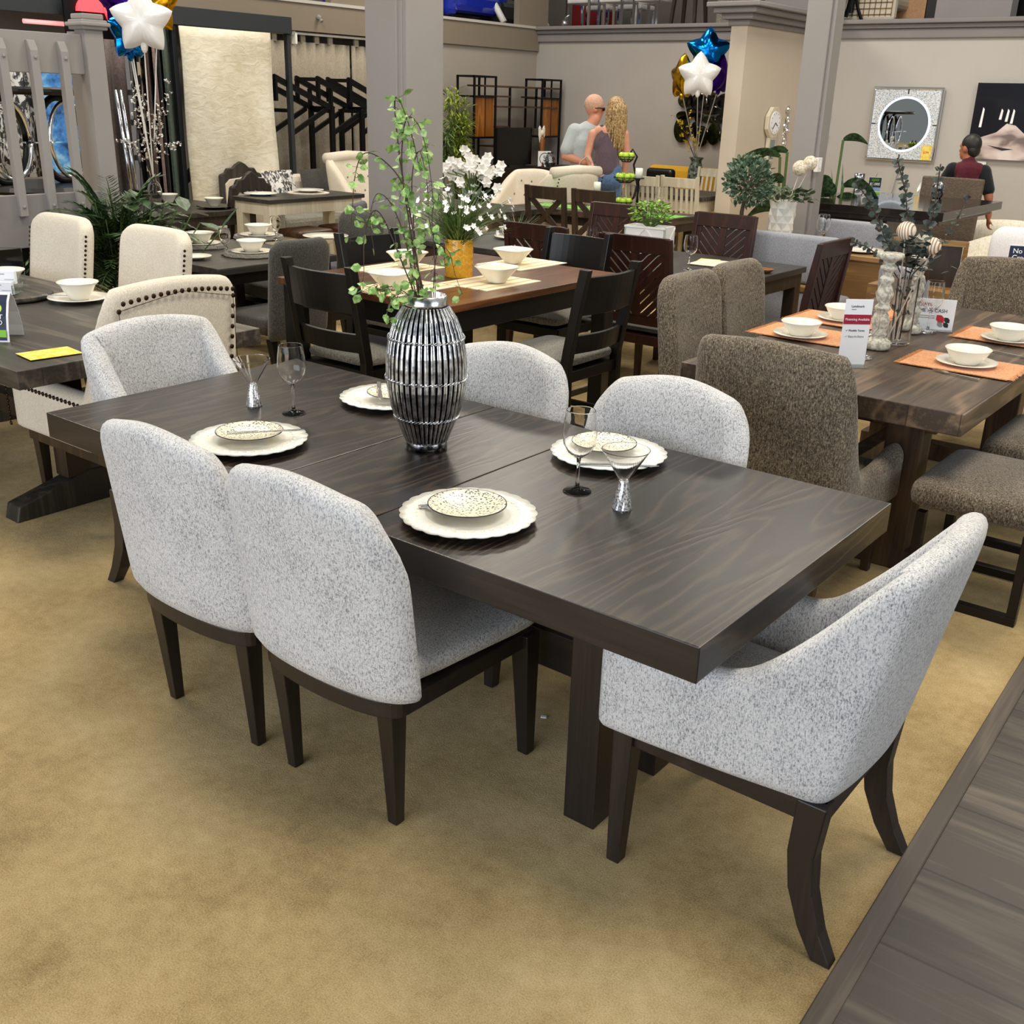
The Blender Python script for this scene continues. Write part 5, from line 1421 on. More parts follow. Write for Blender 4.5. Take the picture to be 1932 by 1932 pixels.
# sofa with pillows and tufted wing chair
so = thing('sofa', 'taupe sofa below the black metal stands', 'sofa', (-8.45, 6.75, 0), -PI/2)
bx('base', M['cushion'], so, -1.0, 1.0, -.35, .40, .10, .42, .04); bx('back', M['linen'], so, -1.0, 1.0, -.48, -.26, .3, .93, .07); bx('seat_cushion', M['cushion'], so, -.98, .0, -.28, .42, .42, .56, .05); bx('seat_cushion', M['cushion'], so, .0, .98, -.28, .42, .42, .56, .05)
for s in (-1, 1): bx('arm', M['cushion'], so, s*1.06-.10, s*1.06+.10, -.42, .42, .08, .66, .05)
for k, (x, lab) in enumerate(((-.50, 'dark patterned pillow on the taupe sofa, nearer the wing chair'), (-.02, 'dark patterned pillow on the taupe sofa, middle'), (.52, 'black and white patterned pillow behind the rack post'))):
    o = MB().grid(lambda u, v: ((u-.5)*.44, -.16+.12*(v-.5)*-1+.07*math.sin(PI*u)*math.sin(PI*v), (v-.5)*.42), 8, 8).grid(lambda u, v: ((.5-u)*.44, -.16+.12*(v-.5)*-1-.05*math.sin(PI*u)*math.sin(PI*v), (v-.5)*.42), 8, 8).build('pillow', M['dark_cloth'] if k < 2 else M['zebra'], smooth=True)
    a = -PI/2; o.rotation_euler = (0, 0, a); o.location = (so.location.x+(-.02)*1, so.location.y-x, .78); tag(o, lab, 'pillow', 'pillows on the taupe sofa')
def wing(label, loc, rz, cloth, hb=1.08, scroll=True, tuft=True, w=.66, studs=False, cat='chair', name='wing_chair', frame=None):
    r = thing(name, label, cat, loc, rz)
    p = upath(w/2, .26, -.30, .10, .03, 10, 4, 9)
    zt = []; ln = []
    for x, y in p:
        z = .56+(hb-.60)*sm((.18-y)/.42)
        if y < -.2: z = hb-.02+.02*math.cos(x/(w/2)*PI/2)
        zt.append(z); ln.append((0, -.18*sm((.2-y)/.4)))
    shell(MB(), p, zt, .28, .11, ln, 6).build('body', cloth, r, smooth=True, sub=1)
    if scroll: MB().tube([(-w/2-.01, -.43, hb-.02), (0, -.47, hb), (w/2+.01, -.43, hb-.02)], .058, 12).build('scroll_roll', cloth, r, smooth=True)
    cushion(MB(), seatpoly(w-.12, w-.14, .30, -.24, .05), .28, .50, .03).build('seat', cloth, r, smooth=True, sub=1)
    if tuft:
        mb = MB()
        for j in range(3):
            for k in range(3): mb.sph((-.16+.16*k+(.08 if j % 2 else 0)-.02, -.245-.03*j-.03, .62+.15*j), (.013, .008, .013), 6, 4)
        mb.build('button_stud', M['cushion'], r)
    if studs:
        mb = MB()
        for k in range(16):
            for s in (1, -1): mb.sph((s*(w/2-.01), -.35-.011*k-.0, .5+(hb-.58)*k/15), (.009, .009, .009), 6, 4)
        mb.build('stud_trim', M['nail'], r)
    legs4(r, frame or M['oak'], ((w/2-.06, .22), (w/2-.05, .25)), ((w/2-.08, -.26), (w/2-.07, -.34)), .29)
    return r
wing('cream button tufted wing chair with rolled top left of the grey column', (-7.95, 7.05, 0), -PI/2, M['linen'], 1.14, True, True, .72)
wing('cream scroll back lounge chair with sweeping arm behind the X back chairs', (-6.32, 8.06, 1.02)[:2]+(0,), PI/2-.2, M['linen'], 1.10, True, False, .66, True)
wing('cream button tufted chair with wooden outer back right of the orchid', (-6.78, 7.96, 0.94)[:2]+(0,), PI-.1, M['linen'], 1.06, False, True, .56, True)
# carved chairs, dark table, white counter table with stools
def carved(label, loc, rz):
    r = thing('carved_chair', label, 'chair', loc, rz, 'carved dark wood dining chairs by the rug display')
    for s in (1, -1):
        MB().sweep([(s*.24, -.26, 0), (s*.24, -.22, .45), (s*.25, -.24, .72), (s*.23, -.27, .95)], [.05]*4).build('rear_post', M['carved'], r, bevel=.006)
        MB().sweep([(s*.22, .22, 0), (s*.25, .24, .2), (s*.22, .22, .42)], [.035, .045, .06]).build('leg', M['carved'], r, bevel=.006)
    top = [(-.26, .88), (-.25, .96), (-.20, .975), (-.17, 1.02), (-.10, 1.025), (-.06, 1.06), (0, 1.09), (.06, 1.06), (.10, 1.025), (.17, 1.02), (.20, .975), (.25, .96), (.26, .88)]
    low = [(.20, .86), (.15, .91), (.10, .885), (.05, .92), (0, .875), (-.05, .92), (-.10, .885), (-.15, .91), (-.20, .86)]
    MB().prism(top+low, -.29, -.245, 'y').build('carved_crest', M['carved'], r, bevel=.010)
    MB().prism([(-.21, .50), (.21, .50), (.21, .86), (.15, .91), (.05, .92), (-.05, .92), (-.15, .91), (-.21, .86)], -.275, -.235, 'y').build('back_panel', M['linen'], r, bevel=.008)
    bx('lower_rail', M['carved'], r, -.24, .24, -.27, -.22, .42, .50, .006); bx('seat_rail', M['carved'], r, -.26, .26, -.24, .26, .36, .43, .01)
    cushion(MB(), seatpoly(.52, .48, .26, -.22, .05), .43, .49, .02).build('seat', M['linen'], r, smooth=True)
    return r
cvd = (-7.82, 4.93, 0.54)
cv0 = carved('carved dark wood chair nearest the white counter table, upholstered back to the camera', (cvd[0], cvd[1], 0), PI/2+.1)
cvd = (-8.77, 5.50, 0.42); dup(cv0, (cvd[0], cvd[1], 0), -PI/2-.1, 'carved dark wood chair on the left behind its twin, before the cream rug')
cvd = (-8.54, 5.80, 0.42); dup(cv0, (cvd[0], cvd[1], 0), -PI/2-.1, 'carved dark wood chair on the right of the trio by the rack post')
td = (-7.83, 4.42, 0.75)
table('dining_table', 'dark carved dining table with bowls at the foot of the rug display', 'table', td[0]-.95, td[0]+.45, td[1]-.5, td[1]+.5, .765, M['carved'], M['carved'], .045, .09, .09, .03)
G4 = 'cream bowls on black chargers by the rug display'
for nm, c in (('by the bottle vase', (-8.16, 4.46, 0.89)), ('by the carved chair', (-7.60, 4.56, 0.85))):
    o = plate('black charger plate on the dark carved table, '+nm, (c[0], c[1], .768), .16, 'black chargers on the dark carved table', M['black'], 'charger_plate')
    bowl('bowl', 'cream bowl on a black charger, '+nm, (c[0], c[1], .785), .085, .075, G4)
bv = (-7.73, 4.03, 0.88)
o = MB().lathe([(0, 0), (.058, 0), (.062, .01), (.062, .19), (.05, .23), (.024, .26), (.024, .30), (.03, .305), (.022, .305), (.02, .26), (.045, .225), (.056, .19), (.056, .015), (0, .012)], 24).build('bottle_vase', M['glass'], smooth=True, loc=(bv[0], bv[1], .766))
tag(o, 'square patterned clear bottle vase tied to the star balloons at left', 'vase')
def blossom(name, label, loc, ctrls, petm, n, sz, cat='flowers', twig=None):
    r = thing(name, label, cat, loc); q = random.Random(int(abs(loc[0]*77))); st = MB(); ft = MB()
    for c in ctrls:
        P = [Vector((0, 0, 0))]+[Vector(cv(*k)) for k in c]
        C = []
        for i in range(len(P)-1):
            for k in range(6): C.append(P[i].lerp(P[i+1], k/6))
        C.append(P[-1]); st.tube([tuple(x) for x in C], [.005*(1-.75*i/len(C)) for i in range(len(C))], 5)
        for k in range(n):
            i = int(len(C)*(.35+.65*q.random())); i = min(i, len(C)-1); p = C[i]+Vector((q.gauss(0, .02), q.gauss(0, .02), q.gauss(0, .02)))
            st.tube([tuple(C[i]), tuple(p)], .0015, 3)
            for s in range(4):
                d = Vector((q.uniform(-1, 1), q.uniform(-1, 1), q.uniform(-1, 1))); ft.leaf(p, d, Vector((0, 0, 1)), sz, sz*.9, -.2)
    st.build('branches', twig or M['twig'], r); ft.build('blossoms', petm, r); return r
blossom('blossom_branches', 'white blossom branches in the bottle vase before the rugs', (bv[0], bv[1], 1.0), [[(-.03, .25), (-.10, .55), (-.08, .80)], [(.02, .3), (.10, .52), (.14, .68)], [(-.05, .2), (-.14, .30), (-.26, .36)], [(.04, .2), (.14, .32), (.26, .34)], [(0, .3), (.02, .55), (-.02, .75)], [(.03, .3), (.16, .6), (.22, .85)], [(-.02, .25), (-.09, .45), (-.10, .62)]], M['petal'], 26, .02)
ct = table('counter_table', 'tall antique white counter table with dark top holding plates', 'table', -7.12, -6.62, 4.40, 5.55, .92, M['smoketop'], M['white_wood'], .035, .085, .10, .02)
def stool(label, loc, rz):
    r = thing('stool', label, 'stool', loc, rz, 'white stools under the counter table')
    cushion(MB(), seatpoly(.40, .40, .17, -.17, .04), .60, .655, .015).build('seat', M['midbrown'], r, smooth=True)
    bx('seat_rail', M['white_wood'], r, -.19, .19, -.16, .16, .53, .60)
    for s in (1, -1):
        for y in (1, -1): MB().sweep([(s*.20, y*.17, 0), (s*.165, y*.135, .54)], [.035, .045]).build('leg', M['white_wood'], r)
        MB().bar((s*.185, -.155, .22), (s*.185, .155, .22), .022, .035).build('stretcher', M['white_wood'], r)
    return r
w0 = stool('white stool with dark seat under the counter table, the nearer one', (-6.60, 4.78, 0), PI/2); dup(w0, (-6.60, 5.26, 0), PI/2, 'white stool with dark seat under the counter table, the farther one')
plate('white plate on the counter table, nearer the carved chair', (-7.04, 4.66, 0.92), .15, 'white plates on the counter table', M['white_china'])
mt_ = (-6.98, 5.17, 0.92)
o = MB().lathe([(0, 0), (.19, 0), (.19, .006), (0, .006)], 40, rad=lambda a, q_, z: 1+.04*abs(math.sin(a*10))).build('woven_mat', M['linen'], loc=mt_); tag(o, 'cream scalloped woven mat on the counter table', 'placemat')
plate('white plate on the woven mat of the counter table', (mt_[0], mt_[1], .933), .145, 'white plates on the counter table', M['white_china'])
# ------------------------------------------------------------------ balloons
FOIL = {}
for nm, c, mt, rg in (('blue', '#0f6fc4', 1, .16), ('gold', '#d9a520', 1, .18), ('purple', '#3d1a8c', 1, .18), ('white', '#e9e6e4', 0, .22)):
    FOIL[nm] = plain(nm+'_foil', c, rg, mt, coat=.5 if not mt else 0)
def balloon(label, c, R0, col, rz, tilt, tie, grp, spin=0.0):
    r = thing('star_balloon', label, 'balloon', c, 0, grp)
    mb = MB(); NA, NR = 60, 8
    def rad(a):
        k = (a % (2*PI/5))/(2*PI/5); q = abs(k-.5)*2
        return R0*(.655+.345*q**1.35)
    vs = []; 
    for side in (1, -1):
        g = []
        for j in range(NR+1):
            t = j/NR
            for i in range(NA):
                a = 2*PI*i/NA; ro = rad(a)*t*(.90+.10*t)
                h = side*R0*.36*max(0, 1-t**2.6)**.62*(1+.05*math.sin(i*9.0)*t)
                g.append((ro*math.sin(a+spin), h, ro*math.cos(a+spin)))
        f = [(j*NA+i, j*NA+(i+1) % NA, (j+1)*NA+(i+1) % NA, (j+1)*NA+i) for j in range(NR) for i in range(NA)]
        mb.add(g, [q[::-1] if side > 0 else q for q in f])
    o = mb.build('foil', FOIL[col], r, smooth=True); o.rotation_euler = (tilt, 0, rz)
    d = Vector(tie)-Vector(c); k = Vector((0, 0, -R0*.62))
    MB().tube([tuple(k), tuple(k+(d-k)*.5), tuple(d)], .006, 5).build('stick', M['white_paint'], r)
    MB().sph(tuple(k+Vector((0, 0, -.03))), (.03, .03, .05), 8, 6).build('neck', FOIL[col], r)
    return r
GBL = 'star foil balloons of the left bunch'
tie = (bv[0], bv[1], 1.05); cz = .93
for col, px_c, R0, rz_, tl, lab in (('blue', (-7.66, 3.87, 2.22), .235, cz+.9, .0, 'blue foil star balloon of the left bunch, low behind the white star'),
        ('purple', (-7.78, 3.95, 2.45), .245, cz+.2, 0, 'purple foil star balloon of the left bunch, cut by the top of the frame'),
        ('gold', (-7.65, 4.15, 2.45), .24, cz-.5, 0, 'gold foil star balloon of the left bunch, behind the white star'),
        ('white', (-7.42, 3.85, 2.30), .262, cz-.15, 0, 'white foil star balloon in front of the left bunch')):
    balloon(lab, px_c, R0, col, rz_, tl, tie, GBL)
wv = (-6.35, 11.42, 0.77)
GBR = 'star foil balloons of the right bunch'; tie = (wv[0], wv[1], 1.12); cz = .52
for col, px_c, R0, rz_, lab in (('blue', (-5.67, 10.24, 2.37), .27, cz, 'blue foil star balloon on top of the right bunch'), ('gold', (-5.86, 10.03, 2.08), .265, cz-1.05, 'gold foil star balloon turned sideways at left of the right bunch'), ('purple', (-5.54, 10.32, 2.13), .245, cz+1.0, 'purple foil star balloon at right of the right bunch'), ('white', (-5.55, 9.85, 2.10), .255, cz, 'white foil star balloon in front of the right bunch')):
    balloon(lab, px_c, R0, col, rz_, 0, tie, GBR)
# ------------------------------------------------------------------ white dining set with vase, far centre
table('dining_table', 'antique white dining table with grey top behind the white slat chairs', 'table', -6.95, -5.32, 9.75, 10.75, .775, M['greytop'], M['white_wood'], .05, .12, .13, .03)
def slat_chair(label, loc, rz):
    r = thing('slat_chair', label, 'chair', loc, rz, 'antique white slat back chairs')
    for s in (1, -1):
        MB().sweep([(s*.22, -.26, 0), (s*.22, -.22, .45), (s*.225, -.285, 1.03)], [.036, .044, .034]).build('rear_post', M['white_wood'], r); MB().sweep([(s*.20, .2, 0), (s*.2, .2, .43)], [.034, .042]).build('leg', M['white_wood'], r)
    mb = MB(); mb.grid(lambda u, v: (-.22+.44*u, -.275-.01*v-.02*math.sin(PI*u), .91+.10*v), 8, 1); mb.build('crest_rail', M['white_wood'], r, solid=.022)
    MB().bar((-.22, -.235, .52), (.22, -.235, .52), .022, .05).build('lower_rail', M['white_wood'], r)
    for k in range(6):
        x = -.165+.066*k; MB().bar((x, -.235, .53), (x, -.285, .93), .032, .012, (0, 1, 0)).build('slat', M['white_wood'], r)
    bx('seat', M['white_wood'], r, -.235, .235, -.23, .23, .42, .46, .01)
    return r
q0 = (-5.35, 9.28, 0.96)
sl = slat_chair('white slat chair with its back to the camera, below the balloon vase', (q0[0], q0[1]+.25, 0), 0)
q0 = (-5.78, 9.14, 0.93); dup(sl, (q0[0], q0[1]+.25, 0), 0, 'white slat chair beside the black candle stand')
q0 = (-5.90, 10.92, 0.96); dup(sl, (q0[0]-.1, q0[1]+.1, 0), PI, 'white slat chair on the far side, behind the marbled vase')
q0 = (-6.21, 9.46, 0.98); dup(sl, (q0[0]-.35, q0[1]+.2, 0), -PI/2, 'white slat chair half hidden behind the woman and the fruit stand')
o = MB().lathe([(0, 0), (.075, 0), (.08, .01), (.105, .10), (.10, .20), (.07, .30), (.075, .33), (.10, .36), (.085, .365), (.06, .30), (0, .29)], 28).build('marbled_vase', speck('green_marble', '#2c342c', '#7a8276', 24, .2, .42, .58), smooth=True, loc=wv)
tag(o, 'dark green marbled vase with scalloped neck on the white table', 'vase')
blossom('forsythia_branches', 'yellow forsythia branches in the marbled vase', (wv[0], wv[1], 1.08), [[(-.10, .2), (-.22, .42), (-.34, .56)], [(-.06, .2), (-.12, .4), (-.16, .60)], [(-.08, .15), (-.13, .25), (-.2, .34)], [(.0, .2), (.0, .3), (.02, .42)], [(-.03, .15), (-.06, .25), (-.07, .33)]], M['yellowpetal'], 12, .028)
ys = thing('sofa', 'mustard yellow sofa against the back wall behind the white chairs', 'sofa', (-6.55, 11.60, 0), PI)
bx('base', M['yellow_cloth'], ys, -.8, .8, -.3, .4, .12, .42, .03); bx('back', M['yellow_cloth'], ys, -.8, .8, -.42, -.24, .3, .98, .06); bx('seat_cushion', M['yellow_cloth'], ys, -.75, .75, -.25, .42, .42, .55, .04)
for x in (-.7, .7):
    for y in (-.3, .3): MB().sweep([(x, y, 0), (x, y, .13)], [.03, .04]).build('leg', M['oak'], ys)
o = MB().box((0, 0, 0), (.42, .12, .30)).build('pillow', M['black'], loc=(-6.75, 11.20, .83), bevel=.05, seg=4); tag(o, 'black pillow lying on the mustard sofa', 'pillow')
# X-back chairs with runner table
table('dining_table', 'rustic dark table with green runner, candle stands and fruit stand', 'table', -6.1, -4.29, 7.16, 7.88, .775, M['rustic'], M['darkbrown'], .06, .10, .08, .03)
o = MB().prism([(-.85, -.16), (.85, -.16), (.85, .16), (-.85, .16)], 0, .004).build('table_runner', speck('moss_green', '#4c8a33', '#8cc060', 60, .9, .4, .6), loc=(-5.15, 7.45, .776)); tag(o, 'bright green runner along the rustic dark table', 'table runner')
def xchair(label, loc, rz):
    r = thing('dining_chair', label, 'chair', loc, rz, 'dark X back dining chairs')
    for s in (1, -1):
        MB().sweep([(s*.215, -.26, 0), (s*.215, -.22, .45), (s*.22, -.285, 1.02)], [.04, .05, .042]).build('rear_post', M['darkbrown'], r, bevel=.004); MB().sweep([(s*.20, .2, 0), (s*.2, .2, .43)], [.036, .045]).build('leg', M['darkbrown'], r)
        MB().bar((s*.21, -.238, .56), (-s*.21, -.272, .93), .055, .014, (0, 1, 0)).build('x_brace', M['darkbrown'], r)
    mb = MB(); mb.grid(lambda u, v: (-.22+.44*u, -.272-.014*v-.02*math.sin(PI*u), .90+.115*v), 8, 1); mb.build('crest_rail', M['darkbrown'], r, solid=.024)
    MB().bar((-.215, -.235, .54), (.215, -.235, .54), .024, .06).build('lower_rail', M['darkbrown'], r)
    bx('seat', M['darkbrown'], r, -.235, .235, -.23, .24, .42, .465, .01)
    return r
xc = xchair('dark X back chair on the left, in front of the cream lounge chair', (-5.43, 7.08, 0), 0); dup(xc, (-4.90, 7.12, 0), 0, 'dark X back chair on the right, in front of the fruit stand')
fs = thing('fruit_stand', 'tall black wire three tier fruit stand on the green runner', 'stand', (-5.17, 7.81, 0.78))
fz0 = fs.location
mb = MB()
for s in (0, .06):
    mb.tube([tuple(Vector(cv(a, z, s))) for a, z in ((.02, .02), (.10, .10), (.13, .22), (.10, .34), (.08, .42), (.11, .50), (.06, .57), (.02, .50))], .007, 6)
mb.build('curved_frame', M['blackmetal'], fs, smooth=True)
apples = []
for z, rad_, nn in ((.06, .09, 4), (.30, .12, 6), (.50, .085, 4)):
    mb = MB()
    for q_, zz in ((1, 0), (.8, -.03), (.5, -.05)): mb.tube([(rad_*q_*math.cos(2*PI*k/20), rad_*q_*math.sin(2*PI*k/20), z+zz) for k in range(21)], .004, 5)
    for k in range(10): mb.tube([(rad_*math.cos(2*PI*k/10), rad_*math.sin(2*PI*k/10), z), (rad_*.5*math.cos(2*PI*k/10), rad_*.5*math.sin(2*PI*k/10), z-.05)], .003, 4)
    mb.build('wire_basket', M['blackmetal'], fs)
    for k in range(nn):
        a = 2*PI*k/nn+.4; apples.append((fz0[0]+rad_*.55*math.cos(a), fz0[1]+rad_*.55*math.sin(a), fz0[2]+z+.008, z, k))
tier = {.06: 'bottom', .30: 'middle', .50: 'top'}
for x, y, zz, z, k in apples:
    o = MB().lathe([(0, -.030), (.014, -.034), (.028, -.022), (.036, .002), (.032, .022), (.018, .033), (.006, .028), (0, .024)], 16).build('apple', M['apple'], smooth=True, loc=(x, y, zz))
    MB().tube([(0, 0, .02), (.003, 0, .042)], .0025, 4).build('stem', M['twig'], o)
    tag(o, 'green apple in the %s basket of the wire fruit stand' % tier[z], 'apple', 'green apples in the %s basket' % tier[z])
def candlestand(label, c, h):
    r = thing('candle_stand', label, 'candlestick', c, 0, 'black candle stands on the green runner')
    MB().lathe([(0, 0), (.055, 0), (.05, .012), (.014, .03), (.010, .06), (.016, h*.3), (.009, h*.5), (.016, h*.7), (.009, h*.9), (.02, h-.012), (.055, h-.008), (.055, h), (0, h)], 20).build('stand', M['blackmetal'], r, smooth=True)
    o = MB().lathe([(0, 0), (.036, 0), (.036, .085), (.03, .09), (0, .086)], 20).build('pillar_candle', M['candle'], smooth=True, loc=(c[0], c[1], c[2]+h)); tag(o, 'ivory pillar candle on the %s black stand' % ('tall' if h > .25 else 'short'), 'candle', 'ivory pillar candles'); return r
candlestand('short black candle stand seen between the X back chairs', (-5.28, 7.47, 0.78), .17); candlestand('tall black candle stand right of the fruit stand', (-4.79, 7.45, 0.78), .33)
dup(wg, (-4.73, 7.78, 0.78), 0, 'clear wine glass on the rustic dark table above the white planter', 'wine glasses on the rustic dark table'); small_tumbler('clear stemless glass beside the short black candle stand', (-5.49, 7.63, 0.78))
# topiary
tp = (-2.83, 5.75, 0.99)
tr_ = thing('topiary_tree', 'round topiary ball tree with dusty green leaves on a slim trunk', 'plant', (tp[0], tp[1], 0))
MB().lathe([(0, 0), (.14, 0), (.18, .32), (.19, .34), (.16, .34), (0, .30)], 20).build('pot', M['black'], tr_, smooth=True)
MB().tube([(0, 0, .3), (.01, .01, .7), (0, 0, 1.05), (.02, .02, 1.25)], [.018, .016, .016, .012], 8).build('trunk', M['twig'], tr_, smooth=True)
q = random.Random(31); lf = MB(); br = MB()
for k in range(900):
    a = q.uniform(0, 2*PI); e = math.asin(q.uniform(-1, 1)); R1 = .175*q.uniform(.6, 1.0)
    d = Vector((math.cos(a)*math.cos(e), math.sin(a)*math.cos(e), math.sin(e))); p = Vector((.02, .02, 1.27))+d*R1
    lf.leaf(p, (d+Vector((q.uniform(-.8, .8), q.uniform(-.8, .8), q.uniform(-.2, .9)))), d, q.uniform(.032, .052), .026, .2)
    if k % 22 == 0: br.tube([(.02, .02, 1.22), tuple(p)], .003, 4)
lf.build('leaves', speck('dusty_leaf', '#324a37', '#6d8468', 40, .5), tr_); br.build('twigs', M['twig'], tr_)
# ------------------------------------------------------------------ corner group: shelf unit, television, plants, orchid table
eg = thing('shelf_unit', 'black iron wall unit with amber wood doors in the far corner', 'shelf', (-9.2, 10.0, 0))
def ebar(y0_, y1_, z0_, z1_, x0_=-.16, x1_=.16, mat=None, nm='frame_bar'): return bx(nm, mat or M['blackmetal'], eg, x0_, x1_, y0_, y1_, z0_, z1_, 0)
for tw in (0, 1.54):
    for y in (0, .46):
        for x in (-.15, .15): ebar(tw+y, tw+y+.025, 0, 2.08, x-.0125, x+.0125, nm='upright')
    for z in (2.055, 1.80, 1.27, .6): ebar(tw, tw+.485, z, z+.025)
    ebar(tw+.025, tw+.255, 1.295, 1.80, .12, .14, M['amber'], 'door'); ebar(tw+.265, tw+.46, 1.295, 1.80, .11, .13, M['amber'], 'back_panel'); ebar(tw+.255, tw+.265, 1.27, 2.06, .12, .145, nm='upright')
for y, za, zb_ in ((.80, .5, 1.95), (1.42, 1.4, 1.95)): ebar(y, y+.022, za, zb_, .12, .15, nm='upright')
for y0_, y1_, z in ((.2, 2.0, 1.94), (.48, 1.95, 1.675), (.48, .82, 1.81), (.48, .82, 1.41), (.48, .82, 1.15), (1.42, 1.66, 1.81)): ebar(y0_, y1_, z, z+.022, -.14, .15, M['midbrown'], 'shelf_board')
tvp = (-8.85, 10.64, 1.21)
tv = thing('television', 'black flat television panel standing before the wall unit', 'television', (tvp[0], tvp[1], 0))
bx('screen', plain('tv_black', '#050506', .25), tv, -.03, .03, -.40, .40, .92, 1.42, .006); bx('stand', M['black'], tv, -.2, .2, -.5, .5, 0, .90, .01)
def bamboo(label, c, h, n, leafm, seed, wid=.28, cat='plant', name='bamboo_plant', bare=.35):
    q = random.Random(seed); r = thing(name, label, cat, (c[0], c[1], 0)); st = MB(); lf = MB()
    MB().lathe([(0, 0), (.14, 0), (.17, .28), (.15, .28), (0, .26)], 20).build('pot', M['black'], r, smooth=True)
    for k in range(n):
        a = q.uniform(0, 2*PI); tx, ty = wid*q.random()*math.cos(a), wid*q.random()*math.sin(a); hh = h*q.uniform(.75, 1)
        P = [(.05*math.cos(a), .05*math.sin(a), .25), (tx*.4, ty*.4, hh*.55), (tx, ty, hh)]; st.tube(P, [.007, .006, .003], 5)
        for j in range(110):
            t = q.uniform(bare, 1); p = Vector(P[0]).lerp(Vector(P[1]), t/.5) if t < .5 else Vector(P[1]).lerp(Vector(P[2]), (t-.5)/.5)
            d = Vector((q.uniform(-1, 1), q.uniform(-1, 1), q.uniform(-.7, .5))); lf.leaf(p+d*.03, d, Vector((0, 0, 1)), q.uniform(.09, .16), .026, .1)
    st.build('stalks', M['stem'], r); lf.build('leaves', leafm, r); return r
M['bambooleaf'] = speck('bamboo_leaf', '#6f8526', '#a3b045', 20, .5)
bamboo('tall yellow green bamboo plant before the left tower of the wall unit', (-8.70, 9.32, 1.04), 1.95, 13, M['bambooleaf'], 3, .30)
bamboo('dark leafy potted tree with a cyan tag beside the grey column', (-8.40, 8.57, 1.07), 1.62, 10, M['leaf'], 5, .32, 'plant', 'potted_tree', .6)
cg = thing('plant_tag', 'small cyan tag hanging in the dark leafy tree', 'tag', (-8.05, 8.19, 1.41)); bx('card', plain('cyan_card', '#7fc6cf', .4), cg, -.003, .003, -.06, .05, -.05, .06, .002); cg.rotation_euler = (0.5, 0, .3); MB().tube([(0, 0, .05), (0, 0, .14), (-.1, .1, .3)], .002, 4).build('string', M['white_paint'], cg)
ot = (-6.36, 6.62, 0.91)
table('dining_table', 'grey wood table with white orchid and mugs left of the tufted chair', 'table', ot[0]-.5, ot[0]+.7, ot[1]-.3, ot[1]+.5, .775, M['greytop'], M['rustic_leg'], .05, .09, .09, .03)
og = (-6.02, 6.39, 0.90)
oc = thing('orchid', 'white orchid cluster above the mustard vase flowers', 'plant', (og[0], og[1], .775))
MB().lathe([(0, 0), (.06, 0), (.075, .12), (.07, .125), (0, .11)], 20).build('pot', M['black'], oc, smooth=True)
q = random.Random(12); st = MB(); ft = MB(); lf = MB()
for k in range(9):
    a = -.24+.48*k/8; top = .26+.17*math.cos(a*4.5)+q.uniform(-.04, .04)
    P = [Vector((0, 0, .1)), Vector(cv(a*.4, top*.9, 0)), Vector(cv(a, top, q.uniform(-.06, .06)))]; st.tube([tuple(p) for p in P], .005, 5)
    for j in range(4):
        p = P[2]+Vector((q.gauss(0, .045), q.gauss(0, .045), q.gauss(0, .05)))
        for s in range(6):
            b = 2*PI*s/6; d = Vector(cv(math.cos(b), math.sin(b), q.uniform(-.5, .2))); ft.leaf(p, d, Vector((.56, -.74, .3)), .058, .05, .25)
for k in range(7):
    a = 2*PI*k/7; lf.leaf(Vector((0, 0, .10)), Vector((math.cos(a), math.sin(a), .5)), Vector((0, 0, 1)), .26, .07, -.3)
st.build('stems', M['stem'], oc); ft.build('blossoms', M['petal'], oc); lf.build('leaves', M['darkleaf'], oc)
mg2 = (-6.33, 6.25, 0.95)
mug = thing('mug', 'large white mug on the grey wood table next to the column', 'mug', (mg2[0], mg2[1], .776))
MB().lathe([(0, 0), (.075, 0), (.085, .01), (.092, .15), (.088, .152), (.08, .02), (0, .012)], 24).build('body', M['white_china'], mug, smooth=True); MB().tube([cv(.085, .12), cv(.13, .10), cv(.125, .05), cv(.083, .035)], .010, 6).build('handle', M['white_china'], mug, smooth=True)
spray('grass_plant', 'dark grassy plant with spiky blades behind the mustard vase', (-3.98, 4.50, .776), 0, .25, .34, .26, M['darkleaf'], M['petal'], 'plant', False, 170, .01, .05)
cn = (-8.90, 11.37, 0.87)
ca_ = thing('cabinet', 'dark console cabinet under the angel figure and the numbered card', 'cabinet', (cn[0]+.2, cn[1]+.15, 0)); bx('body', M['darkbrown'], ca_, -.22, .22, -.45, .40, .05, cn[2], .006); bx('top', M['darkbrown'], ca_, -.24, .24, -.47, .42, cn[2], cn[2]+.02, .004)
zt_ = cn[2]+.021
ap = (-8.85, 11.16, 0.99)
an = thing('angel_figure', 'slim wooden angel figure with white wings on the console', 'figurine', (ap[0]+.12, ap[1], zt_))
MB().lathe([(0, 0), (.055, 0), (.05, .05), (.035, .25), (.045, .36), (.03, .40), (.018, .42), (0, .42)], 16).build('robe', M['amber'], an, smooth=True); MB().sph((0, 0, .46), (.03, .03, .04), 10, 8).build('head', M['linen'], an, smooth=True)
for s in (1, -1): MB().prism([(s*.0, .34), (s*.03, .30), (s*.07, .42), (s*.075, .52), (s*.05, .56), (s*.02, .52)][::s], -.02, -.005, 'x').build('wing', M['white_china'], an, bevel=.004)
cp_ = (-8.80, 11.34, 1.02)
c5 = thing('number_card', 'white card with a black number 5 in an ornate ring on the console', 'sign', (cp_[0]+.12, cp_[1]-.18, zt_), PI/2-.5); bx('card', M['paper'], c5, -.10, .10, -.004, .004, 0, .215, 0); text('5', .10, M['ink'], c5, (0, -.006, .085), align='CENTER', name='digit')
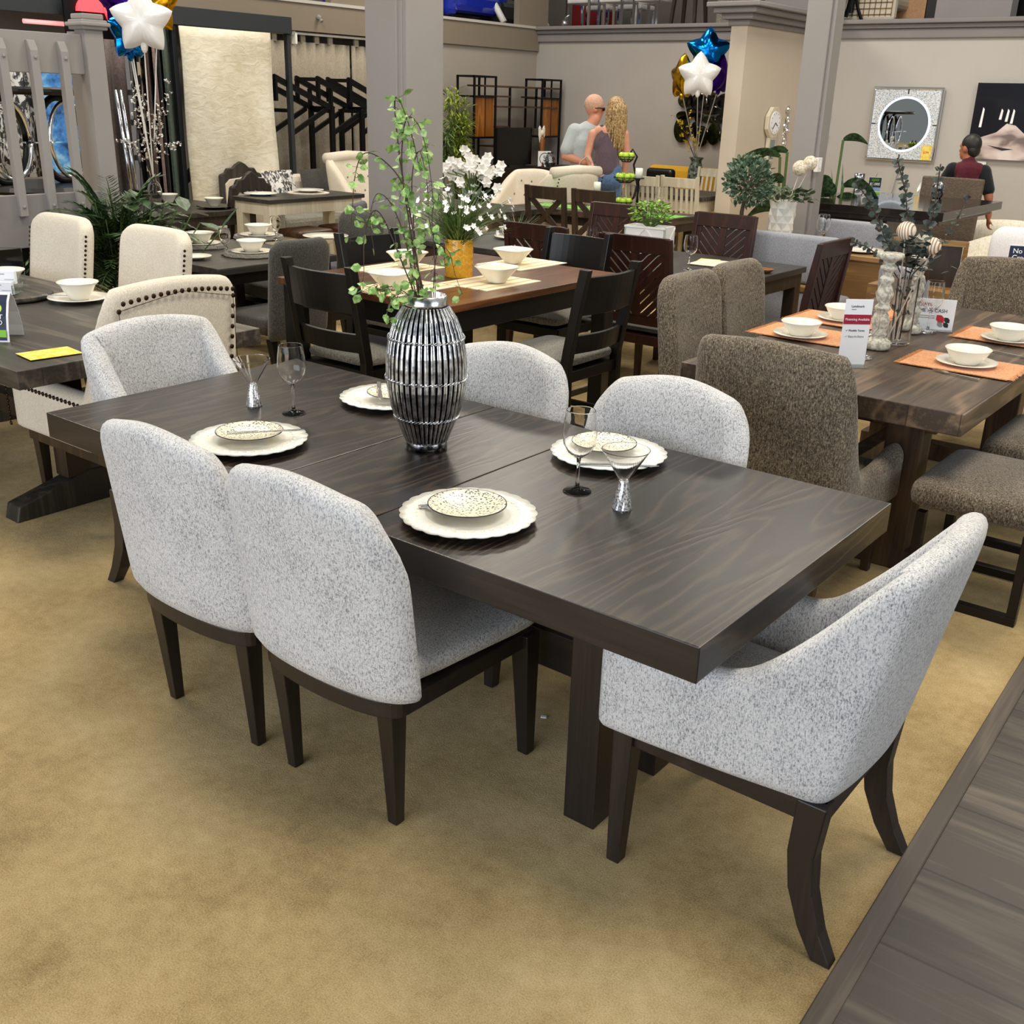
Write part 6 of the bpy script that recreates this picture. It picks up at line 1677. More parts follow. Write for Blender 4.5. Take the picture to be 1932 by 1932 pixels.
mb = MB(); mb.tube([(.075*math.cos(2*PI*k/24), -.006, .115+.075*math.sin(2*PI*k/24)) for k in range(25)], .005, 4); mb.build('printed_ring', M['ink'], c5)
vp_ = (-8.75, 10.95, 0.98)
o = MB().lathe([(0, 0), (.07, 0), (.10, .06), (.085, .14), (.05, .18), (.06, .20), (.045, .20), (0, .17)], 12).build('mosaic_vase', M['darksilver'], loc=(cn[0]+.25, cn[1]-.12, zt_)); tag(o, 'glittering mosaic vase on the console beside the numbered card', 'vase')

# ------------------------------------------------------------------ things on the back wall
mi = thing('wall_mirror', 'square sparkling wall mirror with round lit ring on the back wall', 'mirror', (-3.90, 12.13, 1.63), 0)
MW = .43
mb = MB()
for a, b, c_, d in ((-MW, MW, MW-.03, MW), (-MW, MW, -MW, -MW+.03)): mb.bb(a, b, -.035, 0, c_, d)
for a in (-MW, MW-.03): mb.bb(a, a+.03, -.035, 0, -MW+.03, MW-.03)
mb.build('frame', M['chrome'], mi, bevel=.010)
bx('crushed_crystal_panel', M['sparkle'] if 'sparkle' in M else speck('crushed_crystal', '#8fa6c4', '#ffffff', 90, .12, .40, .54, .2), mi, -MW+.03, MW-.03, -.02, 0, -MW+.03, MW-.03, 0)
mb = MB(); NN = 48
for (r0, r1, y) in ((.295, .322, -.024),):
    vs = []; fs_ = []
    for k in range(NN):
        a = 2*PI*k/NN; vs += [(r0*math.cos(a), y, r0*math.sin(a)), (r1*math.cos(a), y+.002, r1*math.sin(a))]
    fs_ = [(2*k, 2*k+1, (2*k+3) % (2*NN), (2*k+2) % (2*NN)) for k in range(NN)]
    mb.add(vs, fs_)
mb.build('led_ring', plain('led_ring', '#dcecff', .3, emit='#cfe6ff', es=.9), mi)
mb = MB(); mb.prism([(.296*math.cos(2*PI*k/64), .296*math.sin(2*PI*k/64)) for k in range(64)], -.024, -.021, 'y'); mb.build('mirror_glass', plain('mirror_glass', '#c8cdd2', .01, 1), mi)
for (a, b, c_, d) in ((-.008, .008, .35, .40), (-.008, .008, -.40, -.35), (-.40, -.35, -.006, .006), (.35, .40, -.006, .006)): bx('mark', M['ink'], mi, a, b, -.022, -.019, c_, d, 0)
tg = bx('price_tag', M['yellowpaper'], mi, .27, .385, -.03, -.026, -.40, -.23, 0); text('$399', .035, M['redink'], tg, (.328, -.031, -.325), align='CENTER')
MB().tube([(0, -.01, -MW), (.01, -.012, -.6), (-.03, -.012, -.85), (-.03, -.012, -1.05)], .006, 5).build('cord', M['greyink'], mi)
pi_ = thing('picture', 'large glossy black and pale photograph print at the right edge of the back wall', 'picture', (-3.10, 12.13, 1.28))
bx('canvas', plain('gloss_black_print', '#0c0c18', .15, coat=.5), pi_, 0, 1.15, -.03, 0, 0, .84, .004)
def pale():
    m, nt, b = newmat('pale_print'); f = noise(nt, coords(nt, (1, 1, 2)), 3.5, 2, .4, .4)
    r = ramp(nt, [(.36, lin('#7d6d6b')), (.5, lin('#c9b7b2')), (.66, lin('#e3d6d2'))]); nt.links.new(f, r.inputs[0]); nt.links.new(r.outputs[0], b.inputs['Base Color']); b.inputs['Roughness'].default_value = .2; return m
PM = pale()
MB().prism([(0, 0), (1.15, 0), (1.15, .30), (.60, .30), (.50, .38), (.40, .40), (.30, .30), (.0, .19)], -.0325, -.0305, 'y').build('pale_area', PM, pi_)
MB().prism([(.52, .84), (1.15, .84), (1.15, .32), (.78, .40), (.66, .62)], -.0325, -.0305, 'y').build('pale_area', PM, pi_)
for x, a, b in ((.09, .35, .55), (.30, .44, .54), (.37, .42, .54), (.43, .40, .54)): MB().prism([(x, a), (x+.03, a), (x+.035, b), (x+.015, b+.02)], -.0327, -.031, 'y').build('highlight_streak', M['whiteink'], pi_)
MB().prism([(.22, .155), (.40, .10), (.52, .12), (.40, .13)], -.0335, -.0325, 'y').build('dark_line', M['ink'], pi_)
mb = MB(); mb.tube([(.86+.07*math.cos(2*PI*k/24), -.034, .63+.10*math.sin(2*PI*k/24)) for k in range(25)], .014, 6); mb.build('red_ring', M['redink'], pi_)
o = thing('price_tag', 'yellow and white price tag on the wall under the glossy print', 'tag', (-2.90, 12.14, 1.20)); bx('card', M['yellowpaper'], o, -.06, .06, -.006, 0, -.16, -.02, 0); bx('card_top', M['paper'], o, -.06, .04, -.008, 0, -.02, .05, 0)
# pendulum clock on the pier (facing right)
ck = thing('wall_clock', 'pale octagonal pendulum wall clock on the cream pier', 'clock', (-5.04, 10.79, 1.61))
oc_ = [(.19*math.cos(PI/8+PI/4*k), .19*math.sin(PI/8+PI/4*k)) for k in range(8)]
MB().prism(oc_, 0, .05, 'x').build('case', M['white_wood'], ck, bevel=.008); MB().prism([(.13*math.cos(2*PI*k/32), .13*math.sin(2*PI*k/32)) for k in range(32)], .05, .056, 'x').build('dial', M['paper'], ck)
for a, L in ((2.1, .07), (3.9, .10)): MB().bar((.058, 0, 0), (.058, L*math.sin(a), L*math.cos(a)), .006, .008, (1, 0, 0)).build('hand', M['ink'], ck)
mb = MB()
for k in range(12):
    a = 2*PI*k/12; mb.box((.058, .108*math.sin(a), .108*math.cos(a)), (.002, .012, .012))
mb.build('hour_marking', M['greyink'], ck)
bx('pendulum_box', M['white_wood'], ck, 0, .045, -.09, .09, -.44, -.17, .004); bx('glass_window', plain('clock_window', '#7f8a92', .1), ck, .045, .05, -.06, .06, -.41, -.19, 0); MB().lathe([(0, 0), (.04, 0), (.04, .008), (0, .008)], 20, (0, 0, 0), T(.052, 0, -.36, 0, 0, PI/2)).build('pendulum', M['silver'], ck)
# cluster of pebble shaped smoked mirrors
pm = thing('pebble_mirror', 'cluster of smoked pebble shaped mirrors on the grey back wall', 'mirror', (-6.66, 12.13, 1.62))
SM = plain('smoked_mirror', '#6b645c', .04, 1)
PB = [(-.30, .22, .12, .10), (-.10, .20, .13, .12), (.09, .24, .08, .10), (.27, .22, .12, .10), (-.33, .02, .10, .06), (-.20, .06, .10, .07), (.08, .10, .15, .06), (.30, .08, .10, .06), (-.32, -.16, .13, .18), (-.08, .0, .07, .07), (.03, -.02, .05, .05), (.12, -.02, .05, .05), (.22, -.01, .06, .06), (.33, -.05, .06, .09), (-.13, -.15, .06, .10), (-.02, -.24, .11, .14), (.16, -.20, .10, .15), (.32, -.22, .08, .11)]
for x, z, a, b in PB: MB().prism([(x*1.05+a*math.cos(2*PI*k/28), z+b*math.sin(2*PI*k/28)) for k in range(28)], -.03, -.006, 'y').build('mirror_pebble', SM, pm, bevel=.006)
def garland(label, c, n):
    r = thing('crystal_garland', label, 'wall ornament', c, 0, 'strings of crystal bubbles beside the slim column'); q = random.Random(n)
    for k in range(n):
        o = MB().sph((q.uniform(-.05, .05), q.uniform(-.06, -.03), -.05*k+q.uniform(-.01, .01)), q.uniform(.022, .042), 10, 8).build('crystal_bubble', M['chrome'], r, smooth=True)
    MB().tube([(0, 0, .05), (0, 0, -.05*n)], .004, 4).build('wire', M['chrome'], r)
garland('string of crystal bubbles left of the slim grey column', (-5.03, 11.25, 1.77), 9); garland('string of crystal bubbles right of the slim grey column', (-4.92, 12.12, 1.88), 11)
# big leaf plants
def bigleaf(name, label, c, leaves, leafm=None, sp=0):
    r = thing(name, label, 'plant', (c[0], c[1], 0)); st = MB(); lf = MB()
    MB().lathe([(0, 0), (.16, 0), (.2, .34), (.18, .34), (0, .3)], 20).build('pot', M['black'], r, smooth=True)
    for (a, z, d, L, W, droop) in leaves:
        b = Vector(cv(a, z, d)); s = 1 if a > 0 else -1
        st.tube([(0, 0, .3), tuple(b*.5+Vector((0, 0, z*.12))), tuple(b)], .012, 5)
        dirv = (Vector(cv(s*.9, .35, d*.4))).normalized(); side = (dirv.cross(Vector((0, 0, 1))).normalized()*.5+dirv.cross(Vector((-.618, .785, 0))).normalized()*.85).normalized(); up = side.cross(dirv)
        def fn(u, v, b=b, dirv=dirv, side=side, L=L, W=W, droop=droop):
            w = W*math.sin(PI*min(1, .06+.94*u))**.7*(1-.25*u)
            return tuple(b+dirv*L*u+Vector((0, 0, -droop*L*u*u))+side*(v-.5)*w+Vector((0, 0, .25*abs(v-.5)*w)))
        lf.grid(fn, 10, 4)
    q = random.Random(7)
    for k in range(sp):
        a = q.uniform(0, 2*PI); e = q.uniform(.7, 1.35); L = q.uniform(.7, 1.1); d = Vector((math.cos(a)*math.cos(e), math.sin(a)*math.cos(e), math.sin(e))); w = d.cross(Vector((0, 0, 1))).normalized()*.025
        p = Vector((0, 0, .34)); m_ = p+d*L*.5; t_ = p+d*L+Vector((0, 0, -.08)); lf.add([tuple(p-w*.6), tuple(p+w*.6), tuple(m_+w), tuple(m_-w), tuple(t_)], [(0, 1, 2, 3), (3, 2, 4)])
    st.build('stems', M['stem'], r); lf.build('leaves', leafm or M['darkleaf'], r, smooth=True); return r
bigleaf('strelitzia_plant', 'tall plant with long arching paddle leaves left of the slim grey column', (-3.21, 7.34, 0.92), [(-.06, 1.38, .1, .34, .09, .35), (-.03, 1.18, 0, .30, .14, .8), (.0, 1.42, .1, .36, .10, .9), (-.1, .95, -.1, .35, .18, .9), (.02, 1.0, .1, .3, .16, .6)])
bigleaf('strelitzia_plant', 'tall plant with broad paddle leaves and spiky blades right of the slim grey column', (-3.09, 8.14, 0.89), [(.05, 1.52, .1, .26, .10, .5), (.08, 1.12, 0, .42, .15, .8), (.0, 1.1, .1, .3, .2, .5), (.03, .95, .1, .4, .2, .6), (-.02, 1.05, -.1, .25, .2, .4), (.1, .85, -.1, .3, .18, .5)])
bigleaf('spiky_plant', 'spiky grey green yucca plant behind the black bar table', (-3.11, 8.57, 0.86), [], M['darkleaf'], 34)
sw = thing('switch_box', 'white switch box on the slim grey column', 'switch', (-2.75, 6.84, 1.36)); bx('cover', M['white_paint'], sw, -.004, .03, -.04, .04, -.055, .055, .004); bx('rocker', M['paper'], sw, .03, .036, -.012, .012, -.025, .025, .001)
# ------------------------------------------------------------------ black bar table with sign and glass, woven chair
BZ = 1.02
b0 = (-3.26, 7.89, 1.02); b1 = (-1.86, 7.42, 1.02)
bt = table('bar_table', 'long black bar table with thick moulded edge near the back wall', 'table', b1[0]-1.43, b1[0], b1[1], b1[1]+1.75, BZ, plain('black_gloss', '#1c1512', .14, coat=.3), M['darkbrown'], .07, .10, .04, .06)
for c_ in [c for c in bt.children if c.name.startswith('leg')]: bpy.data.objects.remove(c_)
bx('pedestal', M['darkbrown'], bt, -.55, .15, -.55, .55, .05, BZ-.07, .01); bx('foot', M['darkbrown'], bt, -.60, .20, -.6, .6, 0, .05, .01)
def at(px3): return (px3[0], px3[1], BZ+.001)
s5 = thing('tent_card', 'small green and black 5,000 tent card on the black bar table', 'sign', (-3.03, 9.00, BZ+.001), .40); bx('card', M['paper'], s5, -.06, .06, -.003, .003, 0, .15, 0); bx('print', plain('dark_green_print', '#1d2b2a', .5), s5, -.058, .058, -.005, -.003, .055, .148, 0); bx('blue_band', plain('blue_print', '#8fa3c8', .5), s5, -.058, .058, -.005, -.003, .02, .055, 0); bx('lime_band', M['lime'], s5, -.058, .058, -.005, -.003, .0, .014, 0); text('$5,000', .034, M['whiteink'], s5, (0, -.006, .075), align='CENTER')
for i in range(2): bx('text_line', M['lime'], s5, -.035, .035, -.006, -.005, .118+.012*i, .121+.012*i, 0)
o = MB().lathe([(0, 0), (.04, 0), (.045, .01), (.03, .04), (.05, .10), (.052, .17), (.047, .17), (.04, .06), (0, .03)], 20).build('mercury_goblet', M['darksilver'], smooth=True, loc=at((-3.23, 9.10, 1.02))); tag(o, 'tall mercury glass goblet on the left of the black bar table', 'goblet')
o = MB().lathe([(0, 0), (.035, 0), (.055, .03), (.062, .08), (.052, .14), (.045, .145), (.05, .08), (0, .02)], 20).build('mercury_votive', M['darksilver'], smooth=True, loc=(-2.40, 8.95, BZ+.001)); tag(o, 'round mercury glass votive on the black bar table before the woven chair', 'votive')
o = MB().box((0, 0, .012), (.20, .14, .024)).build('paper_stack', M['paper'], loc=at((-3.14, 9.12, 1.02)), bevel=.003); tag(o, 'white paper stack on the black bar table beside the tent card', 'paper')
wk = thing('woven_chair', 'brown woven wicker chair back behind the black bar table', 'chair', (b1[0]-.62, b1[1]+1.95, 0), PI)
def wickermat():
    m, nt, b = newmat('wicker'); w = nt.nodes.new('ShaderNodeTexBrick'); w.inputs['Scale'].default_value = 26; w.inputs['Color1'].default_value = lin('#5b4c3f'); w.inputs['Color2'].default_value = lin('#6f5f50'); w.inputs['Mortar'].default_value = lin('#2d241c')
    nt.links.new(coords(nt, (1, 1, 1), (PI/2, 0, 0)), w.inputs['Vector']); nt.links.new(w.outputs['Color'], b.inputs['Base Color']); b.inputs['Roughness'].default_value = .7; return m
WK = wickermat()
mb = MB(); mb.grid(lambda u, v: (-.30+.60*u, -.22-.05*v-.04*math.sin(PI*u), .48+.70*v), 10, 6); mb.build('back', WK, wk, solid=.05, bevel=.015)
bx('seat', WK, wk, -.28, .28, -.22, .25, .40, .48, .03)
for s in (1, -1):
    for y in (-.2, .2): MB().sweep([(s*.24, y, 0), (s*.24, y, .41)], [.035, .04]).build('leg', M['midbrown'], wk)
fc = thing('dining_chair', 'wood framed chair with brown back panel in front of the black bar table', 'chair', (-1.44, 5.86, 0.91)[:2]+(0,), .25)
for s in (1, -1):
    MB().sweep([(s*.22, -.24, 0), (s*.22, -.22, .45), (s*.22, -.28, 1.0)], [.03, .035, .03]).build('rear_post', M['oak'], fc); MB().sweep([(s*.2, .2, 0), (s*.2, .2, .43)], [.03, .036]).build('leg', M['oak'], fc)
MB().bar((-.22, -.28, .985), (.22, -.28, .985), .03, .035).build('crest_rail', M['oak'], fc); bx('back_panel', M['darkbrown'], fc, -.20, .20, -.27, -.245, .55, .97, 0); bx('seat', M['grey_cloth'], fc, -.23, .23, -.22, .23, .42, .48, .02)
parsons('dining_chair', 'pale grey curved back chair between the swirl balls and the ivory lounge chair', (-1.26, 5.50, 0.86)[:2]+(0,), -.6, M['pale_grey'], M['oak'], .46, .48, .86, .06)
# ivory boucle lounge chairs and cream chair at the edge
def lounge(label, c, rz, k=1.0):
    r = thing('lounge_chair', label, 'chair', (c[0], c[1], 0), rz, 'ivory boucle lounge chairs')
    MB().sph((0, .05, .30), (.52*k, .50*k, .22), 28, 14).build('seat', M['boucle'], r, smooth=True)
    p = [(.46*k*math.sin(a), .10-.42*k*math.cos(a)) for a in [-1.9+3.8*i/18 for i in range(19)]]
    zt = [.46+.32*math.cos((-1.9+3.8*i/18)*.62)**1.2 for i in range(19)]
    shell(MB(), p, zt, .16, .24, .12, 6).build('wrap_back', M['boucle'], r, smooth=True, sub=1)
    MB().lathe([(0, 0), (.30, 0), (.30, .08), (.36, .12), (0, .14)], 28).build('swivel_base', M['black'], r, smooth=True)
    return r
lg = lounge('ivory boucle lounge chair whose back the walking man passes', (-2.24, 10.62, 0.37), .5, .95); lgp = (-1.79, 9.19, 0.93); dup(lg, (lgp[0], lgp[1], 0), 2.2, 'ivory boucle lounge chair farther back under the glossy print')
parsons('dining_chair', 'tall cream upholstered chair cut off by the right frame edge', (-0.95, 6.30, 0.89)[:2]+(0,), .3, M['white_linen'], M['oak'], .50, .50, 1.10, .14)
# ------------------------------------------------------------------ upper floor glimpses
UZ = 2.741
def upchair(label, c, rz):
    r = thing('chrome_chair', label, 'chair', (c[0], c[1], UZ), rz, 'chrome leg chairs on the upper floor')
    bx('seat', M['white_linen'], r, -.22, .22, -.21, .22, .42, .49, .025); bx('backrest', M['linen'], r, -.21, .21, -.25, -.21, .52, .95, .02)
    for s in (1, -1):
        for y in (-.21, .19): MB().sweep([(s*.20, y*1.05, 0), (s*.20, y, .44)], [.028, .034]).build('leg', M['chrome'], r)
        MB().bar((s*.20, -.22, .42), (s*.20, -.25, .96), .03, .03).build('rear_post', M['chrome'], r)
    return r
uc = upchair('chrome leg chair with pale seat upstairs, leftmost behind the ledge', (-9.24, 12.85, 3.04), 0)
for px3, rz_, lab in (((-8.66, 12.85, 3.03), 0, 'second from left'), ((-8.05, 12.85, 3.01), 0, 'third from left'), ((-9.68, 14.00, 3.13), PI, 'behind the first two'), ((-9.07, 14.00, 3.12), PI, 'behind the second and third')):
    dup(uc, (px3[0], px3[1], UZ), rz_, 'chrome leg chair with pale seat upstairs, '+lab)
bsx = (-7.54, 13.00, 3.01)
bs_ = thing('bar_stool', 'dark wooden stool upstairs at the right end of the ledge', 'stool', (bsx[0], bsx[1], UZ))
for s in (1, -1):
    for y in (-.18, .18): MB().sweep([(s*.2, y, 0), (s*.15, y*.7, .70)], [.04, .05]).build('leg', M['darkbrown'], bs_)
bx('seat', M['midbrown'], bs_, -.2, .2, -.2, .2, .68, .75, .02)
rc = (-10.28, 14.60, 3.06)
o = MB().box((0, 0, .3), (.6, .5, .6)).build('ottoman', plain('red_cloth', '#8e1f26', .8), loc=(rc[0], rc[1], UZ), bevel=.04); tag(o, 'red ottoman upstairs between the chrome chair legs', 'ottoman')
bo = thing('bird_ornament', 'small silver bird ornament on the upper ledge', 'ornament', (-9.21, 12.25, 2.80)); MB().sph((0, 0, .06), (.05, .04, .05)).build('body', M['silver'], bo, smooth=True); MB().tube([(0, 0, .08), (.05, 0, .15), (.09, 0, .17)], [.03, .02, .006], 8).build('neck', M['silver'], bo, smooth=True)
# glossy blue lounge car bed and dark armchair behind the left fascia
bl = (-10.60, 11.42, 3.00)
bc_ = thing('recliner', 'glossy blue leather recliner upstairs behind the left fascia', 'chair', (bl[0], bl[1], UZ), -PI/2); BL = plain('blue_leather', '#1c2fa8', .12, coat=.6)
bx('seat', BL, bc_, -.55, .55, -.3, .45, .2, .50, .10); bx('backrest', BL, bc_, -.55, .55, -.55, -.25, .3, 1.05, .12); bx('base', M['black'], bc_, -.45, .45, -.3, .3, 0, .2, .02)
for s in (1, -1): bx('arm', BL, bc_, s*.58-.12, s*.58+.12, -.4, .45, .15, .66, .08)
dk = (-10.50, 12.35, 2.99)
dc = thing('recliner', 'dark leather chair with pale curved arm trim upstairs near the corner', 'chair', (dk[0], dk[1], UZ), -PI/2); DL = plain('dark_leather', '#26282b', .2, coat=.4)
bx('seat', DL, dc, -.5, .5, -.3, .4, .1, .42, .08); bx('backrest', DL, dc, -.5, .5, -.5, -.25, .2, .78, .10)
for s in (1, -1): MB().tube([(s*.5, -.45, .62), (s*.52, -.1, .55), (s*.54, .3, .38), (s*.54, .5, .12)], .05, 8).build('arm_trim', M['white_paint'], dc, smooth=True)
zb = (-10.30, 10.73, 2.95); o = MB().box((0, 0, .35), (.3, .35, .70)).build('pouf', M['zebra'], loc=(zb[0], zb[1]-.35, UZ), bevel=.08, seg=4); tag(o, 'zebra patterned pouf upstairs beside the blue recliner', 'pouf')
rb = (-10.20, 12.51, 2.91)
rw = thing('bookshelf', 'low dark shelf of red books upstairs in the corner', 'shelf', (rb[0], rb[1], UZ)); bx('case', M['darkbrown'], rw, -.2, -.16, -.5, .5, 0, .42, 0); bx('shelf_board', M['darkbrown'], rw, -.2, .15, -.5, .5, 0, .03, 0)
for k in range(14):
    o = bx('book', plain('book_red', ('#6e1a1c', '#3a1416', '#8b3a36')[k % 3], .6), None, 0, .17, 0, .05, 0, .24+.03*(k % 4), .003); o.location = (rb[0]-.14, rb[1]-.45+.062*k, UZ+.031); tag(o, 'dark red book in the row upstairs by the corner post', 'book', 'red books on the upstairs shelf')
ub = (-9.90, 8.38, 2.84)
u0 = thing('display_box', 'white rounded display box with dark lettering upstairs left of the column', 'box', (ub[0]-.1, ub[1]+.45, UZ)); bx('box', M['paper'], u0, -.1, .1, -.38, .28, .03, .55, .08); text('Febio', .15, M['ink'], u0, (.102, -.22, .10), (PI/2, 0, PI/2))
u1 = thing('lamp', 'blue glass lamp base with white light upstairs over the taupe fascia', 'lamp', (ub[0], ub[1]-.05, UZ)); MB().lathe([(0, 0), (.12, 0), (.18, .1), (.14, .3), (.05, .4), (0, .4)], 24).build('base', BL, u1, smooth=True); MB().lathe([(.2, .42), (.13, .7)], 24).build('lamp_shade', M['linen'], u1, smooth=True, solid=.005)
# sofa, tripod tables, cane chair, desk things over the right ledge
us = thing('sofa', 'peach upholstered sofa upstairs behind the pier crown', 'sofa', (-4.35, 13.7, UZ), PI); PS = fabric('peach_cloth', [(.36, '#c99a72'), (.64, '#e0b48c')], 90, bs=.2)
bx('base', PS, us, -1.0, .8, -.35, .4, .1, .45, .06); bx('back', PS, us, -1.0, .8, -.5, -.25, .3, .9, .08); bx('seat_cushion', PS, us, -.95, .75, -.25, .42, .44, .58, .05)
ug = (-6.59, 12.70, 3.06); o = MB().box((0, 0, .22), (.50, .4, .44)).build('storage_trunk', M['cushion'], loc=(ug[0], ug[1], UZ), bevel=.03); tag(o, 'grey green trunk upstairs on the pier crown', 'trunk')
for px3, lab in (((-5.76, 12.70, 2.92), 'black tripod side table upstairs left of the slim column'), ((-5.00, 12.70, 2.91), 'black tripod side table upstairs right of the slim column')):
    r = thing('tripod_table', lab, 'table', (px3[0], px3[1], UZ), 0, 'black tripod tables upstairs')
    MB().lathe([(0, .52), (.26, .52), (.26, .55), (0, .55)], 28).build('tabletop', M['black'], r)
    MB().cyl((0, 0, .2), (0, 0, .53), .03).build('screw_post', M['blackmetal'], r)
    for k in range(3):
        a = 2*PI*k/3+.5; MB().tube([(.03*math.cos(a), .03*math.sin(a), .42), (.08*math.cos(a), .08*math.sin(a), .25), (.20*math.cos(a), .20*math.sin(a), 0)], .022, 6).build('leg', M['blackmetal'], r)
cn_ = (-4.80, 13.00, 2.95); cc_ = thing('cane_chair', 'pale woven cane armchair upstairs over the back wall', 'chair', (cn_[0], cn_[1], UZ)); bx('backrest', M['linen'], cc_, -.34, .34, -.2, -.1, .10, .75, .06); bx('seat', M['linen'], cc_, -.32, .32, -.1, .45, .25, .4, .05)
mb = MB()
for k in range(9): mb.bar((-.29+.0725*k, -.205, .16), (-.29+.0725*k, -.205, .70), .012, .008)
for k in range(8): mb.bar((-.29, -.207, .18+.07*k), (.29, -.207, .18+.07*k), .008, .012)
mb.build('cane_lattice', M['oak'], cc_)
dz = thing('gold_vase', 'shiny gold vase on a gold tray at the upper ledge', 'vase', (-3.45, 12.35, 2.84)); dz.location.z = 2.83; MB().lathe([(0, .03), (.06, .03), (.09, .12), (.08, .22), (.05, .27), (.06, .29), (0, .26)], 24).build('body', plain('gold', '#d8ae54', .2, 1), dz, smooth=True); bx('tray', plain('gold_tray', '#caa052', .35, .8), dz, -.22, .12, -.1, .1, 0, .04, .004)
dg = (-3.16, 12.60, 2.82); dd = thing('desk', 'dark desk with white papers upstairs at the top right corner', 'desk', (dg[0], dg[1]+.2, UZ)); bx('body', M['black'], dd, -.9, .9, -.1, .5, 0, .55, .02); bx('paper_sheet', M['paper'], dd, -.1, .7, -.35, -.1, .07, .10, 0); bx('shelf_edge', M['black'], dd, -.9, .9, -.36, -.1, 0, .07, .004)
ob = thing('gold_ornament', 'small gold leaf shaped ornament on the upper desk papers', 'ornament', (dg[0]+.05, dg[1]-.08, UZ+.102))
for a in (-.9, -.2, .4, .9): MB().tube([(0, 0, 0), (.10*math.sin(a), 0, .12*math.cos(a)+.02)], [.012, .02], 6).build('leaf_blade', plain('gold2', '#d8ae54', .25, 1), ob)

# ------------------------------------------------------------------ people
def caps(mb, segs, n=12):
    for s in segs:
        p0, r0, p1, r1 = s[:4]
        a, b = Vector(p0), Vector(p1)
        mb.sph(p0, r0, n, 8); mb.sph(p1, r1, n, 8)
        if (b-a).length > 1e-5:
            k = max(2, int((b-a).length/.04))
            mb.tube([tuple(a.lerp(b, i/k)) for i in range(k+1)], [r0+(r1-r0)*i/k for i in range(k+1)], n)
    return mb
def fuse(mb, name, mat, parent, vox=.010, it=5):
    o = mb.build(name, mat, parent, smooth=True)
    md = o.modifiers.new('fuse', 'REMESH'); md.mode = 'VOXEL'; md.voxel_size = vox; md.use_smooth_shade = True
    m2 = o.modifiers.new('soft', 'SMOOTH'); m2.iterations = it; m2.factor = .5
    return o
def head(mb, c, yaw, k=1.0, tilt=0):
    # skull, jaw, nose, ears; the face looks along +y before turning by yaw
    X_ = T(c[0], c[1], c[2], yaw, tilt)
    mb.sph((0, -.008*k, .02*k), (.076*k, .096*k, .104*k), 18, 14, X_)
    mb.sph((0, .022*k, -.055*k), (.058*k, .068*k, .068*k), 16, 12, X_)
    mb.sph((0, .070*k, -.085*k), (.028*k, .022*k, .022*k), 10, 8, X_)
    mb.sph((0, .098*k, -.022*k), (.014*k, .020*k, .022*k), 10, 8, X_)
    mb.sph((0, .084*k, .022*k), (.045*k, .014*k, .016*k), 10, 8, X_)
    mb.sph((0, .090*k, -.055*k), (.026*k, .010*k, .012*k), 10, 8, X_)
    for s in (1, -1): mb.sph((s*.080*k, -.006*k, -.012*k), (.012*k, .022*k, .032*k), 8, 8, X_)
    return X_
def hand(mb, w, d, side, curl=.6, k=1.0):
    # palm and five bent fingers from wrist w along direction d
    w = Vector(w); d = Vector(d).normalized(); s = Vector(side).normalized(); n = d.cross(s)
    segs = []
    palm = w+d*.055*k
    for i in (-1.5, -.5, .5, 1.5): segs.append((tuple(w+s*.010*i*k), .013*k, tuple(w+d*.085*k+s*.017*i*k), .0115*k))
    for i, L in ((-1.5, .062), (-.5, .074), (.5, .078), (1.5, .068)):
        b = w+d*.09*k+s*.018*i*k
        m = b+(d*math.cos(curl*.6)+n*math.sin(curl*.6))*L*.5*k; e = m+(d*math.cos(curl*1.6)+n*math.sin(curl*1.6))*L*.5*k
        segs += [(tuple(b), .0095*k, tuple(m), .0088*k), (tuple(m), .0088*k, tuple(e), .0075*k)]
    t0 = w+d*.025*k-s*.026*k; t1 = t0+(d*.7-s*.6+n*.4).normalized()*.04*k; t2 = t1+(d*.9+n*.5).normalized()*.03*k
    segs += [(tuple(t0), .0125*k, tuple(t1), .0105*k), (tuple(t1), .0105*k, tuple(t2), .0085*k)]
    caps(mb, segs, 8)
RZP = math.atan2(.618, .785)
CL = lambda n, c, c2=None, sc_=120: fabric(n, [(.36, c), (.64, c2 or c)], sc_, bs=.15)
# --- man in grey t-shirt, sunglasses, turned towards the woman
mp_ = (-6.38, 8.81, 1.00)
man = thing('person', 'man with cropped hair, dark sunglasses and grey t-shirt leaning towards the woman', 'person', (mp_[0], mp_[1], 0), RZP-.06)
hc_ = (.095, .02, 1.715)
mb = MB(); HM = head(mb, hc_, -1.30, 1.06, -.10)
caps(mb, [((.10, .0, 1.60), .066, (.045, -.01, 1.50), .076), ((.04, 0, 1.45), .12, (.02, 0, 1.30), .155), ((.02, 0, 1.30), .155, (.02, 0, 1.0), .15),
    ((-.15, -.03, 1.44), .066, (-.205, -.08, 1.20), .055), ((-.205, -.08, 1.20), .050, (.02, -.17, 1.135), .038), ((.22, .05, 1.44), .065, (.27, .12, 1.2), .05), ((.27, .12, 1.2), .048, (.18, .2, 1.02), .036),
    ((-.075, 0, .95), .095, (-.085, 0, .52), .065), ((-.085, 0, .52), .06, (-.09, -.02, .09), .042), ((.11, 0, .95), .095, (.115, 0, .52), .065), ((.115, 0, .52), .06, (.12, -.02, .09), .042),
    ((-.09, -.05, .05), .045, (-.06, .12, .035), .036), ((.12, -.05, .05), .045, (.14, .12, .035), .036)])
hand(mb, (.03, -.175, 1.132), (1, -.2, -.15), (0, .3, 1), .9); hand(mb, (.18, .2, 1.02), (-.3, .3, -1), (1, 0, 0), .5)
fuse(mb, 'body', M['skin'], man, .011)
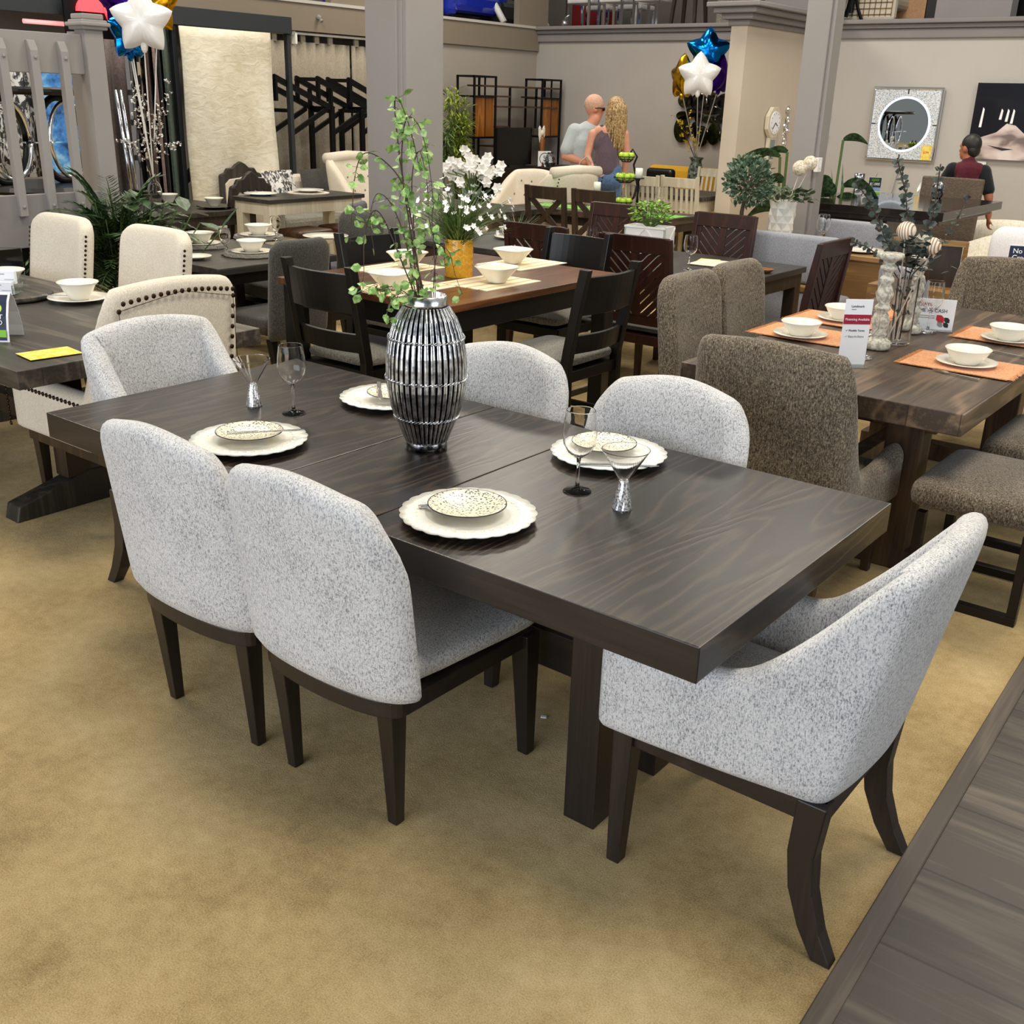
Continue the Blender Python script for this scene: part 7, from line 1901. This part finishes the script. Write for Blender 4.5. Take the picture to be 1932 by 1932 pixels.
mb = MB(); caps(mb, [((.035, 0, 1.46), .128, (.015, 0, 1.32), .172), ((.015, 0, 1.32), .172, (.02, 0, .98), .172), ((-.115, -.02, 1.465), .093, (-.192, -.07, 1.27), .084), ((.17, .03, 1.47), .085, (.25, .09, 1.28), .075), ((.06, 0, 1.50), .085, (.05, 0, 1.48), .09), ((-.10, -.02, 1.46), .09, (.17, .03, 1.46), .09)])
fuse(mb, 't_shirt', CL('grey_tshirt', '#a3aaac', '#b3b9ba'), man, .013)
mb = MB(); caps(mb, [((.02, 0, 1.0), .162, (.02, 0, .93), .16), ((-.075, 0, .93), .105, (-.085, 0, .5), .08), ((-.085, 0, .5), .08, (-.09, -.02, .12), .065), ((.11, 0, .93), .105, (.115, 0, .5), .08), ((.115, 0, .5), .08, (.12, -.02, .12), .065)])
fuse(mb, 'trousers', CL('khaki_trousers', '#5d5648', '#6d6656'), man, .014)
mb = MB(); mb.sph((0, -.012, .045), (.082*1.1, .102*1.1, .098*1.1), 18, 10, HM); o = mb.build('hair', speck('cropped_hair', '#b98f78', '#cfa68f', 90, .8), man, smooth=True)
for v_ in o.data.vertices: pass
mb = MB()
for s in (1, -1):
    mb.sph((s*.036, .100, .004), (.034, .012, .022), 12, 8, HM)
    mb.tube([tuple(HM @ Vector(p)) for p in ((s*.068, .092, .010), (s*.094, .03, .012), (s*.093, -.02, .004))], .0055, 6)
mb.build('sunglasses', plain('dark_lens', '#0c0b0d', .1), man, smooth=True)
# --- woman with long blond hair, purple tank top and jeans, back to the camera
wp = (-5.98, 8.66, 1.03)
wo = thing('person', 'woman with long blond hair in purple tank top and blue jeans, back to the camera', 'person', (wp[0], wp[1], 0), RZP-.02)
mb = MB(); HW = head(mb, (.075, .02, 1.705), .5, 1.06)
caps(mb, [((.065, 0, 1.60), .052, (.04, 0, 1.52), .058), ((.02, 0, 1.46), .10, (.015, 0, 1.26), .125), ((.015, 0, 1.26), .12, (.01, 0, 1.08), .125), ((-.09, 0, 1.49), .058, (.12, 0, 1.49), .058),
    ((-.155, 0, 1.455), .052, (-.205, -.01, 1.22), .042), ((-.205, -.01, 1.22), .040, (-.135, -.10, 1.07), .034), ((.195, 0, 1.46), .052, (.235, .0, 1.22), .042), ((.235, 0, 1.22), .040, (.215, .05, 1.02), .032),
    ((-.07, 0, 1.0), .11, (-.075, 0, .55), .07), ((-.075, 0, .55), .065, (-.08, 0, .08), .042), ((.09, 0, 1.0), .11, (.095, 0, .55), .07), ((.095, 0, .55), .065, (.1, 0, .08), .042), ((-.08, -.05, .045), .04, (-.08, .13, .03), .032), ((.1, -.05, .045), .04, (.1, .13, .03), .032)])
hand(mb, (-.135, -.10, 1.07), (.75, -.2, -.55), (.2, .9, .2), .8, .92); hand(mb, (.215, .05, 1.02), (-.1, .3, -1), (1, 0, 0), .5, .92)
fuse(mb, 'body', speck('fair_skin', '#c98e74', '#d49a80', 6, .55), wo, .011)
mb = MB(); caps(mb, [((.02, 0, 1.42), .112, (.015, 0, 1.26), .142), ((.015, 0, 1.26), .142, (.01, 0, 1.08), .150), ((-.06, 0, 1.36), .10, (.09, 0, 1.36), .10), ((-.065, -.01, 1.53), .030, (-.055, -.03, 1.40), .07), ((.10, -.01, 1.53), .030, (.10, -.03, 1.40), .07), ((-.05, 0, 1.06), .125, (.075, 0, 1.06), .125)])
fuse(mb, 'tank_top', CL('purple_top', '#56474f', '#65545d'), wo, .011)
mb = MB(); caps(mb, [((-.055, -.01, 1.06), .122, (.075, -.01, 1.06), .122), ((-.06, -.035, .97), .125, (.08, -.035, .97), .125), ((-.075, 0, .93), .115, (-.078, 0, .5), .08), ((-.078, 0, .5), .078, (-.08, 0, .1), .06), ((.095, 0, .93), .115, (.097, 0, .5), .08), ((.097, 0, .5), .078, (.1, 0, .1), .06)])
fuse(mb, 'jeans', CL('blue_denim', '#42587a', '#5d7699', 90), wo, .012)
q = random.Random(2); mb = MB()
mb.sph((0, -.018, .034), (.094, .115, .112), 18, 12, HW)
for k in range(120):
    a = q.uniform(-2.3, 2.3); x = .092*math.sin(a); y = -.022-.10*math.cos(a)
    L = q.uniform(.40, .54) if abs(a) < 1.9 else q.uniform(.22, .36)
    P = []
    for i in range(9):
        t_ = i/8; w_ = .012*math.sin(t_*9+k)
        P.append(tuple(HW @ Vector((x*(1+.35*t_-.25*t_*t_)+w_, y*(1-.05*t_)-.015*math.sin(PI*t_)+.006*math.cos(k+t_*7), .07-.02*abs(a)-L*t_))))
    mb.tube(P, [.013, .014, .015, .015, .014, .013, .011, .008, .003], 5)
mb.build('hair', speck('blond_hair', '#745634', '#c0a06c', 55, .5, .40, .6), wo, smooth=True)
hb_ = thing('handbag', 'taupe pink handbag hanging at the side of the woman', 'bag', tuple(Vector(wp)*0)+() if False else (0, 0, 0))
hb_.location = (wp[0]+.785*-.24-.618*-.10, wp[1]+.618*-.24+.785*-.10, .80); hb_.rotation_euler = (0, 0, RZP+.15)
BG = plain('taupe_leather', '#a98f84', .45)
mb = MB(); mb.prism([(-.15, 0), (.13, 0), (.15, .05), (.11, .25), (-.11, .25), (-.16, .06)], -.05, .05, 'y'); mb.build('body', BG, hb_, bevel=.02, seg=3, smooth=True)
MB().tube([(-.08, 0, .24), (-.05, 0, .36), (.02, 0, .42), (.07, 0, .36), (.08, 0, .24)], .009, 6).build('strap', BG, hb_, smooth=True)
# --- man walking at right in maroon vest with black sleeves
kp = (-2.43, 9.85, 0.73)
wk_ = thing('person', 'dark haired man walking in maroon and black polo carrying a white paper roll', 'person', (kp[0], kp[1], 0), RZP-.42)
mb = MB(); HK = head(mb, (-.005, .03, 1.455), .95, 1.02, -.05)
caps(mb, [((.0, .0, 1.36), .052, (.02, -.01, 1.28), .062), ((.02, 0, 1.22), .11, (.02, 0, .98), .12), ((.02, 0, .98), .12, (.0, 0, .78), .12),
    ((-.15, 0, 1.24), .055, (-.22, .06, 1.04), .046), ((-.22, .06, 1.04), .042, (-.20, .24, .98), .034), ((.185, 0, 1.23), .055, (.255, -.05, 1.0), .044), ((.255, -.05, 1.0), .042, (.285, -.03, .815), .031),
    ((-.07, 0, .76), .088, (-.10, .16, .44), .064), ((-.10, .16, .44), .058, (-.13, .10, .08), .04), ((.075, 0, .76), .088, (.06, -.08, .42), .064), ((.06, -.08, .42), .058, (.08, -.25, .09), .04), ((-.13, .07, .045), .04, (-.14, .24, .03), .032), ((.08, -.27, .06), .04, (.07, -.12, .035), .032)])
hand(mb, (.285, -.03, .81), (.1, .25, -1), (-.4, .9, .2), .7, .98); hand(mb, (-.20, .24, .98), (-.2, 1, .1), (.3, 0, 1), 1.2, .98)
fuse(mb, 'body', M['skin2'], wk_, .010)
mb = MB(); caps(mb, [((.02, 0, 1.23), .122, (.02, 0, 1.0), .135), ((.02, 0, 1.0), .135, (.005, 0, .76), .142), ((-.06, 0, 1.24), .085, (.10, 0, 1.24), .085), ((.01, 0, 1.33), .066, (.02, 0, 1.29), .07)])
fuse(mb, 'vest', CL('maroon_cloth', '#4b1a24', '#5a212c'), wk_, .011)
mb = MB()
caps(mb, [((-.125, 0, 1.245), .075, (-.205, .045, 1.08), .066), ((.165, 0, 1.235), .075, (.235, -.035, 1.07), .066)]); fuse(mb, 'sleeves', CL('black_cloth', '#15171a', '#1f2226'), wk_, .011)
mb = MB(); caps(mb, [((.0, 0, .80), .132, (.0, 0, .74), .135), ((-.07, 0, .74), .10, (-.10, .155, .44), .08), ((-.10, .155, .44), .076, (-.13, .10, .10), .062), ((.075, 0, .74), .10, (.06, -.08, .42), .08), ((.06, -.08, .42), .076, (.08, -.25, .11), .062)])
fuse(mb, 'trousers', CL('olive_grey_trousers', '#504c42', '#625d52'), wk_, .012)
mb = MB(); mb.sph((0, -.020, .036), (.084, .102, .102), 18, 12, HK); mb.sph((0, -.055, -.02), (.074, .055, .07), 14, 10, HK); mb.build('hair', speck('black_hair', '#0d0b0a', '#231c19', 120, .5), wk_, smooth=True)
pr0 = thing('paper_roll', 'white paper roll in the hand of the walking man', 'paper', (0, 0, 0))
pw = wk_.matrix_basis if False else None
ca_r = math.cos(RZP-.42); sa_r = math.sin(RZP-.42)
pr0.location = (kp[0]+ca_r*-.24-sa_r*.33, kp[1]+sa_r*-.24+ca_r*.33, .99); pr0.rotation_euler = (0, 0, RZP)
MB().tube([(-.20, .02, .06), (.16, -.03, -.06)], [.055, .05], 18, cap=False).build('sheet', M['paper'], pr0, smooth=True, solid=.004); MB().tube([(-.19, .02, .057), (.15, -.03, -.057)], [.028, .025], 14, cap=False).build('inner_curl', M['paper'], pr0, smooth=True, solid=.003)
